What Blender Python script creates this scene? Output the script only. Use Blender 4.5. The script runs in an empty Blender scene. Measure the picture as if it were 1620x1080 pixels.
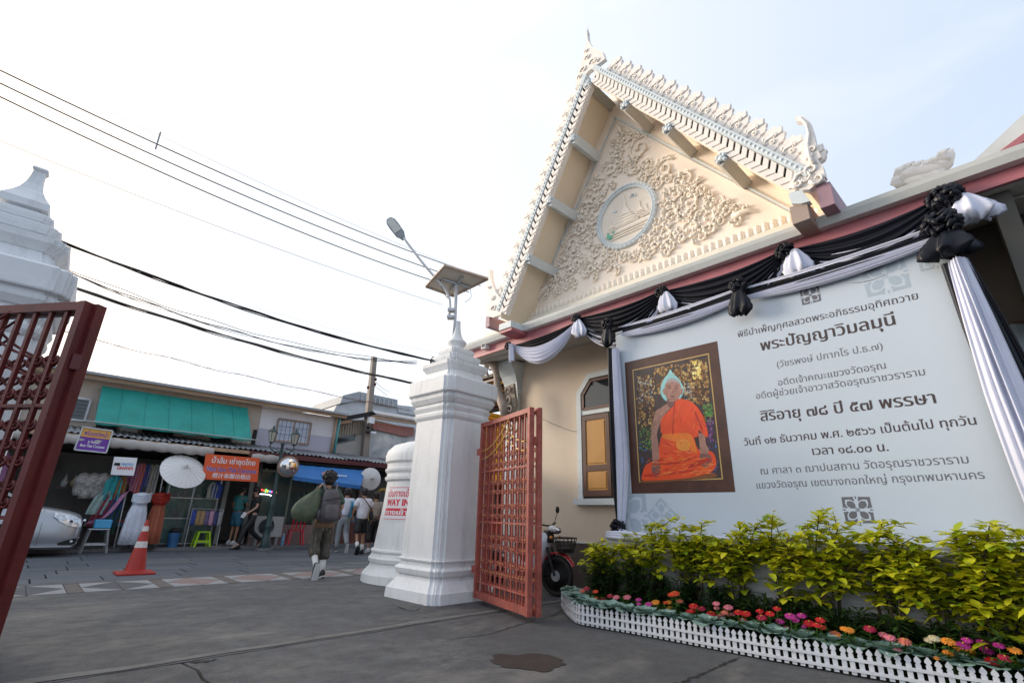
import bpy, bmesh, math, random
from mathutils import Vector, Matrix, Euler, noise
from mathutils.geometry import delaunay_2d_cdt
random.seed(7)
sc = bpy.context.scene
COL = sc.collection
R = math.radians

# ------------------------------------------------------------------ camera
FPX = 780.0; PITCH = R(19.52); ROLL = R(1.50); YAW = R(-42.9); CAMZ = 1.08
_right = Vector((math.cos(YAW), math.sin(YAW), 0)); _fw = Vector((-math.sin(YAW), math.cos(YAW), 0)); _up = Vector((0, 0, 1))
_F = _fw * math.cos(PITCH) + _up * math.sin(PITCH)
_U = -_fw * math.sin(PITCH) + _up * math.cos(PITCH)
_R = _right * math.cos(ROLL) + _U * math.sin(ROLL)
_U = -_right * math.sin(ROLL) + _U * math.cos(ROLL)
CAM = Vector((0, 0, CAMZ))
cam = bpy.data.cameras.new('camera'); cam.sensor_width = 36; cam.lens = FPX / 1620 * 36
cam.clip_start = 0.05; cam.clip_end = 2000
co = bpy.data.objects.new('camera', cam); COL.objects.link(co)
M = Matrix.Identity(4)
for i in range(3):
    M[i][0] = _R[i]; M[i][1] = _U[i]; M[i][2] = -_F[i]; M[i][3] = CAM[i]
co.matrix_world = M
sc.camera = co

# ------------------------------------------------------------------ world, sun, exposure
SUN_EL = R(14); SUN_AZ = R(-24); SUN_DIR = Vector((math.sin(SUN_AZ) * math.cos(SUN_EL), math.cos(SUN_AZ) * math.cos(SUN_EL), math.sin(SUN_EL))).normalized()
w = bpy.data.worlds.new('World'); sc.world = w; w.use_nodes = True
nt = w.node_tree; nd = nt.nodes; lk = nt.links
for n in list(nd): nd.remove(n)
out = nd.new('ShaderNodeOutputWorld'); bg = nd.new('ShaderNodeBackground'); bg.inputs['Strength'].default_value = 0.15
sky = nd.new('ShaderNodeTexSky'); sky.sky_type = 'NISHITA'; sky.sun_disc = False
sky.sun_elevation = SUN_EL; sky.sun_rotation = math.atan2(SUN_DIR.x, SUN_DIR.y)
sky.air_density = 1.0; sky.dust_density = 1.5; sky.ozone_density = 1.5
tc = nd.new('ShaderNodeTexCoord')
# thin bright cloud veil, thickest towards the sun, torn into wisps by noise
dot = nd.new('ShaderNodeVectorMath'); dot.operation = 'DOT_PRODUCT'; dot.inputs[1].default_value = SUN_DIR
lk.new(tc.outputs['Generated'], dot.inputs[0])
ramp = nd.new('ShaderNodeMapRange'); ramp.inputs[1].default_value = -0.6; ramp.inputs[2].default_value = 0.75
ramp.inputs[3].default_value = 0.0; ramp.inputs[4].default_value = 1.0; ramp.interpolation_type = 'SMOOTHSTEP'
lk.new(dot.outputs['Value'], ramp.inputs[0])
mp = nd.new('ShaderNodeMapping'); mp.inputs['Scale'].default_value = (1.2, 1.2, 3.2); lk.new(tc.outputs['Generated'], mp.inputs[0])
ns = nd.new('ShaderNodeTexNoise'); ns.inputs['Scale'].default_value = 2.6; ns.inputs['Detail'].default_value = 6; ns.inputs['Distortion'].default_value = .5
lk.new(mp.outputs[0], ns.inputs['Vector'])
nr = nd.new('ShaderNodeMapRange'); nr.inputs[1].default_value = .52; nr.inputs[2].default_value = .78; nr.inputs[3].default_value = 0; nr.inputs[4].default_value = .32
lk.new(ns.outputs['Fac'], nr.inputs[0])
ad = nd.new('ShaderNodeMath'); ad.operation = 'ADD'; ad.use_clamp = True; lk.new(ramp.outputs[0], ad.inputs[0]); lk.new(nr.outputs[0], ad.inputs[1])
mixc = nd.new('ShaderNodeMix'); mixc.data_type = 'RGBA'
mixc.inputs['Factor'].default_value = .82; lk.new(sky.outputs[0], mixc.inputs['A'])
veil = nd.new('ShaderNodeMix'); veil.data_type = 'RGBA'; veil.inputs['A'].default_value = (3.05, 3.6, 4.5, 1); veil.inputs['B'].default_value = (5.1, 5.25, 5.5, 1)
lk.new(ad.outputs[0], veil.inputs['Factor']); lk.new(veil.outputs['Result'], mixc.inputs['B'])
glow = nd.new('ShaderNodeMapRange'); glow.inputs[1].default_value = .80; glow.inputs[2].default_value = 1.0; glow.inputs[3].default_value = 0; glow.inputs[4].default_value = .8; glow.interpolation_type = 'SMOOTHSTEP'
lk.new(dot.outputs['Value'], glow.inputs[0])
mixg = nd.new('ShaderNodeMix'); mixg.data_type = 'RGBA'; lk.new(glow.outputs[0], mixg.inputs['Factor']); lk.new(mixc.outputs['Result'], mixg.inputs['A']); mixg.inputs['B'].default_value = (9.5, 8.0, 6.4, 1)
lk.new(mixg.outputs['Result'], bg.inputs['Color']); lk.new(bg.outputs[0], out.inputs['Surface'])
sun = bpy.data.lights.new('sun', 'SUN'); sun.energy = 2.6; sun.angle = R(22); sun.color = (1.0, .86, .70)
so = bpy.data.objects.new('sun', sun); COL.objects.link(so)
so.rotation_euler = (-SUN_DIR).to_track_quat('-Z', 'Y').to_euler(); so.location = (0, 20, 30)
sc.view_settings.view_transform = 'Standard'; sc.view_settings.look = 'None'
sc.view_settings.exposure = 0.67; sc.view_settings.gamma = 1; sc.view_settings.use_curve_mapping = False

# ------------------------------------------------------------------ measuring: pixel of the photograph -> point on a world plane
def ray(x, y): return _F + _R * ((x - 810) / FPX) + _U * ((540 - y) / FPX)
def GX(x, y, X): d = ray(x, y); return CAM + d * (X / d.x)
def GY(x, y, Y): d = ray(x, y); return CAM + d * (Y / d.y)
def GZ(x, y, Z=0.0): d = ray(x, y); return CAM + d * ((Z - CAMZ) / d.z)
def GP(x, y, P, n=None):
    d = ray(x, y); P = Vector(P); n = Vector(n) if n else Vector((P.x, P.y, 0)); return CAM + d * (((P - CAM).dot(n)) / d.dot(n))

# ------------------------------------------------------------------ materials
MATS = {}
def mat(name, col, rough=.6, var=.12, scale=5, bump=0.0, bscale=40, metal=0, dirt=0.0, dcol=(.05, .045, .04), spec=.5, emit=0, alpha=1, streak=0, coat=0, sheen=0, trans=0, tint=None):
    if name in MATS: return MATS[name]
    if any(k in name for k in ('shirt', 'trousers', 'shorts', 'jacket', 'fabric', 'dress', 'bag_', 'pack_grey')): bump = .9; bscale = 13
    m = bpy.data.materials.new(name); m.use_nodes = True; n = m.node_tree.nodes; l = m.node_tree.links
    b = n['Principled BSDF']; b.inputs['Roughness'].default_value = rough; b.inputs['Metallic'].default_value = metal
    b.inputs['Specular IOR Level'].default_value = spec
    if coat: b.inputs['Coat Weight'].default_value = coat; b.inputs['Coat Roughness'].default_value = .05
    if sheen: b.inputs['Sheen Weight'].default_value = sheen
    if alpha < 1: b.inputs['Alpha'].default_value = alpha
    if trans: b.inputs['Transmission Weight'].default_value = trans
    t = n.new('ShaderNodeTexCoord'); src = t.outputs['Object']
    ns = n.new('ShaderNodeTexNoise'); ns.inputs['Scale'].default_value = scale; ns.inputs['Detail'].default_value = 6; ns.inputs['Roughness'].default_value = .62
    l.new(src, ns.inputs['Vector'])
    mx = n.new('ShaderNodeMix'); mx.data_type = 'RGBA'
    a = tuple(c * (1 - var) for c in col[:3]); c2 = tuple(min(1, c * (1 + var)) for c in (tint or col)[:3])
    mx.inputs['A'].default_value = (*a, 1); mx.inputs['B'].default_value = (*c2, 1)
    mr = n.new('ShaderNodeMapRange'); mr.inputs[1].default_value = .3; mr.inputs[2].default_value = .7; l.new(ns.outputs['Fac'], mr.inputs[0])
    l.new(mr.outputs[0], mx.inputs['Factor']); last = mx.outputs['Result']
    if dirt:
        mp = n.new('ShaderNodeMapping'); mp.inputs['Scale'].default_value = (1, 1, .12 if streak else 1); l.new(src, mp.inputs[0])
        n2 = n.new('ShaderNodeTexNoise'); n2.inputs['Scale'].default_value = streak or scale * 2.3; n2.inputs['Detail'].default_value = 8; n2.inputs['Roughness'].default_value = .7
        l.new(mp.outputs[0], n2.inputs['Vector'])
        m2 = n.new('ShaderNodeMapRange'); m2.inputs[1].default_value = .52; m2.inputs[2].default_value = .75; m2.inputs[4].default_value = dirt; l.new(n2.outputs['Fac'], m2.inputs[0])
        x2 = n.new('ShaderNodeMix'); x2.data_type = 'RGBA'; l.new(m2.outputs[0], x2.inputs['Factor']); l.new(last, x2.inputs['A']); x2.inputs['B'].default_value = (*dcol, 1)
        last = x2.outputs['Result']
    l.new(last, b.inputs['Base Color'])
    if emit: l.new(last, b.inputs['Emission Color']); b.inputs['Emission Strength'].default_value = emit
    if bump:
        n3 = n.new('ShaderNodeTexNoise'); n3.inputs['Scale'].default_value = bscale; n3.inputs['Detail'].default_value = 5; l.new(src, n3.inputs['Vector'])
        bp = n.new('ShaderNodeBump'); bp.inputs['Strength'].default_value = bump; bp.inputs['Distance'].default_value = .02
        l.new(n3.outputs['Fac'], bp.inputs['Height']); l.new(bp.outputs[0], b.inputs['Normal'])
    MATS[name] = m; return m

def leafmat(name, col, col2, tr=.35):
    m = bpy.data.materials.new(name); m.use_nodes = True; n = m.node_tree.nodes; l = m.node_tree.links
    b = n['Principled BSDF']; b.inputs['Roughness'].default_value = .45
    g = n.new('ShaderNodeNewGeometry'); rp = n.new('ShaderNodeMix'); rp.data_type = 'RGBA'
    rp.inputs['A'].default_value = (*col, 1); rp.inputs['B'].default_value = (*col2, 1)
    l.new(g.outputs['Random Per Island'], rp.inputs['Factor']); l.new(rp.outputs['Result'], b.inputs['Base Color'])
    tb = n.new('ShaderNodeBsdfTranslucent'); l.new(rp.outputs['Result'], tb.inputs['Color'])
    mx = n.new('ShaderNodeMixShader'); mx.inputs[0].default_value = tr
    l.new(b.outputs[0], mx.inputs[1]); l.new(tb.outputs[0], mx.inputs[2]); l.new(mx.outputs[0], n['Material Output'].inputs['Surface'])
    return m

# ------------------------------------------------------------------ objects
BASE = {}
def tag(o, label=None, cat=None, group=None, kind=None):
    if label: o['label'] = label
    if cat: o['category'] = cat
    if group: o['group'] = group
    if kind: o['kind'] = kind
    return o
def empty(name, loc, label=None, cat=None, group=None, parent=None):
    o = bpy.data.objects.new(name, None); COL.objects.link(o); loc = Vector(loc)
    if parent is not None: o.parent = parent; o.location = loc - BASE[parent]
    else: o.location = loc
    o.empty_display_size = .1
    BASE[o] = loc
    return tag(o, label, cat, group)

class MB:
    def __init__(s): s.v = []; s.f = []; s.m = []; s.cm = 0; s.sm = []; s.smooth = False
    def add(s, vs, fs):
        o = len(s.v); s.v += [Vector(p) for p in vs]
        for f in fs: s.f.append([i + o for i in f]); s.m.append(s.cm); s.sm.append(s.smooth)
        return s
    def box(s, c, d, rz=0, rot=None):
        c = Vector(c); q = rot.to_matrix() if rot else Matrix.Rotation(rz, 3, 'Z')
        vs = [c + q @ Vector((x * d[0] / 2, y * d[1] / 2, z * d[2] / 2)) for x in (-1, 1) for y in (-1, 1) for z in (-1, 1)]
        return s.add(vs, [(0, 1, 3, 2), (4, 6, 7, 5), (0, 4, 5, 1), (2, 3, 7, 6), (0, 2, 6, 4), (1, 5, 7, 3)])
    def bb(s, a, b):
        a = Vector(a); b = Vector(b); return s.box((a + b) / 2, [abs(b[i] - a[i]) for i in range(3)])
    def bevbox(s, a, b, e):
        bm = bmesh.new(); a = Vector(a); b = Vector(b)
        bmesh.ops.create_cube(bm, size=1)
        for v in bm.verts: v.co = Vector([(a[i] + b[i]) / 2 + v.co[i] * abs(b[i] - a[i]) for i in range(3)])
        bmesh.ops.bevel(bm, geom=bm.edges[:], offset=e, segments=2, affect='EDGES', profile=.6)
        bm.verts.ensure_lookup_table(); s.add([v.co.copy() for v in bm.verts], [[v.index for v in f.verts] for f in bm.faces]); bm.free(); return s
    def tube(s, pts, r, n=6, caps=True, flat=None):
        pts = [Vector(p) for p in pts]; k = len(pts)
        rs = r if isinstance(r, (list, tuple)) else [r] * k
        t0 = (pts[1] - pts[0]).normalized(); u = t0.orthogonal().normalized() if flat is None else Vector(flat)
        vs = []
        for i, p in enumerate(pts):
            t = (pts[min(i + 1, k - 1)] - pts[max(i - 1, 0)])
            t = t.normalized() if t.length > 1e-9 else t0
            u = (u - t * u.dot(t)); u = u.normalized() if u.length > 1e-6 else t.orthogonal().normalized()
            v = t.cross(u)
            for j in range(n):
                a = 2 * math.pi * j / n; vs.append(p + (u * math.cos(a) + v * math.sin(a)) * rs[i])
        fs = [(i * n + j, i * n + (j + 1) % n, (i + 1) * n + (j + 1) % n, (i + 1) * n + j) for i in range(k - 1) for j in range(n)]
        if caps: fs += [tuple(range(n))[::-1], tuple((k - 1) * n + j for j in range(n))]
        return s.add(vs, fs)
    def bar(s, a, b, w, h=None, up=(0, 0, 1)):
        a = Vector(a); b = Vector(b); t = (b - a).normalized(); u = Vector(up); h = h or w
        x = t.cross(u); x = x.normalized() if x.length > 1e-5 else t.orthogonal().normalized(); y = x.cross(t)
        vs = [p + x * sx * w / 2 + y * sy * h / 2 for p in (a, b) for sx, sy in ((-1, -1), (1, -1), (1, 1), (-1, 1))]
        return s.add(vs, [(3, 2, 1, 0), (4, 5, 6, 7), (0, 1, 5, 4), (1, 2, 6, 5), (2, 3, 7, 6), (3, 0, 4, 7)])
    def lathe(s, c, prof, n=20, axis=None):
        c = Vector(c); vs = []; q = Vector(axis).to_track_quat('Z', 'Y').to_matrix() if axis else Matrix.Identity(3)
        for r, z in prof:
            for j in range(n):
                a = 2 * math.pi * j / n; vs.append(c + q @ Vector((r * math.cos(a), r * math.sin(a), z)))
        k = len(prof)
        fs = [(i * n + j, i * n + (j + 1) % n, (i + 1) * n + (j + 1) % n, (i + 1) * n + j) for i in range(k - 1) for j in range(n)]
        fs += [tuple(range(n))[::-1], tuple((k - 1) * n + j for j in range(n))]
        return s.add(vs, fs)
    def rings(s, rings, caps=True, close=True):
        n = len(rings[0]); k = len(rings); vs = [p for r in rings for p in r]
        m = n if close else n - 1
        fs = [(i * n + j, i * n + (j + 1) % n, (i + 1) * n + (j + 1) % n, (i + 1) * n + j) for i in range(k - 1) for j in range(m)]
        if caps and close: fs += [tuple(range(n))[::-1], tuple((k - 1) * n + j for j in range(n))]
        return s.add(vs, fs)
    def prism(s, poly, d):   # poly: 3d points, d: extrusion vector
        d = Vector(d); n = len(poly); poly = [Vector(p) for p in poly]
        vs = poly + [p + d for p in poly]
        return s.add(vs, [tuple(range(n))[::-1], tuple(range(n, 2 * n))] + [(i, (i + 1) % n, n + (i + 1) % n, n + i) for i in range(n)])
    def quad(s, *p): return s.add(p, [tuple(range(len(p)))])
    def grid(s, rows):
        n = len(rows[0]); vs = [p for r in rows for p in r]
        return s.add(vs, [(i * n + j, i * n + j + 1, (i + 1) * n + j + 1, (i + 1) * n + j) for i in range(len(rows) - 1) for j in range(n - 1)])
    def ball(s, c, r, nu=12, nv=8, bumpy=0, seed=0, rot=None):
        c = Vector(c); r = r if isinstance(r, (tuple, list, Vector)) else (r, r, r); vs = []
        q = rot.to_matrix() if rot else None
        for i in range(nv + 1):
            th = math.pi * i / nv
            for j in range(nu):
                ph = 2 * math.pi * j / nu; d = Vector((math.sin(th) * math.cos(ph), math.sin(th) * math.sin(ph), math.cos(th)))
                k = 1 + (bumpy * noise.noise(d * 3.1 + Vector((seed, seed * .7, 0))) if bumpy else 0)
                p = Vector((d.x * r[0] * k, d.y * r[1] * k, d.z * r[2] * k))
                vs.append(c + (q @ p if q else p))
        fs = [(i * nu + j, (i + 1) * nu + j, (i + 1) * nu + (j + 1) % nu, i * nu + (j + 1) % nu) for i in range(nv) for j in range(nu)]
        return s.add(vs, fs)
    def mesh(s, name, mats, origin=Vector((0, 0, 0)), smooth=None):
        me = bpy.data.meshes.new(name); me.from_pydata([tuple(v - origin) for v in s.v], [], s.f)
        for m in (mats if isinstance(mats, (list, tuple)) else [mats]): me.materials.append(m)
        me.polygons.foreach_set('material_index', s.m)
        if smooth is None: sm = s.sm
        else: sm = [smooth] * len(s.f)
        me.polygons.foreach_set('use_smooth', sm); me.validate(); me.update()
        return me
    def build(s, name, mats, parent=None, smooth=None, kind=None, label=None, cat=None, group=None, base=None, fix=True, sharp=None):
        if base is None:
            if parent is not None: base = BASE[parent]
            else:
                xs = [v.x for v in s.v]; ys = [v.y for v in s.v]; base = Vector(((min(xs) + max(xs)) / 2, (min(ys) + max(ys)) / 2, min(v.z for v in s.v)))
        base = Vector(base)
        me = s.mesh(name, mats, base, smooth)
        if fix:
            bm = bmesh.new(); bm.from_mesh(me); bmesh.ops.recalc_face_normals(bm, faces=bm.faces); bm.to_mesh(me); bm.free()
        if smooth and sharp:
            try: me.set_sharp_from_angle(angle=R(sharp))
            except Exception: pass
        o = bpy.data.objects.new(name, me); COL.objects.link(o)
        if parent is not None: o.parent = parent; o.location = base - BASE[parent]
        else: o.location = base
        BASE[o] = base
        return tag(o, label, cat, group, kind)

def copy_tree(o, parent=None):
    c = o.copy(); COL.objects.link(c); BASE[c] = BASE[o].copy()
    if parent is not None: c.parent = parent
    for ch in list(o.children): copy_tree(ch, c)
    return c
def inst(me_obj, parent, loc, name=None, rot=None, scale=None):   # copy of a part sharing its mesh
    c = me_obj.copy(); COL.objects.link(c); c.parent = parent; c.location = Vector(loc) - BASE[parent]; BASE[c] = Vector(loc)
    if rot is not None: c.rotation_euler = rot
    if scale is not None: c.scale = scale
    return c

def spline(pts, n=6, closed=False):   # catmull-rom
    pts = [Vector(p) for p in pts]; k = len(pts); outp = []
    rng = range(k) if closed else range(k - 1)
    for i in rng:
        g = lambda j: pts[j % k] if closed else pts[max(0, min(k - 1, j))]
        p0, p1, p2, p3 = g(i - 1), g(i), g(i + 1), g(i + 2)
        for t in range(n):
            t /= n; outp.append(.5 * ((2 * p1) + (p2 - p0) * t + (2 * p0 - 5 * p1 + 4 * p2 - p3) * t * t + (-p0 + 3 * p1 - 3 * p2 + p3) * t ** 3))
    if not closed: outp.append(pts[-1])
    return outp

# ------------------------------------------------------------------ flat lettering: font outlines filled by winding number
_tcache = {}
def text_tris(body, bold=0.0):
    key = (body, bold)
    if key in _tcache: return _tcache[key]
    cu = bpy.data.curves.new('lettering', 'FONT'); cu.body = body; cu.size = 1
    ob = bpy.data.objects.new('lettering', cu); COL.objects.link(ob); bpy.context.view_layer.update()
    dg = bpy.context.evaluated_depsgraph_get(); c2 = ob.evaluated_get(dg).to_curve(dg)
    loops = []
    for sp in c2.splines:
        L = []
        if sp.type == 'BEZIER':
            bp = sp.bezier_points; k = len(bp)
            for i in range(k):
                a, b = bp[i], bp[(i + 1) % k]
                straight = (a.handle_right - a.co).length < 1e-6 and (b.handle_left - b.co).length < 1e-6
                nn = 1 if straight or (b.co - a.co).length < .02 else 3
                for q in range(nn):
                    t = q / nn; u = 1 - t
                    p = a.co * u ** 3 + a.handle_right * 3 * u * u * t + b.handle_left * 3 * u * t * t + b.co * t ** 3
                    L.append((p.x, p.y))
        else: L = [(p.co.x, p.co.y) for p in sp.points]
        if len(L) > 2: loops.append(L)
    ob.to_curve_clear() if hasattr(ob, 'to_curve_clear') else None
    bpy.data.objects.remove(ob); bpy.data.curves.remove(cu)
    # group loops by overlapping x-range so each cluster is small
    items = []
    for L in loops:
        for dx in ([-bold, bold] if bold else [0]):
            items.append([(x + dx, y) for x, y in L])
    items = [(min(p[0] for p in L), max(p[0] for p in L), L) for L in items]; items.sort(key=lambda t: t[0])
    clusters = []
    for a, b, L in items:
        if clusters and a < clusters[-1][0]: clusters[-1][1].append(L); clusters[-1][0] = max(clusters[-1][0], b)
        else: clusters.append([b, [L]])
    V2 = []; T = []
    for _, Ls in clusters:
        vs = []; es = []
        for L in Ls:
            o = len(vs); vs += [Vector(p) for p in L]; es += [(o + i, o + (i + 1) % len(L)) for i in range(len(L))]
        try: rv, re, rf, _a, _b, _c = delaunay_2d_cdt(vs, es, [], 0, 1e-5)
        except Exception: continue
        segs = [(L[i][0], L[i][1], L[(i + 1) % len(L)][0], L[(i + 1) % len(L)][1]) for L in Ls for i in range(len(L))]
        o = len(V2); V2 += [(p.x, p.y) for p in rv]
        for f in rf:
            cx = sum(rv[i].x for i in f) / len(f); cy = sum(rv[i].y for i in f) / len(f); wn = 0
            for x1, y1, x2, y2 in segs:
                if (y1 <= cy) != (y2 <= cy):
                    if x1 + (cy - y1) / (y2 - y1) * (x2 - x1) > cx: wn += 1 if y2 > y1 else -1
            if wn: T.append([o + i for i in f])
    _tcache[key] = (V2, T); return V2, T
def text_obj(name, body, pL, pR, mt, parent, bold=0.0, height=None, up=None, off=None, label=None, shear=0):
    """lettering whose inked width runs from world point pL to pR; flat print"""
    V2, T = text_tris(body, bold); pL = Vector(pL); pR = Vector(pR)
    used = sorted({i for t in T for i in t}); x0 = min(V2[i][0] for i in used); x1 = max(V2[i][0] for i in used)
    y0 = min(V2[i][1] for i in used); y1 = max(V2[i][1] for i in used)
    xa = (pR - pL); s = xa.length / (x1 - x0); xd = xa.normalized(); upv = Vector(up) if up else Vector((0, 0, 1)); upv = (upv - xd * upv.dot(xd)).normalized()
    sy = height / (y1 - y0) if height else s
    ymid = .0 if height is None else 0
    mb = MB(); vs = [pL + xd * ((V2[i][0] - x0) * s + shear * V2[i][1] * s) + upv * (V2[i][1] * sy - (y0 + y1) / 2 * sy) + (Vector(off) if off else Vector()) for i in range(len(V2))]
    mb.add(vs, T)
    return mb.build(name, mt, parent, fix=False, label=label)
# ================================================================== MATERIALS IN USE
m_white = mat('whitewash', (.78, .79, .80), .62, .05, 3, bump=.15, bscale=22, dirt=.55, dcol=(.40, .40, .37), streak=7)
m_white_edge = mat('whitewash_worn', (.60, .62, .60), .7, .1, 6, dirt=.4, dcol=(.2, .17, .14))
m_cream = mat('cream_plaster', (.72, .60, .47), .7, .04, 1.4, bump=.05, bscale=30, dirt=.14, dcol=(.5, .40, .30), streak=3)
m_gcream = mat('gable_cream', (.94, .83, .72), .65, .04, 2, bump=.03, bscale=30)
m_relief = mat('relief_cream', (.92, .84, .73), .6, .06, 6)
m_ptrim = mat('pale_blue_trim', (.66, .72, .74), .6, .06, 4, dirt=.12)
m_orn = mat('ornament_white', (.90, .84, .78), .6, .07, 9)
m_pink = mat('pink_fascia', (.42, .14, .16), .5, .12, 3, dirt=.3, dcol=(.50, .30, .30), streak=2)
m_gutter = mat('gutter_white', (.70, .72, .70), .5, .06, 2, dirt=.25, dcol=(.35, .33, .28))
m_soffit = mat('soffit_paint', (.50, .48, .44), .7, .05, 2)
m_dado = mat('brown_wash_dado', (.085, .066, .055), .75, .25, 3, bump=.3, bscale=60)
m_wood = mat('shutter_brown', (.10, .042, .028), .45, .25, 5)
m_ochre = mat('shutter_ochre', (.52, .26, .06), .5, .08, 4)
m_glass = mat('dark_glass', (.02, .025, .03), .06, 0, 1, spec=.8)
m_roof = mat('roof_tile_red', (.20, .05, .04), .6, .2, 6)
m_black = mat('black_satin', (.005, .006, .012), .42, .2, 3, spec=.3)
m_cloth = mat('white_cloth', (.66, .68, .80), .85, .05, 3, spec=.2)
m_banner = mat('banner_vinyl', (.55, .62, .70), .42, .03, .7)
m_ink = mat('banner_ink', (.055, .035, .035), .5, .1, 3)
m_inkg = mat('banner_ink_grey', (.14, .14, .16), .5, .1, 3)
m_ghost = mat('banner_watermark', (.40, .48, .56), .45, .05, 3)
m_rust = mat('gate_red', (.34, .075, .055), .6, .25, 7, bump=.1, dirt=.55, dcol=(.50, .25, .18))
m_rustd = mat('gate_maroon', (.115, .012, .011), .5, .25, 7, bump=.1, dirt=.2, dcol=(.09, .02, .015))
m_gold = mat('gate_gilding', (.62, .38, .10), .4, .2, 20, metal=.3)
m_metal = mat('galvanised', (.45, .47, .48), .4, .1, 10, metal=.6)
m_grey = mat('grey_plastic', (.30, .32, .34), .5, .1, 5)
m_blk = mat('black_rubber', (.012, .012, .013), .6, .2, 8)
m_wire = mat('wire_black', (.02, .016, .015), .6, .2, 5)

# ================================================================== GROUND
def ground_mat():
    m = bpy.data.materials.new('worn_concrete'); m.use_nodes = True; n = m.node_tree.nodes; l = m.node_tree.links
    b = n['Principled BSDF']; t = n.new('ShaderNodeTexCoord')
    def nz(sc_, det=7, ro=.65, scl=(1, 1, 1), dist=0):
        mp = n.new('ShaderNodeMapping'); mp.inputs['Scale'].default_value = scl; l.new(t.outputs['Object'], mp.inputs[0])
        x = n.new('ShaderNodeTexNoise'); x.inputs['Scale'].default_value = sc_; x.inputs['Detail'].default_value = det; x.inputs['Roughness'].default_value = ro; x.inputs['Distortion'].default_value = dist
        l.new(mp.outputs[0], x.inputs['Vector']); return x.outputs['Fac']
    def rng(src, a, b_, c=0, d=1):
        x = n.new('ShaderNodeMapRange'); x.inputs[1].default_value = a; x.inputs[2].default_value = b_; x.inputs[3].default_value = c; x.inputs[4].default_value = d; l.new(src, x.inputs[0]); return x.outputs[0]
    def mix(f, a, b_):
        x = n.new('ShaderNodeMix'); x.data_type = 'RGBA'; l.new(f, x.inputs['Factor'])
        for k, v in (('A', a), ('B', b_)):
            if isinstance(v, tuple): x.inputs[k].default_value = (*v, 1)
            else: l.new(v, x.inputs[k])
        return x.outputs['Result']
    c = mix(rng(nz(.7), .35, .68), (.070, .073, .079), (.112, .114, .119))
    c = mix(rng(nz(6, 9, .75), .42, .66, 0, .55), c, (.045, .045, .048))
    c = mix(rng(nz(.55, 9, .74, (1.0, 1.9, 1), .3), .51, .63, 0, .8), c, (.195, .182, .165))
    c = mix(rng(nz(1.3, 9, .78, (1, 1.4, 1), .2), .58, .72, 0, .45), c, (.04, .039, .038))
    c = mix(rng(nz(120, 3, .6), .56, .70, 0, .7), c, (.19, .185, .175))
    c = mix(rng(nz(75, 4, .6), .57, .68, 0, .7), c, (.035, .035, .036))
    c = mix(rng(nz(55, 2, .5), .64, .72, 0, .6), c, (.30, .29, .27))
    c = mix(rng(nz(2.2, 8, .7, (.22, 3.2, 1)), .56, .66, 0, .35), c, (.045, .045, .048))
    l.new(c, b.inputs['Base Color']); l.new(rng(nz(3), .3, .7, .55, .85), b.inputs['Roughness'])
    bp = n.new('ShaderNodeBump'); bp.inputs['Strength'].default_value = .8; bp.inputs['Distance'].default_value = .014
    l.new(nz(90, 9, .8), bp.inputs['Height']); l.new(bp.outputs[0], b.inputs['Normal'])
    return m
m_ground = ground_mat()
m_joint = mat('joint_dirt', (.02, .019, .018), .9, .2, 10)
m_lightconc = mat('joint_mortar', (.15, .145, .135), .8, .25, 4, dirt=.5, dcol=(.07, .07, .07), bump=.3)
mb = MB(); mb.bb((-120, -60, -.4), (160, 200, -.06)); mb.build('ground', m_joint, kind='structure')
def jag(x0, x1, y0, y1, n, amp, seed=0):
    rr = random.Random(seed); return [Vector((x0 + (x1 - x0) * i / n, y0 + (y1 - y0) * i / n + rr.uniform(-amp, amp), 0)) for i in range(n + 1)]
seam = jag(-8, 9, 4.30, 5.15, 60, .012, 3)
# courtyard beyond the seam, and two nearer slabs split by a cross joint
mb = MB(); mb.prism([(-8, 9.1, 0), *[(p.x, p.y, 0) for p in seam], (9, 9.1, 0)][::-1], (0, 0, -.06)); mb.build('courtyard_ground', m_ground, kind='structure', base=(0, 0, 0))
cx0 = 1.245
near = [(p.x, p.y - .022 - .01 * noise.noise(Vector((p.x * 3, 0, 0))), 0) for p in seam]
cross = [(1.15 + .06 * math.sin(k * 2.1) + k * .02, -k * 0.5 + 4.3 + .2, 0) for k in range(0, 14)]
def crossx(y): return 1.20 + .03 * math.sin(y * 5) + .02 * math.sin(y * 13) + (4.7 - y) * -.06
ys = [4.72 - i * .25 for i in range(40)]
left = [(crossx(y) - .010, y, 0) for y in ys]; rightc = [(crossx(y) + .012, y, 0) for y in ys]
nl = [p for p in near if p[0] < left[0][0] - .02]; nr_ = [p for p in near if p[0] > rightc[0][0] + .02]
mb = MB(); mb.prism([(-8, -6, 0)] + nl[:0] + [(left[-1][0], -5.03, 0)] + left[::-1][1:] + nl[::-1], (0, 0, -.06)); mb.build('courtyard_slab', m_ground, kind='structure', base=(0, 0, 0))
mb = MB(); mb.prism([(9, -5.03, 0)] + nr_[::-1] + rightc + [], (0, 0, -.06)); mb.build('courtyard_slab', m_ground, kind='structure', base=(0, 0, 0))
# mortar band smeared along the seam
mb = MB(); rows = []
for i in range(90):
    x = -1 + i * .1; y = 4.30 + .05 * (x + 8) + .01
    a = .03 + .03 * noise.noise(Vector((x * 1.7, 1, 0))); wv = .10 + .07 * noise.noise(Vector((x * 1.3, 5, 0)))
    rows.append([Vector((x, y + a, .004)), Vector((x, y + a + wv, .004))])
mb.grid(rows); mb.build('seam_mortar', m_lightconc, kind='structure', fix=False)
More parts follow.
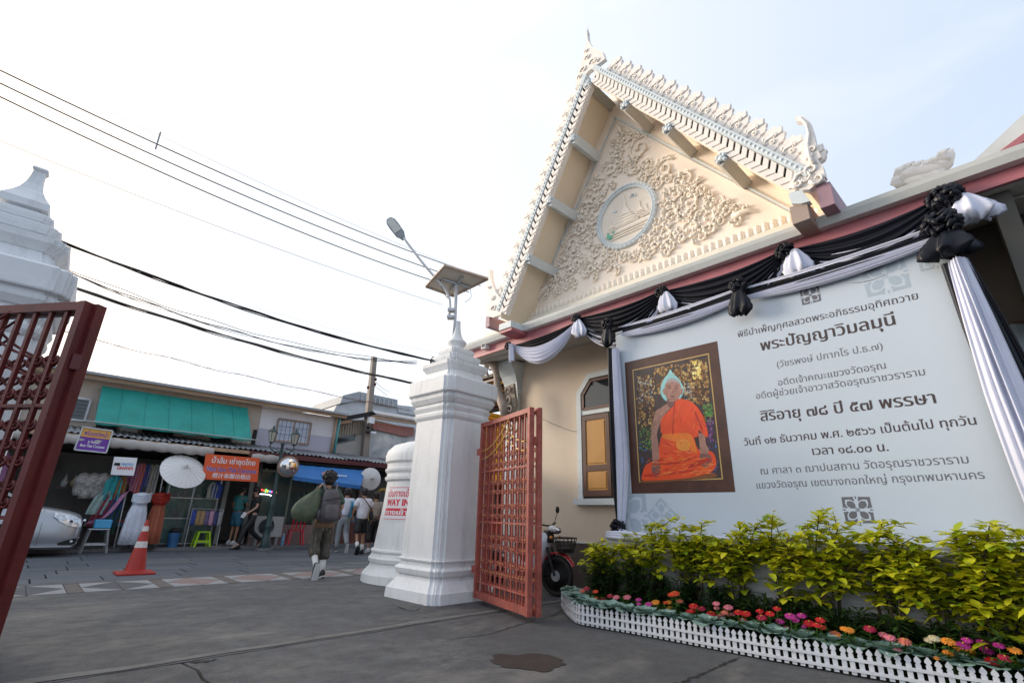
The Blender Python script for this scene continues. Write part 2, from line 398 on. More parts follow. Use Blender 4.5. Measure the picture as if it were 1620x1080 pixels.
# cracks
def crack(pts, wd, seed):
    rr = random.Random(seed); P = spline(pts, 9); rows = []
    for i, p in enumerate(P):
        t = (P[min(i + 1, len(P) - 1)] - P[max(0, i - 1)]).normalized(); s = Vector((-t.y, t.x, 0)); k = wd * (.4 + rr.random()) * min(1, (len(P) - i) / 6, (i + 1) / 4)
        j = s * rr.uniform(-.018, .018)
        rows.append([p + j - s * k + Vector((0, 0, .005)), p + j + s * k + Vector((0, 0, .005))])
    m = MB(); m.grid(rows); return m.build('ground_crack', m_joint, kind='structure', fix=False)
crack([GZ(1060, 1085), GZ(1100, 1070), GZ(1140, 1052), GZ(1172, 1040)], .012, 1)
crack([GZ(905, 958), GZ(870, 975), GZ(830, 985), GZ(770, 1003), GZ(700, 1012)], .006, 2)
crack([GZ(620, 955), GZ(650, 966), GZ(668, 961)], .008, 3)
crack([GZ(300, 1048), GZ(320, 1046), GZ(345, 1043)], .022, 5)
# damp dark patch
m_damp = mat('damp_stain', (.034, .027, .024), .5, .35, 9, dirt=.6, dcol=(.06, .055, .05), bump=.4, bscale=90)
rr = random.Random(4); c = GZ(835, 1045); poly = []
for k in range(40):
    a = 2 * math.pi * k / 40; q = .95 + .34 * noise.noise(Vector((math.cos(a) * 1.5, math.sin(a) * 1.5, 3)))+.10*rr.uniform(-1,1)
    e1 = (GZ(898, 1048) - c) * 1.0; e2 = (GZ(838, 1033) - c)
    poly.append(c + e1 * (math.cos(a) * q) + e2 * (math.sin(a) * q) + Vector((0, 0, .0045)))
mb = MB(); mb.quad(*poly); mb.build('damp_patch', m_damp, kind='structure', fix=False)

# ------------------------------------------------ paver strip with diamonds, y 9.1 .. 10.15
m_pwhite = mat('paver_white', (.27, .27, .275), .7, .12, 5, bump=.2, dirt=.35, dcol=(.14, .13, .12))
m_ppink = mat('paver_pink', (.25, .175, .165), .7, .12, 5, bump=.2, dirt=.3, dcol=(.15, .12, .11))
m_pgrey = mat('paver_grey', (.085, .085, .09), .7, .15, 5, bump=.2)
m_pbrown = mat('paver_brown', (.125, .105, .095), .75, .15, 6, bump=.2, dirt=.3, dcol=(.06, .06, .06))
strip = empty('paver_strip', (0, 9.1, 0)); tag(strip, kind='structure')
seps = [-5.9, -4.9, -3.9, -2.95, -2.05, -1.1, -.15, .80, 1.82, 2.72, 3.68, 4.80, 5.75, 6.7, 7.65, 8.6, 9.55]
for i, x in enumerate(seps[:-1]):
    xa = x + .09; xb = seps[i + 1] - .09; y0, y1 = 9.12, 10.12; t = .0
    far = i > 8
    mb = MB(); mb.bb((x - .08, y0, -.05), (x + .08, y1, .003)); mb.build('paver', m_pbrown, strip)
    xm, ym = (xa + xb) / 2, (y0 + y1) / 2
    dm = m_ppink if i >= 8 else m_pgrey
    e = .006
    for (cxx, cyy) in ((xa, y0), (xb, y0), (xb, y1), (xa, y1)):
        sx = 1 if cxx == xa else -1; sy = 1 if cyy == y0 else -1
        h = (xb - xa) / 2 - e; v = (y1 - y0) / 2 - e
        mb = MB(); P = [(cxx, cyy), (cxx + sx * h, cyy), (cxx, cyy + sy * v)]
        mb.prism([(p[0], p[1], -.05) for p in P], (0, 0, .054)); mb.build('paver', m_pwhite, strip)
    for q in range(4):   # diamond of four tiles
        a = [(xm, ym), (xb - 2 * e, ym), (xm, y1 - 2 * e)] if q == 0 else [(xm, ym), (xm, y1 - 2 * e), (xa + 2 * e, ym)] if q == 1 else [(xm, ym), (xa + 2 * e, ym), (xm, y0 + 2 * e)] if q == 2 else [(xm, ym), (xm, y0 + 2 * e), (xb - 2 * e, ym)]
        cx_ = sum(p[0] for p in a) / 3; cy_ = sum(p[1] for p in a) / 3
        mb = MB(); mb.prism([(cx_ + (p[0] - cx_) * .975, cy_ + (p[1] - cy_) * .975, -.05) for p in a], (0, 0, .053 + .001 * (q % 2))); mb.build('paver', dm, strip)
# border course
mb = MB(); mb.bb((-40, 10.15, -.05), (60, 10.42, .004)); mb.build('border_course', mat('border_grey', (.10, .10, .105), .75, .2, 4, bump=.3, dirt=.3), kind='structure', base=(0, 10.3, 0))
# ------------------------------------------------ street of big granite slabs, rows along x
street = empty('street_paving', (0, 10.43, 0)); tag(street, kind='structure')
m_st = [mat('street_stone_%s' % k, c, .62, .18, 3, bump=.25, bscale=25, dirt=.35, dcol=(.05, .055, .06)) for k, c in (('a', (.085, .098, .115)), ('b', (.10, .112, .13)), ('c', (.07, .082, .098)), ('d', (.11, .115, .125)))]
rr = random.Random(11); cnt = 0; y = 10.44; row = 0; deep = []
protos = {}
while y < 16.6:
    dpt = .62; x = -3.2 + rr.uniform(-.6, 0)
    while x < 12.0:
        wd = rr.choice((.85, .95, 1.05)); k = rr.randrange(4) if rr.random() < .8 else 0
        key = (wd, k)
        if key not in protos:
            p = MB(); p.bevbox((-wd / 2 + .011, -dpt / 2 + .011, -.05), (wd / 2 - .011, dpt / 2 - .011, 0), .008); me = p.mesh('paving_stone', m_st[k]); protos[key] = me
        o = bpy.data.objects.new('paving_stone', protos[key]); COL.objects.link(o); o.parent = street
        o.location = (x + wd / 2, y + dpt / 2 - 10.43, rr.uniform(-.004, .003)); o.rotation_euler = (rr.uniform(-.003, .003), rr.uniform(-.003, .003), 0)
        cnt += 1; x += wd
    y += dpt; row += 1
for (x0, x1) in ((-60, -4.0), (13.0, 70)):
    mb = MB(); mb.bb((x0, 10.44, -.05), (x1, 16.6, -.001)); mb.build('street_surface', m_st[0], kind='structure')
m_kerb = mat('kerb_concrete', (.16, .16, .165), .8, .15, 4, dirt=.4)
mb = MB(); mb.bb((-60, 16.66, -.06), (70, 17.4, .07)); mb.build('kerb', m_kerb, kind='structure', base=(0, 17, 0))
mb = MB(); mb.bb((-60, 17.4, -.06), (70, 26, .10)); mb.build('shop_floor', mat('shop_floor_tile', (.10, .09, .085), .5, .2, 3), kind='structure', base=(0, 20, 0))

# ================================================================== GATE PILLARS
def redent(cx, cy, z, h, a, s=.06):
    P = []
    for sx, sy in ((-1, -1), (1, -1), (1, 1), (-1, 1)):
        c = [(-h, -(h - 2 * s)), (-(h - s * .6), -(h - 2 * s)), (-(h - s * .6), -(h - s)), (-(h - s), -(h - s)), (-(h - s), -(h - s * .6)), (-(h - 2 * s), -(h - s * .6)), (-(h - 2 * s), -h)]
        c = [(x, y) for x, y in c]
        q = {(-1, -1): 0, (1, -1): 1, (1, 1): 2, (-1, 1): 3}[(sx, sy)]
        for x, y in c:
            for _ in range(q): x, y = -y, x
            P.append((x, y))
    ca, sa = math.cos(a), math.sin(a)
    return [Vector((cx + ca * x - sa * y, cy + sa * x + ca * y, z)) for x, y in P]
def pillar(cx, cy, a, label):
    root = empty('gate_pillar', (cx, cy, 0), label, 'gate pillar', 'white gate pillars')
    def stack(name, prof, mt=m_white):
        mb = MB(); kf = dict(base=1, shaft=1).get(name, 1.09); mb.rings([redent(cx, cy, z, h * kf, a, min(.06, h * .14)) for z, h in prof]); return mb.build(name, mt, root)
    stack('base', [(0, .60), (.125, .59), (.135, .575), (.24, .50), (.255, .485), (.30, .475), (.305, .50), (.32, .51), (.375, .525), (.385, .52), (.41, .49), (.415, .47), (.475, .47), (.48, .495), (.50, .50), (.508, .48), (.51, .455)])
    stack('shaft', [(.511, .465), (1.4, .445), (2.42, .428)])
    stack('cornice', [(2.421, .40), (2.46, .42), (2.50, .425), (2.505, .41), (2.53, .41), (2.58, .43), (2.60, .435), (2.605, .42), (2.65, .42), (2.655, .44), (2.72, .47), (2.76, .475), (2.77, .455), (2.79, .455), (2.80, .495), (2.815, .50), (3.02, .50), (3.04, .48)])
    stack('capital', [(3.041, .42), (3.10, .34), (3.20, .315), (3.205, .33), (3.26, .37), (3.275, .38), (3.33, .385), (3.335, .37), (3.37, .27)])
    stack('capital', [(3.371, .26), (3.39, .255), (3.395, .275), (3.43, .29), (3.47, .295), (3.48, .28), (3.51, .20)])
    stack('capital', [(3.511, .195), (3.53, .19), (3.535, .205), (3.57, .215), (3.60, .215), (3.61, .20), (3.635, .15)])
    mb = MB(); mb.smooth = True
    ca, sa = math.cos(a), math.sin(a)
    if cx > 2: mb.lathe((cx, cy, 0), [(.13, 3.636), (.12, 3.66), (.11, 3.68), (.125, 3.70), (.155, 3.73), (.16, 3.76), (.15, 3.775), (.125, 3.80), (.10, 3.83), (.075, 3.88), (.055, 3.96), (.045, 4.05), (.04, 4.14)], 22)
    else:
        mb.smooth = False
        def sq(z, h): return [Vector((cx + ca * x * h - sa * y * h, cy + sa * x * h + ca * y * h, z)) for x, y in ((-1, -1), (1, -1), (1, 1), (-1, 1))]
        mb.rings([sq(z, h) for z, h in ((3.636, .12), (3.67, .12), (3.675, .17), (3.74, .17), (3.76, .155), (3.82, .115), (3.88, .085), (3.96, .06), (4.04, .048), (4.10, .045), (4.13, .06), (4.15, .05))])
    mb.build('finial', m_white, root, smooth=(cx > 2), sharp=40)
    return root
pr = pillar(4.58, 6.27, R(3), 'white moulded gate pillar on the right carrying the solar street lamp')
pl_ = pillar(-.66, 6.10, R(-2), 'white moulded gate pillar at the left edge behind the maroon gate')

# rounded end of boundary wall beside the right pillar
bw = empty('boundary_wall', (5.55, 8.05, 0), 'white rounded wall end with moulded coping, bearing the WAY IN notice', 'wall')
bc = Vector((5.50, 8.02, 0))
def lat(name, prof, n=48, mt=m_white):
    mb = MB(); mb.smooth = True; mb.lathe(bc, prof, n); return mb.build(name, mt, bw, smooth=True, sharp=30)
lat('base', [(1.10, 0), (1.09, .12), (.98, .24), (.965, .28), (1.0, .31), (1.01, .36), (.97, .40), (.955, .44), (.98, .47), (.975, .495), (.94, .51)])
lat('drum', [(.935, .511), (.85, 1.2), (.815, 1.62)])
lat('coping', [(.82, 1.621), (.86, 1.65), (.865, 1.70), (.835, 1.71), (.835, 1.76), (.87, 1.80), (.875, 1.84), (.845, 1.85), (.845, 1.93), (.885, 1.97), (.89, 2.08), (.86, 2.17), (.76, 2.27), (.55, 2.34), (.2, 2.38), (.01, 2.39)])
mb = MB(); mb.bb((5.6, 7.8, 0), (6.5, 8.3, 2.1)); mb.build('wall_run', m_white, bw)
mb = MB(); mb.bb((5.6, 7.72, 2.101), (6.55, 8.38, 2.25)); mb.build('wall_coping', m_white, bw)
# left boundary wall
lw = empty('boundary_wall', (-3, 6.4, 0), 'white boundary wall running left from the left gate pillar', 'wall')
mb = MB(); mb.bb((-9, 6.0, 0), (-1.2, 6.35, 2.1)); mb.build('wall_run', m_white, lw)
mb = MB(); mb.bb((-9, 5.93, 2.101), (-1.2, 6.42, 2.25)); mb.build('wall_coping', m_white, lw)

# WAY IN notice, curved to the drum
m_paper = mat('notice_paper', (.75, .72, .76), .6, .03, 3)
m_redink = mat('notice_red', (.62, .02, .05), .55, .05, 3)
ntc = empty('paper_notice', bc + Vector((-.86, 0, 1.1)), 'white and red WAY IN notice pasted on the rounded white wall', 'notice')
def drumR(z): return .935 + (.85 - .935) * (z - .511) / .689 if z < 1.2 else .85 + (.815 - .85) * (z - 1.2) / .42
def onDrum(a, z, off=.006): r = drumR(z) + off; return bc + Vector((math.cos(a) * r, math.sin(a) * r, z))
def drum_hit(x, y):
    d = ray(x, y); best = None
    for k in range(400):
        t = 7 + k * .008; p = CAM + d * t
        if (Vector((p.x, p.y)) - Vector((bc.x, bc.y))).length < drumR(p.z): return p
    return None
h0 = drum_hit(611, 800); h1 = drum_hit(640, 800)
A0 = math.atan2(h0.y - bc.y, h0.x - bc.x) % (2 * math.pi); A1 = math.atan2(h1.y - bc.y, h1.x - bc.x) % (2 * math.pi)
zt, zb = drum_hit(625, 768).z, drum_hit(625, 824).z
A1 = A0 + (A1 - A0) * 1.28
def cyl_map(P, off):  # P in unit (u 0..1, v 0..1)
    return onDrum(A0 + (A1 - A0) * P[0], zb + (zt - zb) * P[1], off)
mb = MB(); mb.grid([[cyl_map((u / 12, v), .004) for u in range(13)] for v in (0, .5, 1)]); mb.build('sheet', m_paper, ntc, fix=False)
def drum_text(body, v0, v1, u0, u1, mt, off, bold=.02, name='lettering'):
    V2, T = text_tris(body, bold); us = {i for t in T for i in t}; x0 = min(V2[i][0] for i in us); x1 = max(V2[i][0] for i in us); y0 = min(V2[i][1] for i in us); y1 = max(V2[i][1] for i in us)
    mb = MB(); mb.add([cyl_map((u0 + (x - x0) / (x1 - x0) * (u1 - u0), v0 + (y - y0) / (y1 - y0) * (v1 - v0)), off) for x, y in V2], T); mb.build(name, mt, ntc, fix=False)
drum_text('เดินทางเข้า', .68, .92, .04, .97, m_redink, .006)
drum_text('WAY IN', .42, .62, .05, .93, m_redink, .006, .05)
mb = MB(); mb.grid([[cyl_map((.05 + .9 * u / 12, v), .006) for u in range(13)] for v in (.16, .36)]); mb.build('red_bar', m_redink, ntc, fix=False)
drum_text('ทางเข้า', .18, .34, .1, .9, m_paper, .008, .04)
for v0 in (.94, .05): mb = MB(); mb.grid([[cyl_map((.04 + .92 * u / 12, v), .006) for u in range(13)] for v in (v0, v0 + .015)]); mb.build('red_rule', m_redink, ntc, fix=False)

# ================================================================== GATES
def gate(name, hinge, end, mt, label, group, sep=.10, gild=True, flip=1):
    """bifold steel gate: two folded leaves side by side"""
    H0, Htop = .06, 2.36
    a = Vector(hinge); b = Vector(end); root = empty(name, (a.x, a.y, 0), label, 'gate', group)
    t = (b - a).normalized(); nrm = Vector((-t.y, t.x, 0)) * flip; L = (b - a).length
    for z in (.40, 1.95): hb = MB(); hb.box(a - t * .06 + Vector((0, 0, z)), (.08, .08, .09)); hb.build('hinge', mt, root)
    for li in range(2):
        o = nrm * (sep * li); A = a + o + (t * .05 * li); B = b + o + t * (.03 * li)
        leaf = empty('leaf', A, parent=root)
        def P(u, z): return A + (B - A) * u + Vector((0, 0, z))
        fr = MB(); fw_ = .065
        fr.bar(P(0, H0), P(0, Htop), fw_, .05, up=t); fr.bar(P(1, H0), P(1, Htop), fw_, .05, up=t)
        e = .03 / L
        fr.bar(P(e, H0 + .045), P(1 - e, H0 + .045), .045, .085); fr.bar(P(e, Htop - .03), P(1 - e, Htop - .03), .045, .06)
        fr.build('frame', mt, leaf)
        nb = 9 if gild else 11; us = [(k + 1) / (nb + 1) for k in range(nb)]
        for u in us:
            q = MB(); q.bar(P(u, H0 + .09), P(u, Htop - .062), .018 if gild else .024, .018 if gild else .024, up=t); q.build('bar', mt, leaf)
        for z in (.26, 1.0, 1.66):
            q = MB(); q.bar(P(e, z), P(1 - e, z), .024, .020); q.build('rail', mt, leaf)
        # crossing arcs near the top
        arc = MB(); arc.smooth = True
        for s in (0, 1):
            for k, (zt_, zl) in enumerate(((2.32, 1.95), (2.18, 1.84))):
                pts = []
                for j in range(9):
                    v = j / 8; u = (v if s == 0 else 1 - v); pts.append(P(.04 + .92 * (.04 + u * .62 if s == 0 else 1 - .04 - (1 - u) * .62), zt_ - (zt_ - zl) * (1 - (1 - v) ** 2)) + nrm * (.018 * (1 if s else -1)))
                pts = [P(.5 + (-1 if s else 1) * (.10 - .62 * v * .9) if False else (.5 + (1 if s else -1) * (-.12 + .60 * v)), zl + (zt_ - zl) * (1 - v) ** 2) + nrm * (.016 * (1 if s else -1)) for v in [j / 8 for j in range(9)]]
                arc.tube(pts, .009, 5)
        arc.build('arch', m_gold if gild else mt, leaf, smooth=True)
        # scroll work between bars
        scm = MB(); scm.smooth = True; gl = MB(); gl.smooth = True
        zr = [.42, .54, .72, .84, 1.10, 1.22, 1.40, 1.52, 1.76, 1.88]
        if not gild: zr = [.40, .50, .64, .74, .88, 1.10, 1.20, 1.34, 1.44, 1.56, 1.76, 1.86, 1.98]
        for z in zr:
            for ui, u in enumerate(us):
                if z > 1.7 and ui in (0, 1, 7, 8) and li == 0 and z > 1.8: continue
                for s in (-1, 1):
                    c = P(u, z); pts = []
                    for j in range(8):
                        an = j / 7 * 4.9; r_ = .042 * (1 - j / 10)
                        pts.append(c + t * (s * (.030 + r_ * math.cos(an + math.pi))) + Vector((0, 0, -.012 + r_ * math.sin(an) * (1 if (int(z * 100) % 2) else -1))))
                    (scm).tube(pts, .0075 if gild else .0105, 4)
                    if ui % 2 and z > .5: continue
                    q_ = c + t * (s * .032) + Vector((0, 0, -.012)); (gl if gild else scm).ball(q_, .0095, 6, 4)
                scm.ball(P(u, z + .045), (.016, .016, .012), 6, 4)
        scm.build('scrollwork', mt, leaf, smooth=True, kind='stuff')
        if gild: gl.build('gilded_rosette', m_gold, leaf, smooth=True, kind='stuff')
        if li == 1:
            lb = MB(); lb.box(P(1, 1.95) - nrm * (sep / 2), (.05, .05, .10)); lb.build('latch', mt, leaf)
    return root
gate('steel_gate', (4.66, 5.58, 0), (4.30, 4.25, 0), m_rust, 'faded red steel gate folded open beside the right pillar and motorbike', 'scrolled steel gates', flip=1)
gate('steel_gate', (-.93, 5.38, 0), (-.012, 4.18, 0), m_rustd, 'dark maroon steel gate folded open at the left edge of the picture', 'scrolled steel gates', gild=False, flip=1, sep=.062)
# ================================================================== TEMPLE HALL  (facade parallel to y)
XW = 7.11; XF = 6.10; XG = 5.99; XB = 5.67; XT = 6.40; YC = 7.35   # wall, fascia, gutter, bargeboards, tympanum, wall corner
hall = empty('temple_hall', (XW, 3.5, 0), 'cream temple hall with carved gable and pink-edged eave behind the mourning banner', 'temple hall')
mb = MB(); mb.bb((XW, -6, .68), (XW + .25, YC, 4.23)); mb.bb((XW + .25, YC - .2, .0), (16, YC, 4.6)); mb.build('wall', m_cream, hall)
mb = MB(); mb.bb((XW - .03, -6, 0), (XW + .22, YC, .68)); mb.build('dado', m_dado, hall)
mb = MB(); mb.bb((XW - .035, -6, .681), (XW - .001, YC, .70)); mb.build('dado_trim', m_ptrim, hall)
# corner pilaster with bracket capital
q = MB(); q.bb((XW - .10, YC - .02, 0), (XW + .2, YC + .32, 3.5)); q.rings([[Vector((XW - .10 - d, YC - .03 - d * .3, z)), Vector((XW + .22, YC - .03 - d * .3, z)), Vector((XW + .22, YC + .34 + d * .3, z)), Vector((XW - .10 - d, YC + .34 + d * .3, z))] for z, d in ((3.51, .0), (3.6, .03), (3.75, .05), (3.9, .12), (4.02, .22), (4.10, .30), (4.185, .30))])
q.build('pilaster', m_ptrim, hall)
# soffit, fascia, gutter
def eavez(y, z0, z1): return z0 + (z1 - z0) * (7.9 - y) / 8.4
Y0, Y1 = 8.05, -.62
q = MB(); q.prism([(XF + .01, Y0, 4.18), (XW + .24, Y0, 4.235), (XW + .24, -7, 4.235), (XF + .01, -7, 4.18)], (0, 0, .03)); q.build('soffit', m_soffit, hall)
q = MB(); q.bar((XF + .30, Y0, 4.165), (XF + .30, -6, 4.165), .02, .02); q.build('soffit_batten', m_soffit, hall)
q = MB(); q.bar((XF, Y0, 4.235), (XF, Y1, 4.295), .05, .165); q.build('fascia', m_pink, hall)
q = MB(); q.bar((XF - .035, Y0 - .002, 4.15), (XF - .035, Y1, 4.21), .035, .05); q.build('fascia_moulding', m_pink, hall)
q = MB();
gy = [Y0 + .05, Y1 - .05]
def gprof(y, z): return [Vector((XG + .10, y, z - .06)), Vector((XG - .02, y, z - .06)), Vector((XG - .06, y, z + .01)), Vector((XG - .075, y, z + .055)), Vector((XG - .05, y, z + .06)), Vector((XG + .10, y, z + .035))]
q.rings([gprof(gy[0], 4.385), gprof(gy[1], 4.40)]); q.build('gutter', m_gutter, hall)
# eave roof: thin tiles with a ragged dark edge
n = 46
for i in range(n):
    ya = Y0 - (Y0 - Y1) * i / n; yb = Y0 - (Y0 - Y1) * (i + 1) / n + .004
    q = MB(); q.prism([(XG - .02, ya, 4.462), (XG - .02, yb, 4.462), (XT + .05, yb, 4.66), (XT + .05, ya, 4.66)], (0, 0, .014)); q.build('eave_tile', mat('eave_tile_cream', (.60, .56, .48), .6, .1, 3, dirt=.3), hall)
q = MB(); q.prism([(XT + .05, Y0, 4.64), (XT + .05, -6, 4.64), (16, -6, 7.5), (16, Y0, 7.5)], (0, 0, .04)); q.build('roof', m_roof, hall)

# --- gable
gable = empty('gable', (XT, 4.0, 4.5), parent=hall)
def T2(y, z, x=XT): return Vector((x, y, z))
apexT = GX(974, 180, XT); LT = GX(815, 512, XT); RT = GX(1278, 344, XT)
apexT = Vector((XT, apexT.y, apexT.z))
zb0 = 4.60
Lb, Rb = Vector((XT, 7.55, zb0)), Vector((XT, 1.05, zb0)); apx = Vector((XT, 4.20, 8.95))
q = MB(); q.prism([Lb, Rb, apx], (.12, 0, 0)); q.build('tympanum', m_gcream, gable)
# cream base moulding
q = MB(); q.bar((XT - .10, 7.6, 4.63), (XT - .10, 1.0, 4.63), .12, .10); q.bar((XT - .06, 7.6, 4.72), (XT - .06, 1.0, 4.72), .07, .05); q.build('base_moulding', mat('pale_cream_trim', (.76, .72, .62), .6, .05, 3), gable)
# inset blue-white fillet triangle
a1 = GX(974, 186, XT - .01); a2 = GX(842, 488, XT - .01); a3 = GX(1268, 342, XT - .01)
for p, r_ in ((a1, a2), (a1, a3)):
    q = MB(); q.bar(Vector((XT - .012, p.y, p.z)), Vector((XT - .012, r_.y, r_.z)), .035, .022, up=(1, 0, 0)); q.build('fillet', m_ptrim, gable)
    c_ = (a1 + a2 + a3) / 3; p2 = p + (c_ - p) * .04; r2 = r_ + (c_ - r_) * .03
    q = MB(); q.bar(Vector((XT - .012, p2.y, p2.z)), Vector((XT - .012, r2.y, r2.z)), .018, .018, up=(1, 0, 0)); q.build('fillet', m_relief, gable)
# row of lotus petals along the base
pet = None
for i in range(56):
    y = 7.15 - i * .107;
    if y < 1.25: break
    if pet is None:
        q = MB(); q.smooth = True
        q.rings([[Vector((XT - .001 - dx, y + w_ * s, 4.79 + h_)) for s, dx in ((-1, 0), (-.7, t_), (0, t_ * 1.5), (.7, t_), (1, 0))] for h_, w_, t_ in ((0, .045, .02), (.05, .048, .035), (.10, .03, .03), (.14, .004, .01))], close=False)
        q.ball((XT - .03, y, 4.79), (.02, .03, .02), 6, 5)
        pet = q.build('petal', m_relief, gable, smooth=True, fix=False)
        py0 = y
    else:
        c_ = pet.copy(); COL.objects.link(c_); c_.parent = gable; c_.location = pet.location + Vector((0, y - py0, 0))
# --- roof planes, soffit of the gable overhang
pk = GX(935, 92, XB);
def slope_pts(xp): return None
bl0 = GX(781, 500, XB); bl1 = GX(930, 118, XB); br0 = GX(1290, 292, XB);
PK = Vector((XB, 4.20, 9.30))      # underside apex of the bargeboard
LE = Vector((XB, 6.72, 4.72)); RE = Vector((XB, 1.20, 4.72))
m_und = mat('overhang_cream', (.88, .75, .58), .7, .04, 2)
# refine the bargeboard inner line from the photograph
iL0 = GX(800, 497, XB); iL1 = GX(933, 138, XB); iR1 = GX(940, 132, XB); iR0 = GX(1255, 305, XB)
oL0 = GX(770, 492, XB); oL1 = GX(921, 118, XB); oR1 = GX(940, 106, XB); oR0 = GX(1278, 268, XB)
PKi = Vector((XB, (iL1.y + iR1.y) / 2, (iL1.z + iR1.z) / 2 + .05))
PKo = Vector((XB, (oL1.y + oR1.y) / 2, (oL1.z + oR1.z) / 2 + .10))
for nm, a_, b_ in (('left', iL0, PKi), ('right', iR0, PKi)):
    # underside panel recessed above the bargeboard bottom
    d_ = (b_ - a_).normalized(); up_ = Vector((0, -d_.z, d_.y)); up_ = up_ if up_.z > 0 else -up_
    o_ = up_ * .10
    q = MB(); A = a_ + o_ - d_ * .1; B = b_ + o_ + d_ * .04
    q.prism([A, B, B + Vector((XT - XB + 2.2, 0, 0)), A + Vector((XT - XB + 2.2, 0, 0))], up_ * .09); q.build('overhang_panel', m_und, gable)
def barge(side, iA, oA):
    s = 1 if side == 'left' else -1
    br = empty('bargeboard', (XB, iA.y, iA.z), parent=gable)
    d_ = (PKi - iA).normalized(); L = (PKi - iA).length; up_ = Vector((0, -d_.z, d_.y)); up_ = up_ if up_.z > 0 else -up_
    wd = .20
    def Q(u, v, x=0): return iA + d_ * (u * L) + up_ * v + Vector((x, 0, 0))
    q = MB(); q.prism([Q(0, 0), Q(1, 0), Q(1.0 + .03, wd), Q(0, wd)], (.10, 0, 0)); q.build('board', m_orn, br)
    q = MB(); q.prism([Q(0, wd + .001, -.035), Q(1.04, wd + .001, -.035), Q(1.05, wd + .09, -.035), Q(0, wd + .09, -.035)], (.15, 0, 0)); q.build('bead_band', m_ptrim, br)
    # beads on the band
    nb = int(L / .075); bead = None
    for i in range(nb):
        p = Q((i + .5) / nb, wd + .045, -.036)
        if bead is None:
            q = MB(); q.smooth = True; q.ball(p, (.012, .022, .022), 6, 4); bead = q.build('bead', m_ptrim, br, smooth=True, base=p)
        else: inst(bead, br, p)
    # chevrons
    nc = int(L / .125); ch = None
    for i in range(nc):
        p = Q((i + .5) / nc, wd / 2, -.001)
        if ch is None:
            q = MB(); h = wd * .46; k = .06
            for sg in (-1, 1):
                q.prism([p - d_ * k, p - d_ * (k - .085), p + d_ * (k + .035) + up_ * (h * sg), p + d_ * (k - .05) + up_ * (h * sg)], (-.018 - .002 * sg, 0, 0))
            ch = q.build('chevron', m_orn, br, base=p)
        else: inst(ch, br, p)
    # flame leaves along the top edge
    nl = 15; fl = None
    for i in range(nl):
        u = (i + .5) / nl * .98; p = Q(u, wd + .09, .02)
        if fl is None:
            q = MB(); q.smooth = False; W = L / nl * .46; Hh = .27
            # leaf outline leaning up-slope, with carved inner curls
            prof = [(-W * 1.0, 0), (-W * 1.02, Hh * .3), (-W * .9, Hh * .42), (-W * 1.0, Hh * .62), (-W * .86, Hh * .78), (-W * .72, Hh * .84), (-W * .55, Hh * 1.0), (-W * .2, Hh * .94), (W * .12, Hh * 1.14), (W * .35, Hh * .98), (W * .70, Hh * 1.0), (W * .80, Hh * .80), (W * .98, Hh * .70), (W * .88, Hh * .5), (W * 1.0, Hh * .35), (W * .96, 0)]
            q.prism([p + d_ * x * 1 + up_ * y for x, y in prof], (.055, 0, 0))
            q.smooth = True
            for (cx_, cy_, r_, sg) in ((-.35 * W, .35 * Hh, .26 * W, 1), (.38 * W, .32 * Hh, .24 * W, -1), (0, .62 * Hh, .26 * W, 1), (.1 * W, .18 * Hh, .16 * W, -1)):
                q.tube([p + Vector((-.006, 0, 0)) + d_ * (cx_ + r_ * (1 - j / 9) * math.cos(j * .85 * sg)) + up_ * (cy_ + r_ * (1 - j / 9) * math.sin(j * .85 * sg)) for j in range(8)], [.016 - .001 * j for j in range(8)], 4)
            q.tube([p + Vector((-.006, 0, 0)) + up_ * (Hh * t_) + d_ * (.05 * math.sin(t_ * 5)) for t_ in (.05, .3, .6, .85, 1.02)], [.014, .016, .014, .010, .004], 4)
            fl = q.build('flame_leaf', m_orn, br, base=p)
        else: inst(fl, br, p)
    return Q, d_, up_, br
Ql, dl, ul, bl = barge('left', Vector((XB, iL0.y, iL0.z)), oL0)
Qr, dr, ur, brr = barge('right', Vector((XB, iR0.y, iR0.z)), oR0)
# brackets (purlin ends) under both slopes, with white carved heads
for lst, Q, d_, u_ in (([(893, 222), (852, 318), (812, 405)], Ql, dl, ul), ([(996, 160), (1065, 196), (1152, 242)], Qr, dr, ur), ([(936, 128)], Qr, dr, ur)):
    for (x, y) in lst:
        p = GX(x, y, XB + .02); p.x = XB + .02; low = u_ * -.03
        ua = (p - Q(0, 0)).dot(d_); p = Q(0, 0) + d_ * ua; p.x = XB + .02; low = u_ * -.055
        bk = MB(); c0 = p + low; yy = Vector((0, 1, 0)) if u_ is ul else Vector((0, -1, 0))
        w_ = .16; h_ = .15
        bk.bar(c0 + Vector((-.02, 0, 0)), c0 + Vector((XT - XB + .02, 0, 0)), w_, h_, up=u_); bo = bk.build('bracket', m_ptrim if u_ is ul else m_soffit, gable, base=c0)  # left brackets pale, right ones darker: lit and shaded faces put into colour
        hd = MB(); hd.smooth = True
        for (dy, dz, r_) in ((0, .0, .05), (.045, .035, .032), (-.045, .035, .032), (.045, -.035, .03), (-.045, -.035, .03), (0, .06, .028)):
            hd.ball(c0 + Vector((-.04, dy, dz)), (.03, r_, r_), 8, 6)
        hd.build('carved_head', m_ptrim, bo, smooth=True)
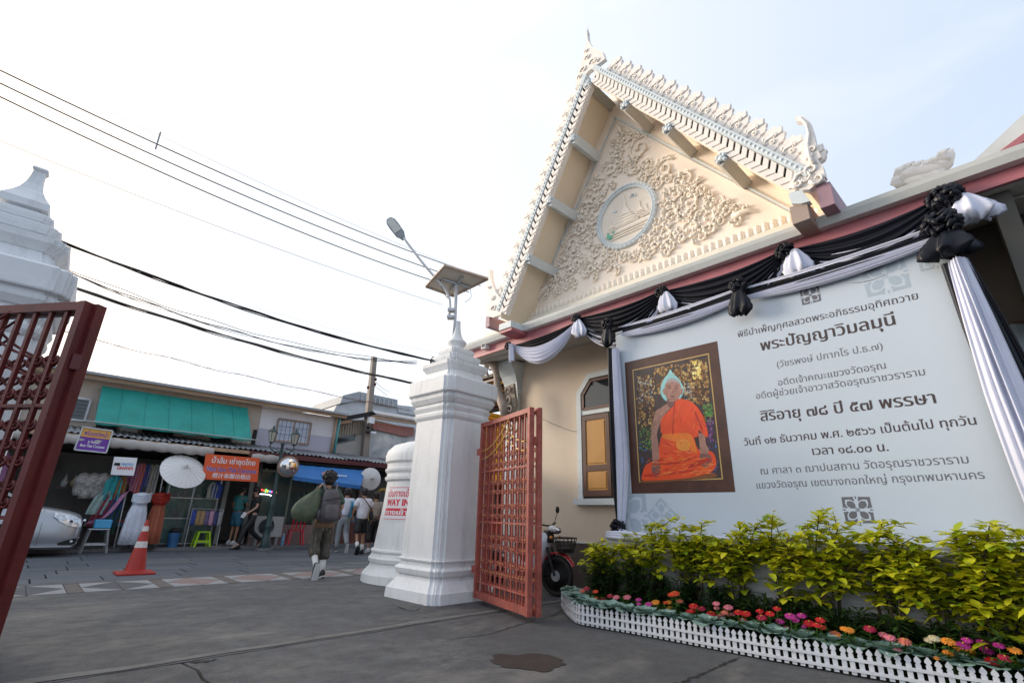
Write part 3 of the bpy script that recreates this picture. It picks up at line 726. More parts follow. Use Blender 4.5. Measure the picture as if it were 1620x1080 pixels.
# ridge spike (chofa at the apex)
tip = GX(931, 50, XB); basep = PKo
q = MB(); q.smooth = False
def apexp(y, z, x): return Vector((XB + x, basep.y + y, basep.z + z))
q.prism([apexp(.32, -.30, 0), apexp(.28, -.05, 0), apexp(.20, .12, 0), apexp(.12, .30, 0), apexp(.06, .48, 0), apexp(.015, .66, 0), apexp(0, .95, 0), apexp(-.02, .66, 0), apexp(-.10, .42, 0), apexp(-.22, .24, 0), apexp(-.34, .08, 0), apexp(-.38, -.12, 0), apexp(0, -.12, 0)], (.08, 0, 0))
q.smooth = True
for (yy, zz, r_) in ((.1, .0, .09), (-.12, .02, .09), (0, .22, .07), (.02, .40, .045), (-.22, -.04, .06), (.2, -.1, .06)):
    q.tube([apexp(yy + r_ * (1 - j / 9) * math.cos(j * .85), zz + r_ * (1 - j / 9) * math.sin(j * .85), -.01) for j in range(8)], .016, 4)
q.lathe(apexp(0, .80, .04), [(.02, 0), (.035, .05), (.018, .09), (.022, .11), (.012, .16), (.004, .30)], 8)
q.build('apex_finial', m_orn, gable)
# lower ends: pink stub beams, carved scrolls, naga-tail finials
def poly_x(pts, X): return [Vector((X, *GX(x, y, X)[1:])) for x, y in pts]
def stub(pts, name, mt, dep, X=XB):
    q = MB(); q.prism(poly_x(pts, X), (dep, 0, 0)); return q.build(name, mt, gable)
# right end
stub([(1247, 306), (1268, 300), (1281, 318), (1267, 322), (1252, 322)], 'beam_head', m_ptrim, .10, XB - .03)
q = MB(); c_ = GX(1262, 322, XB); c_.x = XB; q.bb(c_ + Vector((0, -.09, -.24)), c_ + Vector((.75, .09, -.01))); q.build('stub_beam', mat('taupe_beam', (.40, .31, .26), .7, .06, 3), gable)
q = MB(); c2 = GX(1299, 306, XB); c2.x = XB; q.bb(c2 + Vector((.02, -.10, -.17)), c2 + Vector((.9, .04, .12))); q.build('eave_end', mat('mauve_end', (.36, .22, .26), .55, .08, 4), gable)
stub([(1250, 290), (1245, 275), (1256, 262), (1274, 262), (1290, 262), (1304, 278), (1305, 285), (1290, 292), (1280, 300), (1266, 300)], 'carved_scroll', m_orn, .09, XB - .01)
tail = [(1258, 264), (1268, 252), (1267, 236), (1272, 222), (1276, 208), (1274, 196), (1268, 192), (1259, 192), (1257, 186), (1263, 183), (1272, 185), (1281, 193), (1286, 208), (1290, 226), (1295, 240), (1299, 248), (1294, 252), (1301, 262), (1306, 280)]
q = MB(); q.prism(poly_x(tail, XB - .02), (.09, 0, 0)); q.smooth = True
for (x, y, r_, sg) in ((1272, 282, .11, 1), (1262, 290, .06, -1), (1284, 268, .07, 1), (1280, 246, .05, -1), (1286, 236, .045, 1), (1293, 282, .08, -1)):
    c_ = GX(x, y, XB - .03); c_.x = XB - .03
    q.tube([c_ + Vector((0, r_ * (1 - j / 10) * math.cos(j * .8 * sg), r_ * (1 - j / 10) * math.sin(j * .8 * sg))) for j in range(9)], [.022 - .0015 * j for j in range(9)], 5)
q.tube([Vector((XB - .03, *GX(x, y, XB)[1:])) for x, y in ((1290, 262), (1282, 250), (1279, 232), (1281, 214), (1277, 198), (1266, 188))], [.03, .026, .022, .018, .014, .008], 5)
q.build('naga_tail_finial', m_orn, gable)
# left end
q = MB(); c3 = GX(800, 512, XB); c3.x = XB; q.bb(c3 + Vector((-.02, -.16, -.10)), c3 + Vector((.80, .16, .02))); q.build('stub_beam', m_ptrim, gable)
q = MB(); q.bb(c3 + Vector((.0, -.16, -.16)), c3 + Vector((1.0, .16, -.101))); q.build('eave_end', m_pink, gable)
q = MB(); c4 = GX(771, 508, XB); c4.x = XB; q.bb(c4 + Vector((0, -.06, -.12)), c4 + Vector((.9, .05, .10))); q.build('eave_end', mat('mauve_end', (.36, .2, .2)), gable)
ltail = [(770, 500), (768, 480), (770, 462), (768, 448), (770, 440), (772, 424), (775, 426), (776, 440), (779, 450), (784, 462), (790, 470), (795, 484), (792, 498), (780, 502)]
q = MB(); q.prism(poly_x(ltail, XB - .02), (.09, 0, 0)); q.smooth = True
for (x, y, r_, sg) in ((781, 488, .08, 1), (780, 470, .06, -1), (774, 455, .04, 1)):
    c_ = GX(x, y, XB - .03); c_.x = XB - .03
    q.tube([c_ + Vector((0, r_ * (1 - j / 10) * math.cos(j * .8 * sg), r_ * (1 - j / 10) * math.sin(j * .8 * sg))) for j in range(9)], [.02 - .0015 * j for j in range(9)], 5)
q.build('naga_tail_finial', m_orn, gable)

# --- medallion
mc = GX(993, 341, XT); mtp = GX(1003, 288, XT); mbm = GX(983, 394, XT); mL = GX(946, 356, XT); mR = GX(1040, 328, XT)
ry = (mL.y - mR.y) / 2; rz = (mtp.z - mbm.z) / 2; mc = Vector((XT, (mL.y + mR.y) / 2, (mtp.z + mbm.z) / 2))
med = empty('medallion', mc, parent=gable)
def E2(a, k, x=0): return mc + Vector((x, math.cos(a) * ry * k, math.sin(a) * rz * k))
q = MB(); q.smooth = True; N = 64
q.rings([[E2(2 * math.pi * j / N, k, -x) for j in range(N)] for k, x in ((1.03, .0), (1.03, .035), (1.0, .05), (.96, .05), (.93, .03), (.90, .045), (.87, .04), (.86, .0))], caps=False)
q.build('ring', m_ptrim, med, smooth=True, sharp=40)
q = MB(); q.smooth = True
for j in range(44): q.ball(E2(2 * math.pi * j / 44, .98, -.05), (.014, .016, .016), 6, 4)
q.build('beading', m_ptrim, med, smooth=True, kind='stuff')
q = MB(); q.quad(*[E2(2 * math.pi * j / N, .87, -.006) for j in range(N)]); q.build('disc', mat('medallion_field', (.84, .76, .66), .6, .03, 4), med, fix=False)
# low-relief stupa on its terraces
m_st2 = m_gcream
def mbx(name, pts, dep=-.018, mt=None):
    q = MB(); q.prism([mc + Vector((-.007, -u * ry, v * rz)) for u, v in pts], (dep, 0, 0)); q.build(name, mt or m_relief, med)
def stupa(u0, v0, s):
    P = [(-.42, 0), (-.42, .06), (-.34, .08), (-.34, .16), (-.27, .18), (-.27, .26), (-.20, .28), (-.20, .36), (-.14, .38), (-.13, .48), (-.08, .54), (-.04, .62), (-.03, .74), (0, 1.0), (.03, .74), (.04, .62), (.08, .54), (.13, .48), (.14, .38), (.20, .36), (.20, .28), (.27, .26), (.27, .18), (.34, .16), (.34, .08), (.42, .06), (.42, 0)]
    mbx('stupa', [(u0 + x * s, v0 + y * s) for x, y in P], -.022 * (.6 + s * .4))
    for vv in (.06, .16, .26, .36):
        w_ = {.06: .42, .16: .34, .26: .27, .36: .20}[vv]
        mbx('terrace', [(u0 - w_ * s * 1.04, v0 + vv * s - .012), (u0 + w_ * s * 1.04, v0 + vv * s - .012), (u0 + w_ * s * 1.04, v0 + vv * s + .012), (u0 - w_ * s * 1.04, v0 + vv * s + .012)], -.032)
stupa(0, -.30, .98); stupa(.48, -.26, .55); stupa(-.50, -.36, .42); stupa(.68, -.30, .38)
mbx('terrace', [(-.72, -.44), (.76, -.44), (.80, -.33), (-.62, -.33)], -.02)
for vv, w_ in ((-.46, .72), (-.54, .66), (-.62, .58)): mbx('water_line', [(-w_, vv), (w_, vv), (w_, vv + .03), (-w_, vv + .03)], -.02)
for (u, v) in ((.25, .55), (.33, .52), (-.35, .30), (.30, .58)): mbx('cloud', [(u - .07, v - .02), (u + .08, v - .02), (u + .05, v + .03), (u, v + .045), (u - .05, v + .025)], -.014, m_ptrim)
m_green = mat('relief_green', (.22, .55, .42), .6, .12, 8)
q = MB(); q.smooth = True
for k in range(9): q.ball(mc + Vector((-.02, (.52 + .10 * math.cos(k * 2.3)) * ry, (-.44 + .10 * math.sin(k * 1.9)) * rz)), (.02, .035, .03), 6, 5)
q.build('tree', m_green, med, smooth=True)

# --- vine scrolls carved over the tympanum
rs = random.Random(21)
def scroll(cy, cz, r, sg, a0, turns=1.35, stem=None, nleaf=7):
    q = MB(); q.smooth = True; pts = []; N_ = 22
    for j in range(N_ + 1):
        t_ = j / N_; an = a0 + sg * t_ * turns * 2 * math.pi; k = r * (1 - .80 * t_)
        pts.append(Vector((XT - .008 - .014 * t_, cy + k * math.cos(an), cz + k * math.sin(an))))
    pre = []
    if stem:
        s0 = Vector((XT - .02, stem[0], stem[1])); p0 = pts[0]; tg = (pts[0] - pts[1]).normalized()
        for t_ in (0, .25, .5, .75):
            c1 = p0 + tg * r * .9
            pre.append(s0 * (1 - t_) ** 2 + c1 * 2 * t_ * (1 - t_) + p0 * t_ * t_)
    rad = [.020 + .006 * r * 2] * len(pre) + [(.025 if r > .2 else .017) * (1 - .35 * j / N_) for j in range(N_ + 1)]
    q.tube(pre + pts, rad, 6)
    q.ball(pts[-1] + Vector((-.008, 0, 0)), (.026, .036 * (r / .25 + .3), .036 * (r / .25 + .3)), 8, 6)
    # curling leaflets on the outside and inside of the spiral
    for k in range(nleaf):
        j = 1 + int(k * (N_ * .62) / nleaf); p = pts[j]; c_ = Vector((p.x, cy, cz)); o_ = (p - c_).normalized(); tt = (pts[j + 1] - pts[j]).normalized()
        ln = r * (.42 if r > .2 else .5) * (1 - .35 * k / nleaf)
        lp = [p + o_ * (ln * a) + tt * (ln * b) + Vector((-.012 * c, 0, 0)) for a, b, c in ((0, 0, 0), (.28, .15, 1), (.48, .45, 2), (.42, .78, 2), (.16, .86, 2), (.06, .66, 2))]
        q.tube(lp, [.014, .020, .021, .018, .013, .007], 5)
        if k % 2 == 0 and j < N_ * .5:
            li = [p - o_ * (ln * a) + tt * (ln * b) + Vector((-.01 * c, 0, 0)) for a, b, c in ((0, 0, 0), (.2, .2, 1), (.30, .45, 1.5), (.2, .6, 1.5))]
            q.tube(li, [.014, .018, .015, .008], 5)
    q.build('vine_scroll', m_relief, gable, smooth=True)
def pxs(x, y): p = GX(x, y, XT); return p.y, p.z
S = [  # pixel centre, radius px-ish, sense, start angle
    (990, 222, 15, 1, -1.2), (1012, 235, 22, -1, 2.4), (978, 240, 12, -1, 1.0), (1000, 262, 14, 1, 4.2), (1026, 262, 17, 1, 3.0), (966, 268, 15, 1, .2), (985, 210, 9, -1, 2.0),
    (1052, 268, 20, -1, 2.6), (1085, 285, 24, 1, 3.4), (1068, 305, 17, -1, 1.0), (1108, 300, 17, -1, 2.2), (1092, 322, 20, 1, 4.6), (1128, 322, 18, 1, 2.8), (1120, 345, 20, -1, 1.4), (1150, 332, 15, -1, 2.6), (1168, 330, 10, 1, 3.0), (1062, 340, 19, 1, 4.4), (1088, 362, 21, -1, .6), (1052, 372, 16, -1, .2), (1060, 392, 15, 1, 5.0), (1110, 375, 14, 1, 5.2), (1030, 398, 14, 1, 5.0), (1140, 352, 11, 1, 5.0),
    (948, 290, 15, -1, 1.6), (932, 312, 16, 1, .4), (925, 335, 14, -1, 2.0), (938, 350, 11, 1, .2), (918, 360, 17, 1, .8), (905, 388, 19, -1, 2.2), (928, 385, 16, 1, 5.6), (945, 400, 14, -1, 4.0), (893, 412, 15, 1, 1.0), (912, 418, 18, -1, 3.6), (935, 425, 15, 1, 5.0), (882, 436, 13, -1, 2.2), (900, 444, 13, 1, 4.4), (871, 452, 9, 1, 1.4), (958, 420, 13, -1, 4.6), (984, 410, 14, 1, 4.9), (1005, 408, 13, -1, 4.2), (968, 398, 10, 1, 3), (1022, 380, 10, -1, 4), (950, 312, 9, 1, 2), (1018, 284, 10, -1, 1.2), (1040, 292, 11, 1, 2.0), (866, 462, 6, -1, 1.5), (1180, 334, 7, -1, 2.8), (1008, 216, 9, -1, 1.5), (972, 225, 8, 1, 2.6),
]
for (x, y, r_, sg, a0) in S:
    cy, cz = pxs(x, y); y2, z2 = pxs(x + r_, y); y3, z3 = pxs(x, y - r_); rr_ = .5 * (abs(cy - y2) * .9 + abs(z3 - cz)) * 1.0
    scroll(cy, cz, min(rr_, .46) * .93, sg, a0, nleaf=7 if r_ > 12 else 5)
def okp(y, z, m):
    A2, B2, C2 = (LT.y - .55, 4.98), (RT.y + .55, 4.98), (apexT.y, apexT.z - .45)
    def side(a, b): return ((b[0] - a[0]) * (z - a[1]) - (b[1] - a[1]) * (y - a[0])) / math.hypot(b[0] - a[0], b[1] - a[1])
    return all(abs(v) > m and v < 0 for v in (side(A2, C2) * -1 if side(A2, C2) > 0 and False else side(A2, C2), side(C2, B2), side(B2, A2))) or all(v > m for v in (side(A2, C2), side(C2, B2), side(B2, A2)))
rs = random.Random(5); pl2 = []
for k in range(2600):
    y = rs.uniform(1.5, 7.2); z = rs.uniform(5.05, 8.4); r_ = rs.uniform(.07, .12)
    if not okp(y, z, r_): continue
    if ((y - mc.y) / (ry + r_)) ** 2 + ((z - mc.z) / (rz + r_)) ** 2 < 1.02: continue
    if any((y - a) ** 2 + (z - b) ** 2 < (r_ + c) ** 2 * .62 for a, b, c in pl2): continue
    if any((y - pxs(x, yy)[0]) ** 2 + (z - pxs(x, yy)[1]) ** 2 < (.5 * r_) ** 2 for x, yy, *_ in S): continue
    pl2.append((y, z, r_)); scroll(y, z, r_, rs.choice((-1, 1)), rs.uniform(0, 6.28), 1.1, nleaf=4)
    if len(pl2) > 75: break
# pointed vine tips at the two ends and the crown
for pts in ([(1160, 345), (1175, 338), (1186, 334), (1196, 338)], [(868, 455), (860, 460), (855, 468), (853, 475)], [(985, 212), (980, 203), (975, 196)]):
    q = MB(); q.smooth = True; q.tube([Vector((XT - .03, *pxs(*p))) for p in pts], [.05, .05, .035, .008][:len(pts)] if len(pts) == 4 else [.04, .03, .006], 6); q.build('vine_tip', m_relief, gable, smooth=True)

# --- window in the wall
win = empty('window', (XW, 5.0, 1.4), parent=hall)
wy0, wy1 = 5.46, 3.95; zs = 1.36
wtl = GX(912.6, 612, XW);
def yz(l, X=XW): return [Vector((X, y, z)) for y, z in l]
oL, oR, ch_, zt_ = 5.79, 4.35, .25, 3.62
outer = [(oL, 1.40), (oL, zt_ - .33), (oL - .28, zt_), (oR + .28, zt_), (oR, zt_ - .33), (oR, 1.40)]
il = .10
inner = [(oL - il, 1.40), (oL - il, zt_ - .37), (oL - .32, zt_ - il), (oR + .32, zt_ - il), (oR + il, zt_ - .37), (oR + il, 1.40)]
q = MB()
for i in range(5):
    a_, b_, c_, d_ = outer[i], outer[i + 1], inner[i + 1], inner[i]
    q.prism(yz([a_, b_, c_, d_], XW - .05), (.048, 0, 0))
q.build('surround', m_ptrim, win)
q = MB(); q.bb((XW - .12, oR - .02, 1.30), (XW - .001, oL + .05, 1.40)); q.build('sill', m_ptrim, win)
q = MB(); q.prism(yz([(y, z) for y, z in inner], XW - .012), (.010, 0, 0)); q.build('recess', mat('window_dark', (.03, .02, .018), .5, .1, 3), win)
q = MB(); q.bb((XW - .035, oR + il, 2.86), (XW - .013, oL - il, 2.955)); q.build('transom', m_ptrim, win)
ff = .045
q = MB()
top = [(oL - il - ff, 2.96), (oL - il - ff, zt_ - .39), (oL - .34, zt_ - il - ff), (oR + .34, zt_ - il - ff), (oR + il + ff, zt_ - .39), (oR + il + ff, 2.96)]
q.prism(yz(top, XW - .022), (.008, 0, 0)); q.build('pane', m_glass, win)
for k in range(4):
    a_, b_ = top[k], top[k + 1]
q = MB()
for a_, b_ in zip(top, top[1:] + top[:1]): q.bar(Vector((XW - .03, *a_)), Vector((XW - .03, *b_)), .05, .03, up=(1, 0, 0))
q.build('fanlight_frame', m_wood, win)
for (yy0, yy1) in ((oL - il - .02, (oL + oR) / 2 + .01), ((oL + oR) / 2 - .01, oR + il + .02)):
    q = MB(); w_ = .075; z0, z1 = 1.44, 2.84; x0 = XW - .045; x1 = XW - .014
    for (za, zb_) in ((z0, z0 + .10), (z0 + .42, z0 + .52), (z1 - .09, z1)): q.bb((x0, yy1, za), (x1, yy0, zb_))
    q.bb((x0 - .001, yy0 - w_, z0), (x1, yy0, z1)); q.bb((x0 - .001, yy1, z0), (x1, yy1 + w_, z1)); sh = q.build('shutter', m_wood, win)
    for (za, zb_) in ((z0 + .10, z0 + .42), (z0 + .52, z1 - .09)):
        q = MB(); q.bb((x0 + .014, yy1 + w_, za), (x1, yy0 - w_, zb_)); q.bevbox((x0 + .004, yy1 + w_ + .03, za + .03), (x0 + .0139, yy0 - w_ - .03, zb_ - .03), .003); q.build('panel', m_ochre, sh)

# camera on the fascia
cc = GX(768, 548, XF - .08)
cv = empty('security_camera', cc, 'small white box security camera on the pink fascia', 'security camera')
q = MB(); q.bevbox(cc + Vector((-.06, -.07, -.06)), cc + Vector((.06, .07, .06)), .012); q.build('housing', m_white, cv)
q = MB(); q.bb(cc + Vector((-.066, -.045, -.03)), cc + Vector((-.0605, .045, .04))); q.build('lens_window', m_glass, cv)

# ------------------------------------------------ things seen behind the pillar: eave bracket, dark eave, golden shrine, cabinet
eb = empty('carved_eave_bracket', GX(795, 620, 6.6), 'weathered naga-shaped carved bracket under the eave beside the white pillar', 'eave bracket')
q = MB(); q.smooth = True
def bx_(pts, X, r): q.tube([Vector((X, *GX(x, y, X)[1:])) for x, y in pts], r, 8)
bx_([(800, 655), (797, 640), (790, 625), (787, 610), (786, 595), (783, 582), (776, 574), (770, 578), (769, 588), (774, 598)], 6.6, [.10, .11, .095, .075, .07, .075, .08, .065, .04, .014])
for (x, y, r_, sg) in ((777, 583, .10, 1), (805, 632, .13, -1), (806, 618, .09, 1), (808, 648, .10, 1)):
    c_ = GX(x, y, 6.62); q.tube([c_ + Vector((-.03, r_ * (1 - j / 10) * math.cos(j * .8 * sg), r_ * (1 - j / 10) * math.sin(j * .8 * sg))) for j in range(9)], [.03 - .002 * j for j in range(9)], 6)
q.smooth = False
q.build('carving', mat('weathered_stucco', (.36, .29, .24), .7, .25, 9, dirt=.4), eb, smooth=True)
q = MB(); q.prism([Vector((6.64, *GX(x, y, 6.64)[1:])) for x, y in ((798, 612), (812, 606), (816, 640), (812, 662), (800, 664))], (.06, 0, 0)); q.build('back_plate', mat('weathered_stucco2', (.30, .25, .20), .7, .3, 9, dirt=.4), eb)
# far eave with dark striped underside
fe = empty('side_hall_eave', (9.0, 10.5, 3.9), 'dark slatted eave with gilt edges seen behind the pillar', 'eave')
for k in range(9):
    q = MB(); q.bar((8.0 + k * .28, 9.2, 4.35 - k * .0), (8.0 + k * .28, 13, 4.35), .10, .06); q.build('slat', m_gold if k % 2 else m_wood, fe)
q = MB(); q.bb((7.9, 9.2, 4.42), (11, 13, 4.5)); q.build('eave_board', mat('eave_dark', (.05, .035, .025), .6, .2, 5), fe)
gs = empty('golden_shrine', (9.2, 11.0, 0), 'tiered golden yellow shrine roof glimpsed behind the red gate', 'shrine')
m_yel = mat('shrine_yellow', (.72, .38, .03), .45, .12, 5)
for k in range(9):
    z = 1.9 + k * .22; h_ = 1.15 - k * .09
    q = MB(); q.rings([[Vector((9.2 + sx * (h_ + d), 11.0 + sy * (h_ + d), z + dz)) for sx, sy in ((-1, -1), (1, -1), (1, 1), (-1, 1))] for d, dz in ((.06, 0), (.08, .05), (-.02, .12), (-.04, .20))]); q.build('tier', m_yel, gs)
for sx in (-1, 1):
    for sy in (-1, 1):
        q = MB(); q.lathe((9.2 + sx * .9, 11 + sy * .9, 0), [(.09, 0), (.09, .2), (.07, .25), (.07, 1.7), (.1, 1.89)], 12); q.build('column', mat('shrine_red', (.30, .02, .02), .4, .1, 5), gs)
q = MB(); q.bb((8.4, 10.2, .0), (10, 11.8, .7)); q.build('plinth', mat('shrine_red', (.3, .02, .02)), gs)
cb = empty('red_cabinet', (7.6, 8.9, 0), 'red cabinet with teal front board behind the folded gate', 'cabinet')
q = MB(); q.bb((7.3, 8.6, 0), (8.1, 9.2, 1.05)); q.build('body', mat('cabinet_red', (.32, .03, .025), .4, .15, 4), cb)
q = MB(); q.bb((7.25, 8.55, 1.051), (8.15, 9.25, 1.10)); q.build('top', mat('cabinet_red', (.3, .02, .02)), cb)
q = MB(); q.bb((7.28, 8.65, 1.101), (7.34, 9.15, 1.55)); q.build('front_board', mat('teal_board', (.03, .20, .22), .5, .1, 4), cb)
q = MB(); q.bb((7.28, 8.7, .3), (7.298, 9.1, .9)); q.build('door', mat('door_darkred', (.18, .015, .015), .4, .1, 4), cb)
bd = empty('rear_building', (12, 14, 0), 'shadowed brown temple outbuilding behind the gate', 'building')
q = MB(); q.bb((10.5, 10.5, 0), (15, 13, 4.0)); q.build('wall', mat('outbuilding_brown', (.14, .10, .075), .7, .2, 2), bd)
q = MB(); q.bb((10.44, 10.8, .1), (10.499, 11.7, 2.3)); q.build('door', m_wood, bd)
# thin electric lead across the wall
q = MB(); q.tube(spline([GX(842, 655, XW - .02), GX(870, 668, XW - .02), GX(900, 680, XW - .02), GX(918, 682, XW - .02)], 5), .004, 5)
q.build('electric_lead', m_grey, label='thin black lead sagging across the cream wall to the window', cat='cable')

# ================================================================== SECOND HALL at the right edge
h2 = empty('side_hall', (6.6, -1.5, 0), 'second hall at the right edge with mauve gable board and dark porch', 'temple hall')
X2 = 6.3
def px2(l, X=X2): return [Vector((X, *GX(x, y, X)[1:])) for x, y in l]
q = MB(); q.prism(px2([(1500, 292), (1700, 105), (1700, 150), (1552, 262), (1520, 300)]), (.5, 0, 0)); q.build('bargeboard', m_gutter, h2)
q = MB(); q.prism(px2([(1552, 261), (1700, 151), (1700, 164), (1566, 262)], X2 - .04), (.5, 0, 0)); q.build('mauve_moulding', m_pink, h2)
q = MB(); q.prism(px2([(1560, 262), (1700, 166), (1700, 230), (1604, 262)], X2 + .02), (.5, 0, 0)); q.build('gable_board', mat('mauve_board', (.26, .09, .13), .55, .12, 3), h2)
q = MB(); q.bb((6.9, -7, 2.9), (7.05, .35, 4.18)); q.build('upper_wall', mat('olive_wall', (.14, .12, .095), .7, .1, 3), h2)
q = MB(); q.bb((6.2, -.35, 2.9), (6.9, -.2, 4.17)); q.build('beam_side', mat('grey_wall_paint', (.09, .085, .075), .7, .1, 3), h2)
q = MB(); q.bar((XF, Y1 - .1, 4.30), (XF, -6, 4.34), .05, .17); q.build('fascia', m_pink, h2)
cu = empty('grey_curtain', (6.75, -.5, 0), 'pleated grey curtain hanging in the dark porch right of the banner', 'curtain')
q = MB(); q.smooth = True; rows = []
for z in (0, .8, 1.6, 2.4, 3.0): rows.append([Vector((6.75 + .05 * math.sin(j * .9) + .02 * math.sin(j * 2.3 + z), .35 - j * .035, z)) for j in range(150)])
q.grid(rows); q.build('pleats', mat('grey_curtain_cloth', (.30, .34, .36), .7, .08, 3), cu, smooth=True, fix=False)
q = MB(); q.tube([(6.75, .4, 3.01), (6.75, -5, 3.01)], .02, 6); q.build('rod', m_wood, cu)
# naga crest ornament on the eave near the right end
nc_ = empty('naga_crest', GX(1465, 285, 6.35), 'cream naga crest with upturned horn standing on the eave roof', 'roof ornament')
q = MB(); q.smooth = True; X3 = 6.35
sp = [(1423, 296), (1428, 282), (1440, 276), (1455, 274), (1470, 272), (1484, 266), (1496, 256), (1503, 244), (1507, 236)]
q.tube([Vector((X3, *GX(x, y, X3)[1:])) for x, y in sp], [.05, .10, .11, .11, .11, .10, .08, .05, .012], 8)
q.tube([Vector((X3, *GX(x, y, X3)[1:])) for x, y in ((1424, 294), (1450, 286), (1480, 280), (1495, 270))], [.06, .09, .10, .06], 8)
for x, y in sp[:-2]:
    for k in range(3):
        p = GX(x + k * 4, y - 2 - k, X3 - .05); q.tube([p, p + Vector((-.03, .05, .04)), p + Vector((-.03, .03, .10)), p + Vector((-.02, -.02, .12))], [.03, .03, .022, .008], 5)
q.build('crest', m_orn, nc_, smooth=True)
# ================================================================== MEMORIAL BANNER  plane x = 5.94
XN = 5.94
ban = empty('memorial_banner', (XN, 2.1, .85), 'large pale blue memorial banner with Thai lettering and monk portrait', 'banner')
def NB(x, y, off=0.0): p = GX(x, y, XN); return Vector((XN - off, p.y, p.z))
by0, by1 = 4.08, .17; bz0, bz1 = .86, 3.76
q = MB(); q.prism([(XN, by0, bz0), (XN, by1 - 1.1, bz0), (XN, by1, bz1 + .02), (XN, by0, bz1)][::1] if False else [(XN, by0, bz0), (XN, by1, bz0), (XN, by1, bz1), (XN, by0, bz1)], (.05, 0, 0)); q.build('panel', m_banner, ban)
for y in (by0 - .03, 2.1, by1 + .03):
    q = MB(); q.bb((XN + .051, y - .03, 0), (XN + .11, y + .03, bz1)); q.build('post', m_metal, ban)
LINES = [("พิธีบำเพ็ญกุศลสวดพระอภิธรรมอุทิศถวาย", (1167, 530), (1452, 468), .004, m_ink), ("พระปัญญาวิมลมุนี", (1203, 549), (1416, 506), .022, m_ink), ("(วัชรพงษ์ ปภากโร ป.ธ.๗)", (1229, 577), (1396, 547), 0, m_inkg),
    ("อดีตเจ้าคณะแขวงวัดอรุณ", (1231, 606), (1401, 578), .004, m_inkg), ("อดีตผู้ช่วยเจ้าอาวาสวัดอรุณราชวราราม", (1196, 627), (1463, 588), .004, m_inkg), ("สิริอายุ ๗๘ ปี ๕๗ พรรษา", (1203, 660), (1480, 630), .020, m_ink),
    ("วันที่ ๑๒ ธันวาคม พ.ศ. ๒๕๖๖ เป็นต้นไป ทุกวัน", (1177, 700), (1544, 665), .010, m_ink), ("เวลา ๑๘.๐๐ น.", (1285, 714), (1405, 707), .012, m_ink), ("ณ ศาลา ๓ ฌาปนสถาน วัดอรุณราชวราราม", (1203, 746), (1532, 727), .004, m_inkg), ("แขวงวัดอรุณ เขตบางกอกใหญ่ กรุงเทพมหานคร", (1197, 768), (1557, 751), .004, m_inkg)]
for body, a_, b_, bold, mt in LINES: text_obj('lettering', body, NB(*a_, .0015), NB(*b_, .0015), mt, ban, bold, up=(0, 0, 1))
def flower_emblem(c, s, mt, off=.0015, name='flower_emblem', rot=0):
    """square four-petal Thai flower drawn as cut-outs"""
    q = MB()
    def P(u, v): cr, sr = math.cos(rot), math.sin(rot); return Vector((XN - off, min(by0 - .01, max(by1 + .01, c.y - (u * cr - v * sr) * s)), c.z + (u * sr + v * cr) * s))
    for k in range(4):
        def Rk(u, v):
            for _ in range(k): u, v = -v, u
            return P(u, v)
        q.quad(Rk(.11, .13), Rk(.13, .11), Rk(.40, .10), Rk(.58, .22), Rk(.64, .38), Rk(.60, .60), Rk(.38, .64), Rk(.22, .58), Rk(.10, .40))
        q.quad(Rk(.75, .46), Rk(.70, .28), Rk(.60, .14), Rk(.72, .12), Rk(.86, .18), Rk(.96, .15), Rk(.93, .30), Rk(.92, .92), Rk(.72, .72))
        q.quad(Rk(.46, .75), Rk(.72, .72), Rk(.92, .92), Rk(.30, .93), Rk(.15, .96), Rk(.18, .86), Rk(.12, .72), Rk(.14, .60), Rk(.28, .70))
        q.quad(Rk(.84, -.06), Rk(1.04, 0), Rk(.84, .06), Rk(.76, 0))
    for k in range(16):
        a0, a1 = k * math.pi / 8, (k + 1) * math.pi / 8
        q.quad(P(.10 * math.cos(a0), .10 * math.sin(a0)), P(.14 * math.cos(a0), .14 * math.sin(a0)), P(.14 * math.cos(a1), .14 * math.sin(a1)), P(.10 * math.cos(a1), .10 * math.sin(a1)))
    q.quad(*[P(.06 * math.cos(k * math.pi / 4), .06 * math.sin(k * math.pi / 4)) for k in range(8)])
    return q.build(name, mt, ban, fix=False)
flower_emblem(NB(1282, 467), .105, m_inkg); flower_emblem(NB(1357, 806), .13, m_inkg)
flower_emblem(NB(1400, 437), .20, m_ghost, .001, 'ghost_flower'); flower_emblem(NB(1047, 815), .17, m_ghost, .001, 'ghost_flower', math.pi / 4); flower_emblem(NB(993, 815), .32, m_ghost, .0012, 'ghost_flower'); flower_emblem(NB(1478, 405), .14, m_ghost, .001, 'ghost_flower')
# printed portrait
def pz(l, off, ox=960, oy=520, s=3.858): return [NB(ox + x / s, oy + y / s, off) for x, y in l]
def flat(name, l, off, mt, smooth=True, par=None):
    pts = pz(l, off); pts = spline(pts, 4, True) if smooth else pts
    for p in pts: p.x = XN - off
    q = MB(); q.cm = 0; rv, re, rf, *_ = delaunay_2d_cdt([Vector((p.y, p.z)) for p in pts], [], [list(range(len(pts)))], 1, 1e-6)
    q.add([Vector((XN - off, v.x, v.y)) for v in rv], [list(f) for f in rf]); return q.build(name, mt, par or port, fix=False)
port = empty('printed_portrait', NB(1076, 660), parent=ban)
fr = [NB(988, 573.5), NB(1133, 540), NB(1165, 776), NB(1000, 782)]
fy0 = (fr[0].y + fr[3].y) / 2; fy1 = (fr[1].y + fr[2].y) / 2; fz1 = (fr[0].z + fr[1].z) / 2; fz0 = (fr[2].z + fr[3].z) / 2
m_frame = mat('print_frame_brown', (.075, .028, .018), .4, .3, 4)
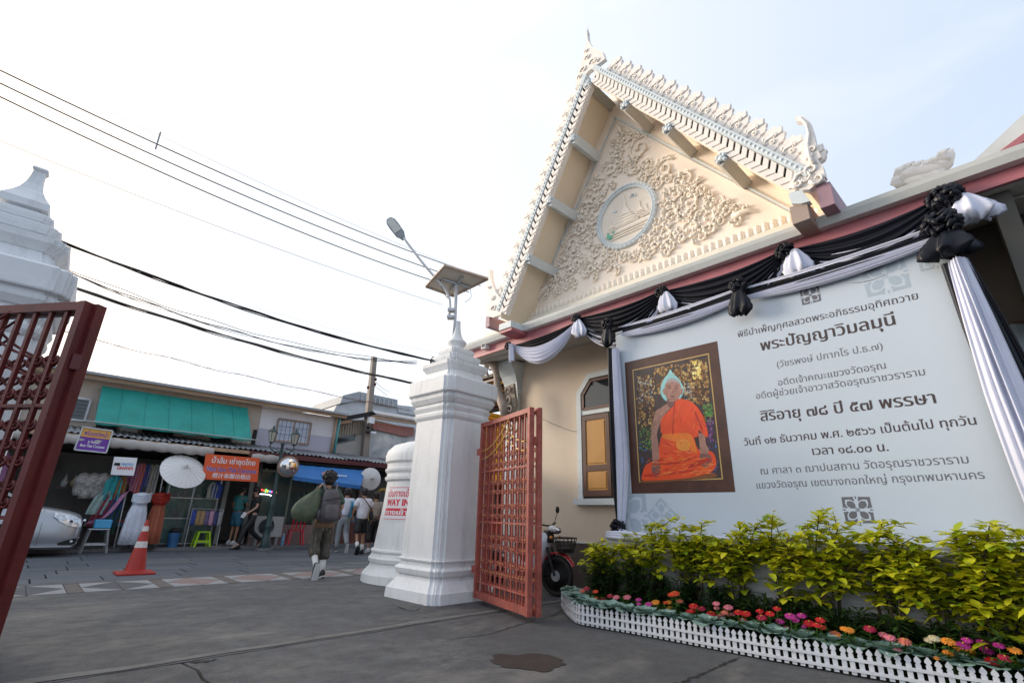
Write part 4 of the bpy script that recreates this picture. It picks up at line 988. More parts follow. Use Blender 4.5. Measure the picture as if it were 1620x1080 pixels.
q = MB(); q.quad((XN - .002, fy0, fz0), (XN - .002, fy1, fz0), (XN - .002, fy1, fz1), (XN - .002, fy0, fz1)); q.build('printed_frame', m_frame, port, fix=False)
b_ = .125; q = MB(); q.quad((XN - .003, fy0 - b_, fz0 + b_ + .02), (XN - .003, fy1 + b_, fz0 + b_ + .02), (XN - .003, fy1 + b_, fz1 - b_ - .01), (XN - .003, fy0 - b_, fz1 - b_ - .01)); q.build('gold_line', mat('print_gold', (.55, .36, .12), .4, .1, 9), port, fix=False)
b_ = .14; Ry0, Ry1, Rz0, Rz1 = fy0 - b_, fy1 + b_, fz0 + b_ + .02, fz1 - b_ - .01
q = MB(); q.quad((XN - .004, Ry0, Rz0), (XN - .004, Ry1, Rz0), (XN - .004, Ry1, Rz1), (XN - .004, Ry0, Rz1)); q.build('backdrop', mat('print_backdrop', (.045, .03, .028), .45, .5, 7, dirt=.5, dcol=(.10, .035, .02)), port, fix=False)
def inpic(y, z): return Ry1 + .01 < y < Ry0 - .01 and Rz0 + .01 < z < Rz1 - .01
pcol = {}
def blobs(name, region, cols, n, size, seed, off=.005):
    rb = random.Random(seed); mats_ = [mat('print_%s_%d' % (name, i), c, .45, .25, 30) for i, c in enumerate(cols)]
    q = MB(); (x0, y0, x1, y1) = region
    for k in range(n):
        x = rb.uniform(x0, x1); y = rb.uniform(y0, y1); c = pz([(x, y)], 0)[0]; r_ = size * rb.uniform(.5, 1.4); q.cm = rb.randrange(len(cols)); m_ = rb.choice((4, 5, 6)); a0 = rb.uniform(0, 6)
        P = [(c.y + r_ * rb.uniform(.7, 1.2) * math.cos(a0 + j * 2 * math.pi / m_), c.z + r_ * rb.uniform(.7, 1.5) * math.sin(a0 + j * 2 * math.pi / m_)) for j in range(m_)]
        if all(inpic(*p) for p in P): q.quad(*[(XN - off - k * 2e-6, *p) for p in P])
    q.build(name, mats_, port, fix=False, kind='stuff')
GOLD = [(.22, .09, .02), (.36, .20, .05), (.10, .035, .012), (.50, .34, .12), (.05, .02, .01)]
blobs('printed_gilding', (185, 285, 290, 600), GOLD, 260, .018, 1); blobs('printed_gilding', (500, 190, 620, 450), GOLD, 380, .018, 2); blobs('printed_gilding', (290, 215, 500, 400), [(.45, .18, .05), (.10, .03, .03), (.30, .02, .03), (.05, .02, .02)], 220, .018, 3)
blobs('printed_leaves', (590, 460, 650, 560), [(.03, .14, .03), (.06, .22, .04), (.2, .25, .05)], 60, .016, 4); blobs('printed_leaves', (200, 600, 280, 740), [(.04, .09, .03), (.25, .3, .22), (.02, .04, .02), (.02, .02, .02)], 130, .012, 5); blobs('printed_orchids', (610, 540, 680, 690), [(.13, .03, .15), (.06, .01, .08), (.22, .10, .25), (.02, .02, .02)], 130, .013, 6); blobs('printed_flowers', (195, 680, 300, 900), [(.10, .03, .08), (.02, .05, .12), (.05, .15, .4), (.02, .02, .02)], 120, .013, 7); blobs('printed_flowers', (590, 690, 690, 880), [(.02, .05, .03), (.5, .08, .25), (.01, .01, .02), (.05, .08, .1)], 110, .013, 8)
blobs('printed_buddha', (525, 200, 570, 300), [(.85, .62, .15), (.95, .8, .35)], 60, .016, 9, .0055)
m_halo = mat('print_halo', (.30, .62, .62), .45, .1, 9); m_sk = mat('print_skin', (.40, .20, .15), .45, .25, 14); m_skd = mat('print_skin_shade', (.20, .09, .08), .45, .2, 10)
m_or = mat('print_orange', (.82, .075, .012), .45, .12, 5); m_or2 = mat('print_orange_light', (.85, .20, .02), .45, .12, 6); m_or3 = mat('print_orange_deep', (.50, .025, .008), .45, .12, 6)
flat('printed_halo', [(388, 248), (405, 272), (440, 305), (466, 350), (470, 380), (455, 420), (425, 445), (385, 450), (352, 432), (330, 395), (332, 350), (350, 305), (375, 275)], .0062, m_halo)
flat('printed_robe_lap', [(345, 640), (430, 635), (520, 640), (560, 735), (640, 748), (668, 795), (662, 850), (610, 888), (520, 905), (400, 925), (300, 930), (222, 925), (218, 890), (240, 830), (300, 795), (320, 720)], .0066, m_or)
flat('printed_arm', [(372, 455), (335, 480), (302, 500), (288, 540), (272, 640), (276, 720), (285, 830), (322, 828), (318, 715), (308, 640), (335, 560), (365, 510), (410, 465)], .0069, m_sk)
flat('printed_neck', [(375, 420), (435, 420), (440, 470), (400, 490), (370, 460)], .0070, m_skd)
flat('printed_sash', [(432, 430), (470, 430), (515, 445), (560, 485), (600, 560), (620, 650), (598, 655), (565, 615), (552, 660), (490, 655), (420, 650), (340, 642), (330, 600), (335, 550), (365, 515), (410, 468)], .0073, m_or)
flat('printed_head', [(400, 303), (432, 312), (450, 340), (454, 375), (446, 412), (425, 438), (402, 446), (380, 437), (362, 412), (354, 375), (358, 340), (374, 312)], .0076, m_sk)
flat('printed_ear', [(356, 372), (344, 368), (346, 392), (356, 402)], .0075, m_sk); flat('printed_ear', [(452, 372), (464, 366), (463, 390), (453, 402)], .0075, m_sk)
flat('printed_hair', [(400, 301), (430, 310), (446, 334), (420, 326), (398, 322), (378, 328), (360, 338), (374, 310)], .0079, mat('print_grey_hair', (.40, .36, .36), .45, .1, 20))
for l in ([(370, 362), (382, 357), (394, 362), (382, 367)], [(412, 362), (426, 357), (438, 362), (426, 367)], [(388, 412), (403, 407), (420, 412), (404, 419)], [(398, 388), (404, 384), (412, 390), (404, 395)]): flat('printed_feature', l, .0080, m_skd)
for l in ([(366, 350), (382, 345), (396, 350), (382, 352)], [(410, 350), (426, 345), (440, 350), (426, 352)]): flat('printed_brow', l, .0081, m_skd)
flat('printed_forearm', [(562, 640), (598, 650), (608, 700), (625, 745), (600, 775), (572, 760), (568, 700)], .0077, m_sk)
flat('printed_hand', [(570, 765), (605, 762), (636, 775), (640, 820), (618, 848), (588, 838), (572, 810)], .0078, m_skd); flat('printed_hand', [(278, 828), (322, 826), (330, 860), (318, 898), (295, 905), (278, 880)], .0078, m_skd)
flat('printed_belt', [(345, 645), (430, 638), (515, 645), (552, 750), (520, 742), (500, 690), (430, 690), (350, 668)], .0079, m_or2)
flat('printed_knot', [(432, 685), (470, 672), (505, 690), (508, 730), (480, 745), (440, 735), (425, 710)], .0082, mat('print_amber', (.85, .32, .04), .45, .1, 6))
for l in ([(412, 450), (418, 450), (410, 560), (408, 640), (402, 640), (404, 560)], [(540, 500), (570, 560), (590, 620), (582, 622), (560, 570), (535, 510)], [(300, 820), (420, 815), (540, 780), (540, 786), (420, 825), (300, 828)], [(500, 850), (520, 820), (600, 790), (640, 800), (560, 830)], [(240, 890), (360, 880), (520, 860), (520, 868), (360, 892), (240, 900)]): flat('printed_fold', l, .0080, m_or3)
flat('printed_mat', [(215, 928), (400, 918), (520, 905), (640, 880), (672, 900), (560, 918), (400, 930), (240, 940)], .0071, mat('print_brown', (.22, .07, .02), .45, .2, 6))

def strokes(region, mats_, n, ln, wd, seed, off, ang):
    rb = random.Random(seed); x0, y0, x1, y1 = region; q = MB()
    for k in range(n):
        x = rb.uniform(x0, x1); y = rb.uniform(y0, y1); a = ang + rb.uniform(-.35, .35); L = ln * rb.uniform(.4, 1.2); W = wd * rb.uniform(.4, 1.2); q.cm = rb.randrange(len(mats_)); c = pz([(x, y)], 0)[0]; dx, dz = math.cos(a) * L, math.sin(a) * L; b = rb.uniform(-.3, .3) * L
        q.quad(*[(XN - off - k * 2e-6, c.y - u, c.z + v) for u, v in ((-dx, -dz), (b * .3, W + b * .3), (dx, dz), (b * .3, -W + b * .3))])
    q.build('printed_shading', mats_, port, fix=False, kind='stuff')
m_or4 = mat('print_orange_hi', (.95, .22, .05), .45, .1, 9); m_skh = mat('print_skin_hi', (.50, .32, .27), .45, .1, 9)
strokes((350, 480, 540, 630), [m_or3, m_or4, m_or], 46, .09, .006, 31, .0083, 1.25); strokes((540, 520, 600, 640), [m_or3, m_or4], 20, .06, .006, 32, .0083, -1.2); strokes((260, 790, 640, 890), [m_or3, m_or4, m_or2], 70, .09, .007, 33, .0084, .18); strokes((340, 680, 520, 800), [m_or3, m_or4, m_or2], 40, .07, .007, 34, .0084, -.5)
strokes((380, 325, 430, 350), [m_skh], 10, .018, .006, 35, .0082, 0); strokes((372, 375, 436, 400), [m_skd, m_skh], 12, .012, .004, 36, .0083, .3); strokes((385, 425, 425, 440), [m_skd], 6, .02, .004, 37, .0083, 0); strokes((285, 560, 305, 800), [m_skh, m_skd], 22, .035, .004, 38, .0084, 1.5); strokes((575, 660, 600, 750), [m_skh, m_skd], 12, .03, .004, 39, .0084, 1.4)
blobs('printed_figures', (190, 300, 280, 460), [(.30, .28, .26), (.5, .46, .40), (.12, .10, .09)], 70, .012, 41, .0056); blobs('printed_figures', (470, 330, 520, 440), [(.10, .30, .12), (.35, .30, .10), (.05, .03, .03)], 60, .011, 42, .0056)
# ================================================================== DRAPES
def cloth_bundle(path, widths, mt, parent, name, nf=5, depth=.05, seed=0, across=None, smooth=True, xoff=0):
    """a gathered strip of cloth: centre line path, half width per point, folded across"""
    rr = random.Random(seed); P = spline(path, 6); k = len(P); W = []
    for i in range(k):
        t = i / (k - 1) * (len(widths) - 1); a = int(min(t, len(widths) - 2)); W.append(widths[a] + (widths[a + 1] - widths[a]) * (t - a))
    rows = []; M_ = nf * 6
    for i, p in enumerate(P):
        tg = (P[min(i + 1, k - 1)] - P[max(i - 1, 0)]).normalized(); s = Vector((0, tg.z, -tg.y)); s = s.normalized() if s.length > 1e-5 else Vector((0, 1, 0))
        row = []
        for j in range(M_ + 1):
            u = j / M_ * 2 - 1
            ph = u * nf * math.pi + .9 * math.sin(i * .22 + seed) + .5 * math.sin(u * 3 + i * .13 + seed)
            dd = depth * (.55 + .45 * math.sin(seed + u * 5)) * math.sin(ph) * min(1, W[i] / .08) + depth * 1.6 * (1 - u * u)
            row.append(p + s * (u * W[i]) + Vector((-dd + xoff, 0, 0)))
        rows.append(row)
    q = MB(); q.smooth = True; q.grid(rows)
    n_ = len(rows[0])   # give it a back so it has thickness
    back = [[v + Vector((.02, 0, 0)) for v in (r[0], r[len(r) // 2], r[-1])] for r in rows]
    q.grid([[b for b in r][::-1] for r in back])
    return q.build(name, mt, parent, smooth=True, fix=False)
def swag(pA, pB, sag, z_thick, mt, parent, name, nf=6, depth=.05, seed=0, X0=0, ends=(.03, .03)):
    """hanging swag between two points; fold lines run along it"""
    A = Vector(pA); B = Vector(pB); N_ = 26; rows = []; M_ = nf * 5
    for j in range(M_ + 1):
        v = j / M_; row = []
        for i in range(N_ + 1):
            u = i / N_; par = 4 * u * (1 - u)
            e = ends[0] + (ends[1] - ends[0]) * u
            th = e + (z_thick - e) * par ** .7
            top = A + (B - A) * u + Vector((0, 0, -sag[0] * par))
            z = top.z - th * v - sag[1] * par * v
            dd = depth * (.35 + .65 * par) * (.6 * math.sin(v * nf * math.pi * 2 + 1.1 * math.sin(u * 3 + seed)) + .7 * math.sin(v * math.pi))
            row.append(Vector((A.x + (B.x - A.x) * u - dd + X0, top.y, z)))
        rows.append(row)
    q = MB(); q.smooth = True; q.grid(rows)
    return q.build(name, mt, parent, smooth=True, fix=False)
def rosette(c, r, mt, parent, name='rosette', seed=0, flat_=1.0):
    rr = random.Random(seed); q = MB(); q.smooth = True; c = Vector(c); q.ball(c, (r * .62, r * .8, r * .8 * flat_), 12, 8, .2, seed)
    for k in range(46):
        d = Vector((-abs(rr.gauss(0, 1)) * .9 + .1, rr.gauss(0, 1), rr.gauss(0, 1))).normalized(); p = c + Vector((d.x * r * .62, d.y * r * .84, d.z * r * .84 * flat_))
        t = d.cross(Vector((rr.gauss(0, 1), rr.gauss(0, 1), rr.gauss(0, 1)))).normalized(); L = r * rr.uniform(.28, .45)
        q.tube([p - t * L, p + d * (L * .55), p + t * L * .9, p + t * L * .4 - d * L * .3], [r * .06, r * .17, r * .16, r * .05], 6)
    return q.build(name, mt, parent, smooth=True)
def puff(c, w0, w1, h, mt, parent, name, seed=0, nf=9, lean=0, dx=.10):
    """flared cloth tail below a rosette"""
    c = Vector(c); q = MB(); q.smooth = True; rings = []; N_ = nf * 9
    for i in range(9):
        t = i / 8; w_ = w0 + (w1 - w0) * math.sin(min(1, t * 1.15) * math.pi / 2) if t < .85 else w1 * (1 - .35 * (t - .85) / .15)
        ring = []
        for j in range(N_):
            a = 2 * math.pi * j / N_; k = 1 + .30 * (.4 + t) * (1 - 2 * abs(math.sin(nf * a * .5 + seed + t * 1.1))) + .08 * math.sin(a * 3 + seed + t)
            ring.append(c + Vector((-dx * .3 + math.cos(a) * w_ * .55 * k, math.sin(a) * w_ * k + lean * t, -h * t)))
        rings.append([v + Vector((0, 0, .03 * t * math.sin(j * .9 + seed) * (t > .8))) for j, v in enumerate(ring)])
    q.rings(rings); return q.build(name, mt, parent, smooth=True)
# eave swags: knots on the fascia
XK = XF - .09
kn = [(808, 548), (916, 506), (1050, 464), (1245, 400), (1497, 318)]
K = [Vector((XK, *GX(x, y, XK)[1:])) for x, y in kn]
esw = empty('eave_drapery', (XK, 4, 4.2), 'black and white mourning swags knotted along the pink eave', 'drapery')
names = ['first', 'second', 'third', 'fourth']
for i in range(4):
    A, B = K[i], K[i + 1]; L = abs(A.y - B.y)
    if i == 0:
        swag(A + Vector((.03, 0, .03)), B + Vector((.03, 0, .02)), (.06, .02), .20, m_black, esw, 'black_swag', 4, .05, i, ends=(.02, .07))
        swag(A + Vector((-.02, -.08, .02)), B + Vector((-.02, .05, -.03)), (.20, .16), .17, m_cloth, esw, 'white_swag', 5, .06, i + 3, ends=(.05, .05))
    else:
        swag(A + Vector((-.02, -.05, .02)), B + Vector((-.02, .05, .05)), (.05, .16 + .05 * i), .34 + .06 * i, m_black, esw, 'black_swag', 7, .05, i, ends=(.10, .12))
        swag(A + Vector((.0, -.02, -.06)), B + Vector((.0, .05, -.05)), (.16, .22), .20, m_cloth, esw, 'white_swag', 4, .04, i + 3, ends=(.10, .14))
for i, k in enumerate(K):
    r_ = (.075, .085, .09, .105, .14)[i]
    rosette(k + Vector((-.06, 0, 0)), r_, m_black, esw, 'knot', i, .9)
    if i == 0:
        cloth_bundle([k + Vector((-.08, -.10, .0)), k + Vector((-.09, -.12, -.15)), k + Vector((-.08, -.13, -.34))], [.05, .06, .07], m_cloth, esw, 'white_tail', 3, .03, 2)
    else: puff(k + Vector((-.05, -.03 * i, -.03)), .05, (.10, .12, .12, .14, .17)[i], (.1, .30, .30, .32, .30)[i], m_cloth, esw, 'white_tail', i, 7, lean=-.05)
# banner drapery: top bands, rosettes, side columns
bd_ = empty('banner_drapery', (XN, 2.1, 3.7), 'black and grey-white cloth draped round the memorial banner edge with black rosettes', 'drapery')
T = [NB(975, 522, .03), NB(1172, 470, .03), NB(1495, 374, .03)]
XR = XN - .05
def N3(x, y): p = GX(x, y, XR); return Vector((XR, p.y, p.z))
for (a_, b_, s) in (((985, 525), (1165, 468), 0), ((1180, 466), (1490, 368), 1)):
    A, B = N3(*a_), N3(*b_)
    swag(A + Vector((0, 0, .04)), B + Vector((0, 0, .05)), (.03, .03), .10, m_black, bd_, 'black_band', 2, .03, s, ends=(.05, .06))
    swag(A + Vector((-.02, 0, .09)), B + Vector((-.02, 0, .09)), (.02, .01), .035, m_cloth, bd_, 'white_edge', 1, .02, s, ends=(.02, .03))
    swag(A + Vector((-.02, 0, -.02)), B + Vector((-.02, 0, -.02)), (.02, .03), .10, m_cloth, bd_, 'white_band', 4, .03, s + 2, ends=(.05, .06))
for (x, y, r_, tw, th) in ((967, 516, .10, .10, .28), (1172, 456, .105, .115, .32), (1492, 362, .145, .20, .26)):
    c = N3(x, y) + Vector((-.08, 0, 0)); rosette(c, r_, m_black, bd_, 'rosette', int(x)); puff(c + Vector((0, 0, -r_ * .55)), r_ * .5, tw, th, m_black, bd_, 'black_tail', int(x), 6)
# left column of cloth
XL = XN - .06
def N4(x, y, d=0): p = GX(x, y, XL - d); return Vector((XL - d, p.y, p.z))
cloth_bundle([N4(966, 552), N4(969, 650), N4(973, 740), N4(979, 822)], [.05, .055, .06, .035], m_black, bd_, 'black_fall', 3, .03, 1)
cloth_bundle([N4(974, 552, .02), N4(979, 640, .02), N4(984, 740, .02), N4(983, 826, .02)], [.05, .07, .085, .04], m_cloth, bd_, 'white_fall', 5, .035, 4)
c = N4(978, 833, .05); rosette(c, .10, m_black, bd_, 'rosette', 77)
q = MB(); q.smooth = True; rows = []
for i in range(10):
    t = i / 9; rows.append([N4(978 + (26 - 62 * j / 24) * (.15 + t) + 22 * t, 838 + 22 * t, .10 + .05 * math.sin(j * 1.3 + i * .4) * (.3 + t) + .10 * t) + Vector((0, 0, .03 * math.sin(j * .7 + i))) for j in range(25)])
q.grid(rows); q.build('white_tail', m_cloth, bd_, smooth=True, fix=False)
# right column: broad white fall with black side strips
def N5(x, y, d): X_ = XN - d; p = GX(x, y, X_); return Vector((X_, p.y, p.z))
cloth_bundle([N5(1499, 418, .06), N5(1535, 520, .05), N5(1575, 630, .05), N5(1612, 740, .05), N5(1665, 870, .05)], [.05, .05, .04, .04, .04], m_black, bd_, 'black_fall', 2, .03, 5)
cloth_bundle([N5(1515, 412, .10), N5(1548, 500, .12), N5(1592, 620, .13), N5(1640, 740, .13), N5(1700, 880, .13)], [.07, .11, .14, .15, .15], m_cloth, bd_, 'white_fall', 6, .05, 8)
cloth_bundle([N5(1524, 410, .06), N5(1575, 510, .07), N5(1628, 620, .07), N5(1690, 760, .07)], [.04, .07, .09, .10], m_black, bd_, 'black_fall', 3, .04, 3)

# ================================================================== PLANTER with gathered cloth skirt
plb = empty('planter_box', (5.75, 2, 0), 'long planter box under the banner wrapped in gathered white cloth', 'planter')
q = MB(); q.bb((5.62, -1.2, 0), (5.93, 4.05, .80)); q.build('box', mat('planter_inner', (.10, .09, .08), .8), plb)
q = MB(); q.smooth = True; rows = []
m_skirt = mat('planter_cloth', (.55, .55, .56), .7, .06, 2)
for i in range(34):
    t = i / 33; z = .90 - .80 * t; row = []
    for j in range(150):
        y = 4.12 - j * .036; sagc = .10 * abs(math.sin((y - .3) * 1.5)) * math.sin(t * math.pi)
        f = .018 * math.sin((t * 9 + 2.2 * abs(math.sin((y - .3) * 1.5)) * t) * math.pi * 2) + .01 * noise.noise(Vector((y * 4, z * 9, 0)))
        row.append(Vector((5.585 - .05 * t - f * (1 if t > .02 else 0) - .02 * math.sin(t * 3), y, z)))
    rows.append(row)
q.grid(rows); q.grid([[Vector((5.585, 4.12 - j * .036, .90)) for j in range(150)], [Vector((5.93, 4.12 - j * .036, .90)) for j in range(150)]]); q.build('cloth_skirt', m_skirt, plb, smooth=True, fix=False)
q = MB(); q.smooth = True
for k, z in enumerate((.915, .885, .86)): q.tube([Vector((5.56 - .01 * k + .006 * math.sin(j), 4.1 - j * .13, z + .008 * math.sin(j * .8 + k))) for j in range(40)], .022, 6)
q.build('rolled_hem', m_cloth, plb, smooth=True)

# ================================================================== FENCE of small white pickets
fence_pts = [(5.32, 4.66), (5.00, 4.32), (4.70, 3.93), (4.665, 3.80), (4.77, 3.0), (4.85, 1.9), (4.95, 1.15), (5.02, .55), (5.10, -.1), (5.2, -.8), (5.35, -1.5)]
fn = empty('picket_fence', (4.75, 3, 0), 'low white plastic picket fence edging the flower bed', 'fence')
m_pick = mat('picket_plastic', (.66, .67, .70), .5, .06, 6, dirt=.5, dcol=(.35, .33, .30), spec=.5)
FP = [Vector((x, y, 0)) for x, y in fence_pts]
def fence_walk(step):
    out_ = []; carry = 0
    for a, b in zip(FP, FP[1:]):
        L = (b - a).length; d = (b - a) / L; s = carry
        while s < L: out_.append((a + d * s, math.atan2(d.y, d.x))); s += step
        carry = s - L
    return out_
pickets = fence_walk(.058)
pw = .034; shape = [(-pw / 2, .015), (pw / 2, .015), (pw / 2, .175), (pw * .42, .180), (pw * .30, .186), (pw * .60, .198), (pw * .58, .212), (pw * .3, .228), (0, .242), (-pw * .3, .228), (-pw * .58, .212), (-pw * .60, .198), (-pw * .30, .186), (-pw * .42, .180), (-pw / 2, .175)]
q = MB(); q.prism([Vector((x, -.006, z)) for x, z in shape], (0, .012, 0)); pme = q.mesh('picket', m_pick)
rr = random.Random(5)
for p, a in pickets:
    o = bpy.data.objects.new('picket', pme); COL.objects.link(o); o.parent = fn; o.location = p - BASE[fn]; o.rotation_euler = (rr.uniform(-.03, .03), rr.uniform(-.03, .03), a + rr.uniform(-.09, .09)); o.scale = (1, 1, rr.uniform(.80, .86))
for z in (.045, .115):
    for a, b in zip(FP, FP[1:]):
        d = (b - a).normalized(); nrm = Vector((-d.y, d.x, 0)) * (-.0105)
        q = MB(); q.bar(a + Vector((0, 0, z)) + nrm, b + Vector((0, 0, z)) + nrm, .008, .022); q.build('rail', m_pick, fn)
m_soil = mat('bed_soil', (.030, .022, .016), .9, .3, 12, bump=.6)
bedp = [(x + .03, y) for x, y in fence_pts] + [(5.66, -1.5), (5.66, 4.5)]
q = MB(); q.prism([(x, y, .0) for x, y in bedp], (0, 0, .05)); q.build('flower_bed_soil', m_soil, kind='structure')

# ================================================================== PLANTS
m_lime = leafmat('lime_leaf', (.52, .58, .02), (.72, .66, .03), .35)
m_lime2 = leafmat('lime_leaf_green', (.22, .36, .015), (.45, .50, .02), .3)
m_dgreen = leafmat('dark_leaf', (.018, .05, .012), (.045, .10, .02), .2)
m_mgreen = leafmat('mid_leaf', (.03, .09, .012), (.07, .16, .02), .25)
m_cab = leafmat('cabbage_leaf', (.17, .30, .25), (.32, .44, .38), .15)
m_stem = mat('woody_stem', (.06, .045, .025), .8, .2, 10)
def leaf(q, p, d, L, W, up=None, fold=.25, droop=.2):
    d = d.normalized(); up = up or Vector((0, 0, 1)); s = d.cross(up); s = s.normalized() if s.length > 1e-4 else Vector((1, 0, 0)); u = s.cross(d)
    T_ = ((.0, .04), (.18, .34), (.42, .5), (.68, .43), (.87, .22)); mid = [p + d * (L * t) - u * (droop * L * t * t) for t, _ in T_] + [p + d * L - u * (droop * L)]
    l = [mid[i] + s * (W * w_) + u * (fold * W * w_) for i, (t, w_) in enumerate(T_)]; r = [mid[i] - s * (W * w_) + u * (fold * W * w_) for i, (t, w_) in enumerate(T_)]
    q.add([*mid, *l, *r], [(i, i + 1, 7 + i, 6 + i) for i in range(4)] + [(4, 5, 10)] + [(i, 11 + i, 12 + i, i + 1) for i in range(4)] + [(4, 15, 5)])
def lime_bush(base, tips, name='golden_shrub', label=None, seed=0):
    rr = random.Random(seed); root = empty(name, base, label, 'shrub', 'yellow-green shrubs in front of the banner')
    st = MB(); lf = MB(); lg = MB()
    for tpt in tips:
        tpt = Vector(tpt); b0 = Vector(base) + Vector((rr.uniform(-.05, .05), rr.uniform(-.08, .08), 0)); mid = b0.lerp(tpt, .55) + Vector((rr.uniform(-.06, .02), rr.uniform(-.08, .08), .05))
        P = spline([b0, mid, tpt], 8); st.tube(P, [.010 - .006 * i / len(P) for i in range(len(P))], 5)
        n_ = len(P)
        for i in range(int(n_ * .5), n_):
            t = i / n_; a0 = rr.uniform(0, 6.28)
            for k in range(6):
                a = a0 + k * 1.047 + rr.uniform(-.3, .3); L = rr.uniform(.05, .105) * (1.1 - .3 * (t > .9)); d = Vector((math.cos(a), math.sin(a), rr.uniform(-.1, .7)))
                p = P[i] + Vector((rr.uniform(-.02, .02), rr.uniform(-.02, .02), rr.uniform(-.02, .02)))
                leaf(lf if (t > .62 and rr.random() < .85) else lg, p + d * .02, d, L, L * rr.uniform(.55, .70), droop=rr.uniform(.0, .35))
        # side sprays
        for s_ in range(7):
            i = rr.randrange(int(n_ * .5), n_); a = rr.uniform(0, 6.28); dd = Vector((math.cos(a) * .7 - .2, math.sin(a), rr.uniform(-.1, .5))).normalized(); e = P[i] + dd * rr.uniform(.12, .26)
            st.tube([P[i], P[i].lerp(e, .5) + Vector((0, 0, .02)), e], [.005, .004, .002], 4)
            for k in range(9):
                a = rr.uniform(0, 6.28); L = rr.uniform(.06, .11); d = (dd * .6 + Vector((math.cos(a), math.sin(a), rr.uniform(-.3, .5)))).normalized(); p = P[i].lerp(e, rr.uniform(.4, 1))
                leaf(lf if rr.random() < .8 else lg, p, d, L, L * .64, droop=rr.uniform(0, .35))
    for k in range(int(len(tips) * 1.5)):
        p = Vector(rr.choice(tips)) + Vector((rr.uniform(-.12, .05), rr.uniform(-.15, .15), rr.uniform(-.3, -.08))); L = rr.uniform(.10, .13); leaf(lf, p, Vector((rr.uniform(-1, 0), rr.uniform(-1, 1), rr.uniform(-.2, .3))), L, L * .6, droop=.5)
    st.build('stem', m_stem, root); lf.build('golden_leaves', m_lime, root, fix=False, kind='stuff'); lg.build('green_leaves', m_lime2, root, fix=False, kind='stuff'); return root
def PT(x, y, X=5.45): return GX(x, y, X)
XP = 5.42
bush = [
    ([(942, 864), (950, 872), (962, 866), (972, 874)], 955, 'small golden shrub at the left end of the flower bed by the motorbike'),
    ([(985, 862), (1010, 850), (1030, 832), (1048, 828), (1020, 872), (1050, 858)], 1015, 'golden shrub left of the portrait bottom, over the white drape tail'),
    ([(1075, 838), (1100, 850), (1110, 830), (1125, 858), (1085, 862), (1140, 866), (1060, 866), (1110, 880)], 1100, 'golden shrub directly below the portrait'),
    ([(1170, 840), (1195, 835), (1150, 858), (1185, 868), (1205, 858), (1160, 875), (1150, 895)], 1170, 'golden shrub right of the portrait corner, drooping over the cloth'),
    ([(1222, 815), (1228, 830), (1245, 856), (1260, 868), (1215, 872), (1265, 900)], 1240, 'tall thin golden shrub with one upright sprig below the date line'),
    ([(1295, 815), (1310, 826), (1325, 836), (1280, 855), (1340, 850), (1300, 880), (1345, 885), (1290, 905)], 1310, 'golden shrub just left of the lower flower emblem'),
    ([(1395, 828), (1410, 840), (1380, 848), (1430, 858), (1370, 880), (1420, 895), (1450, 872), (1400, 930)], 1400, 'golden shrub just right of the lower flower emblem'),
    ([(1465, 878), (1480, 895), (1440, 905), (1455, 935), (1490, 925)], 1470, 'low golden shrub beside the bare strip of white cloth'),
    ([(1520, 845), (1545, 860), (1565, 832), (1572, 850), (1530, 885), (1560, 900), (1585, 880), (1540, 930), (1575, 960)], 1555, 'dense golden shrub second from the right edge of the picture'),
    ([(1605, 858), (1622, 848), (1598, 890), (1620, 905), (1610, 940), (1640, 880), (1650, 930), (1600, 980)], 1630, 'dense golden shrub cut by the right edge of the picture'),
]
for i, (tips, bx, lab) in enumerate(bush):
    P = [PT(x, y, XP - .05 + .12 * math.sin(k * 2.1)) for k, (x, y) in enumerate(tips)]; by = PT(bx, 940, XP).y
    lime_bush((XP + .03, by, .06), P, label=lab, seed=i + 30)
def narrow_bush(base, h, wd, label, seed, n=26):
    rr = random.Random(seed); root = empty('green_shrub', base, label, 'shrub', 'dark narrow-leaved shrubs behind the flowers'); st = MB(); lf = MB(); b0 = Vector(base)
    for k in range(n):
        a = rr.uniform(0, 6.28); r_ = rr.uniform(.1, 1) * wd; e = b0 + Vector((math.cos(a) * r_, math.sin(a) * r_, h * rr.uniform(.5, 1)))
        P = spline([b0 + Vector((rr.uniform(-.05, .05), rr.uniform(-.05, .05), 0)), b0.lerp(e, .5) + Vector((0, 0, .05)), e], 6); st.tube(P, .004, 4)
        for i in range(3, len(P)):
            for s_ in range(4):
                an = rr.uniform(0, 6.28); d = Vector((math.cos(an), math.sin(an), rr.uniform(-.1, .8))); L = rr.uniform(.06, .12); leaf(lf, P[i], d, L, L * .20, droop=.25)
    st.build('stem', m_stem, root); lf.build('narrow_leaves', m_dgreen, root, fix=False, kind='stuff'); return root
nbx = [(948, .55, 'tall dark narrow-leaved shrub at the left end of the bed'), (965, .66, 'dark narrow-leaved shrub below the black rosette'), (1000, .58, 'dark narrow-leaved shrub left of the portrait'), (1040, .52, 'dark narrow-leaved shrub under the portrait left corner'), (1085, .48, 'dark narrow-leaved shrub under the portrait middle'), (1135, .46, 'dark narrow-leaved shrub under the portrait right corner'), (1190, .42, 'low dark narrow-leaved shrub right of the portrait'), (1245, .42, 'low dark narrow-leaved shrub below the thin golden sprig'), (1300, .42, 'low dark narrow-leaved shrub left of the lower emblem'), (1355, .38, 'low dark narrow-leaved shrub under the lower emblem'), (1420, .38, 'low dark narrow-leaved shrub right of the lower emblem'), (1490, .38, 'low dark narrow-leaved shrub by the white cloth gap'), (1560, .36, 'low dark narrow-leaved shrub second from the right edge'), (1640, .36, 'low dark narrow-leaved shrub at the right edge of the bed')]
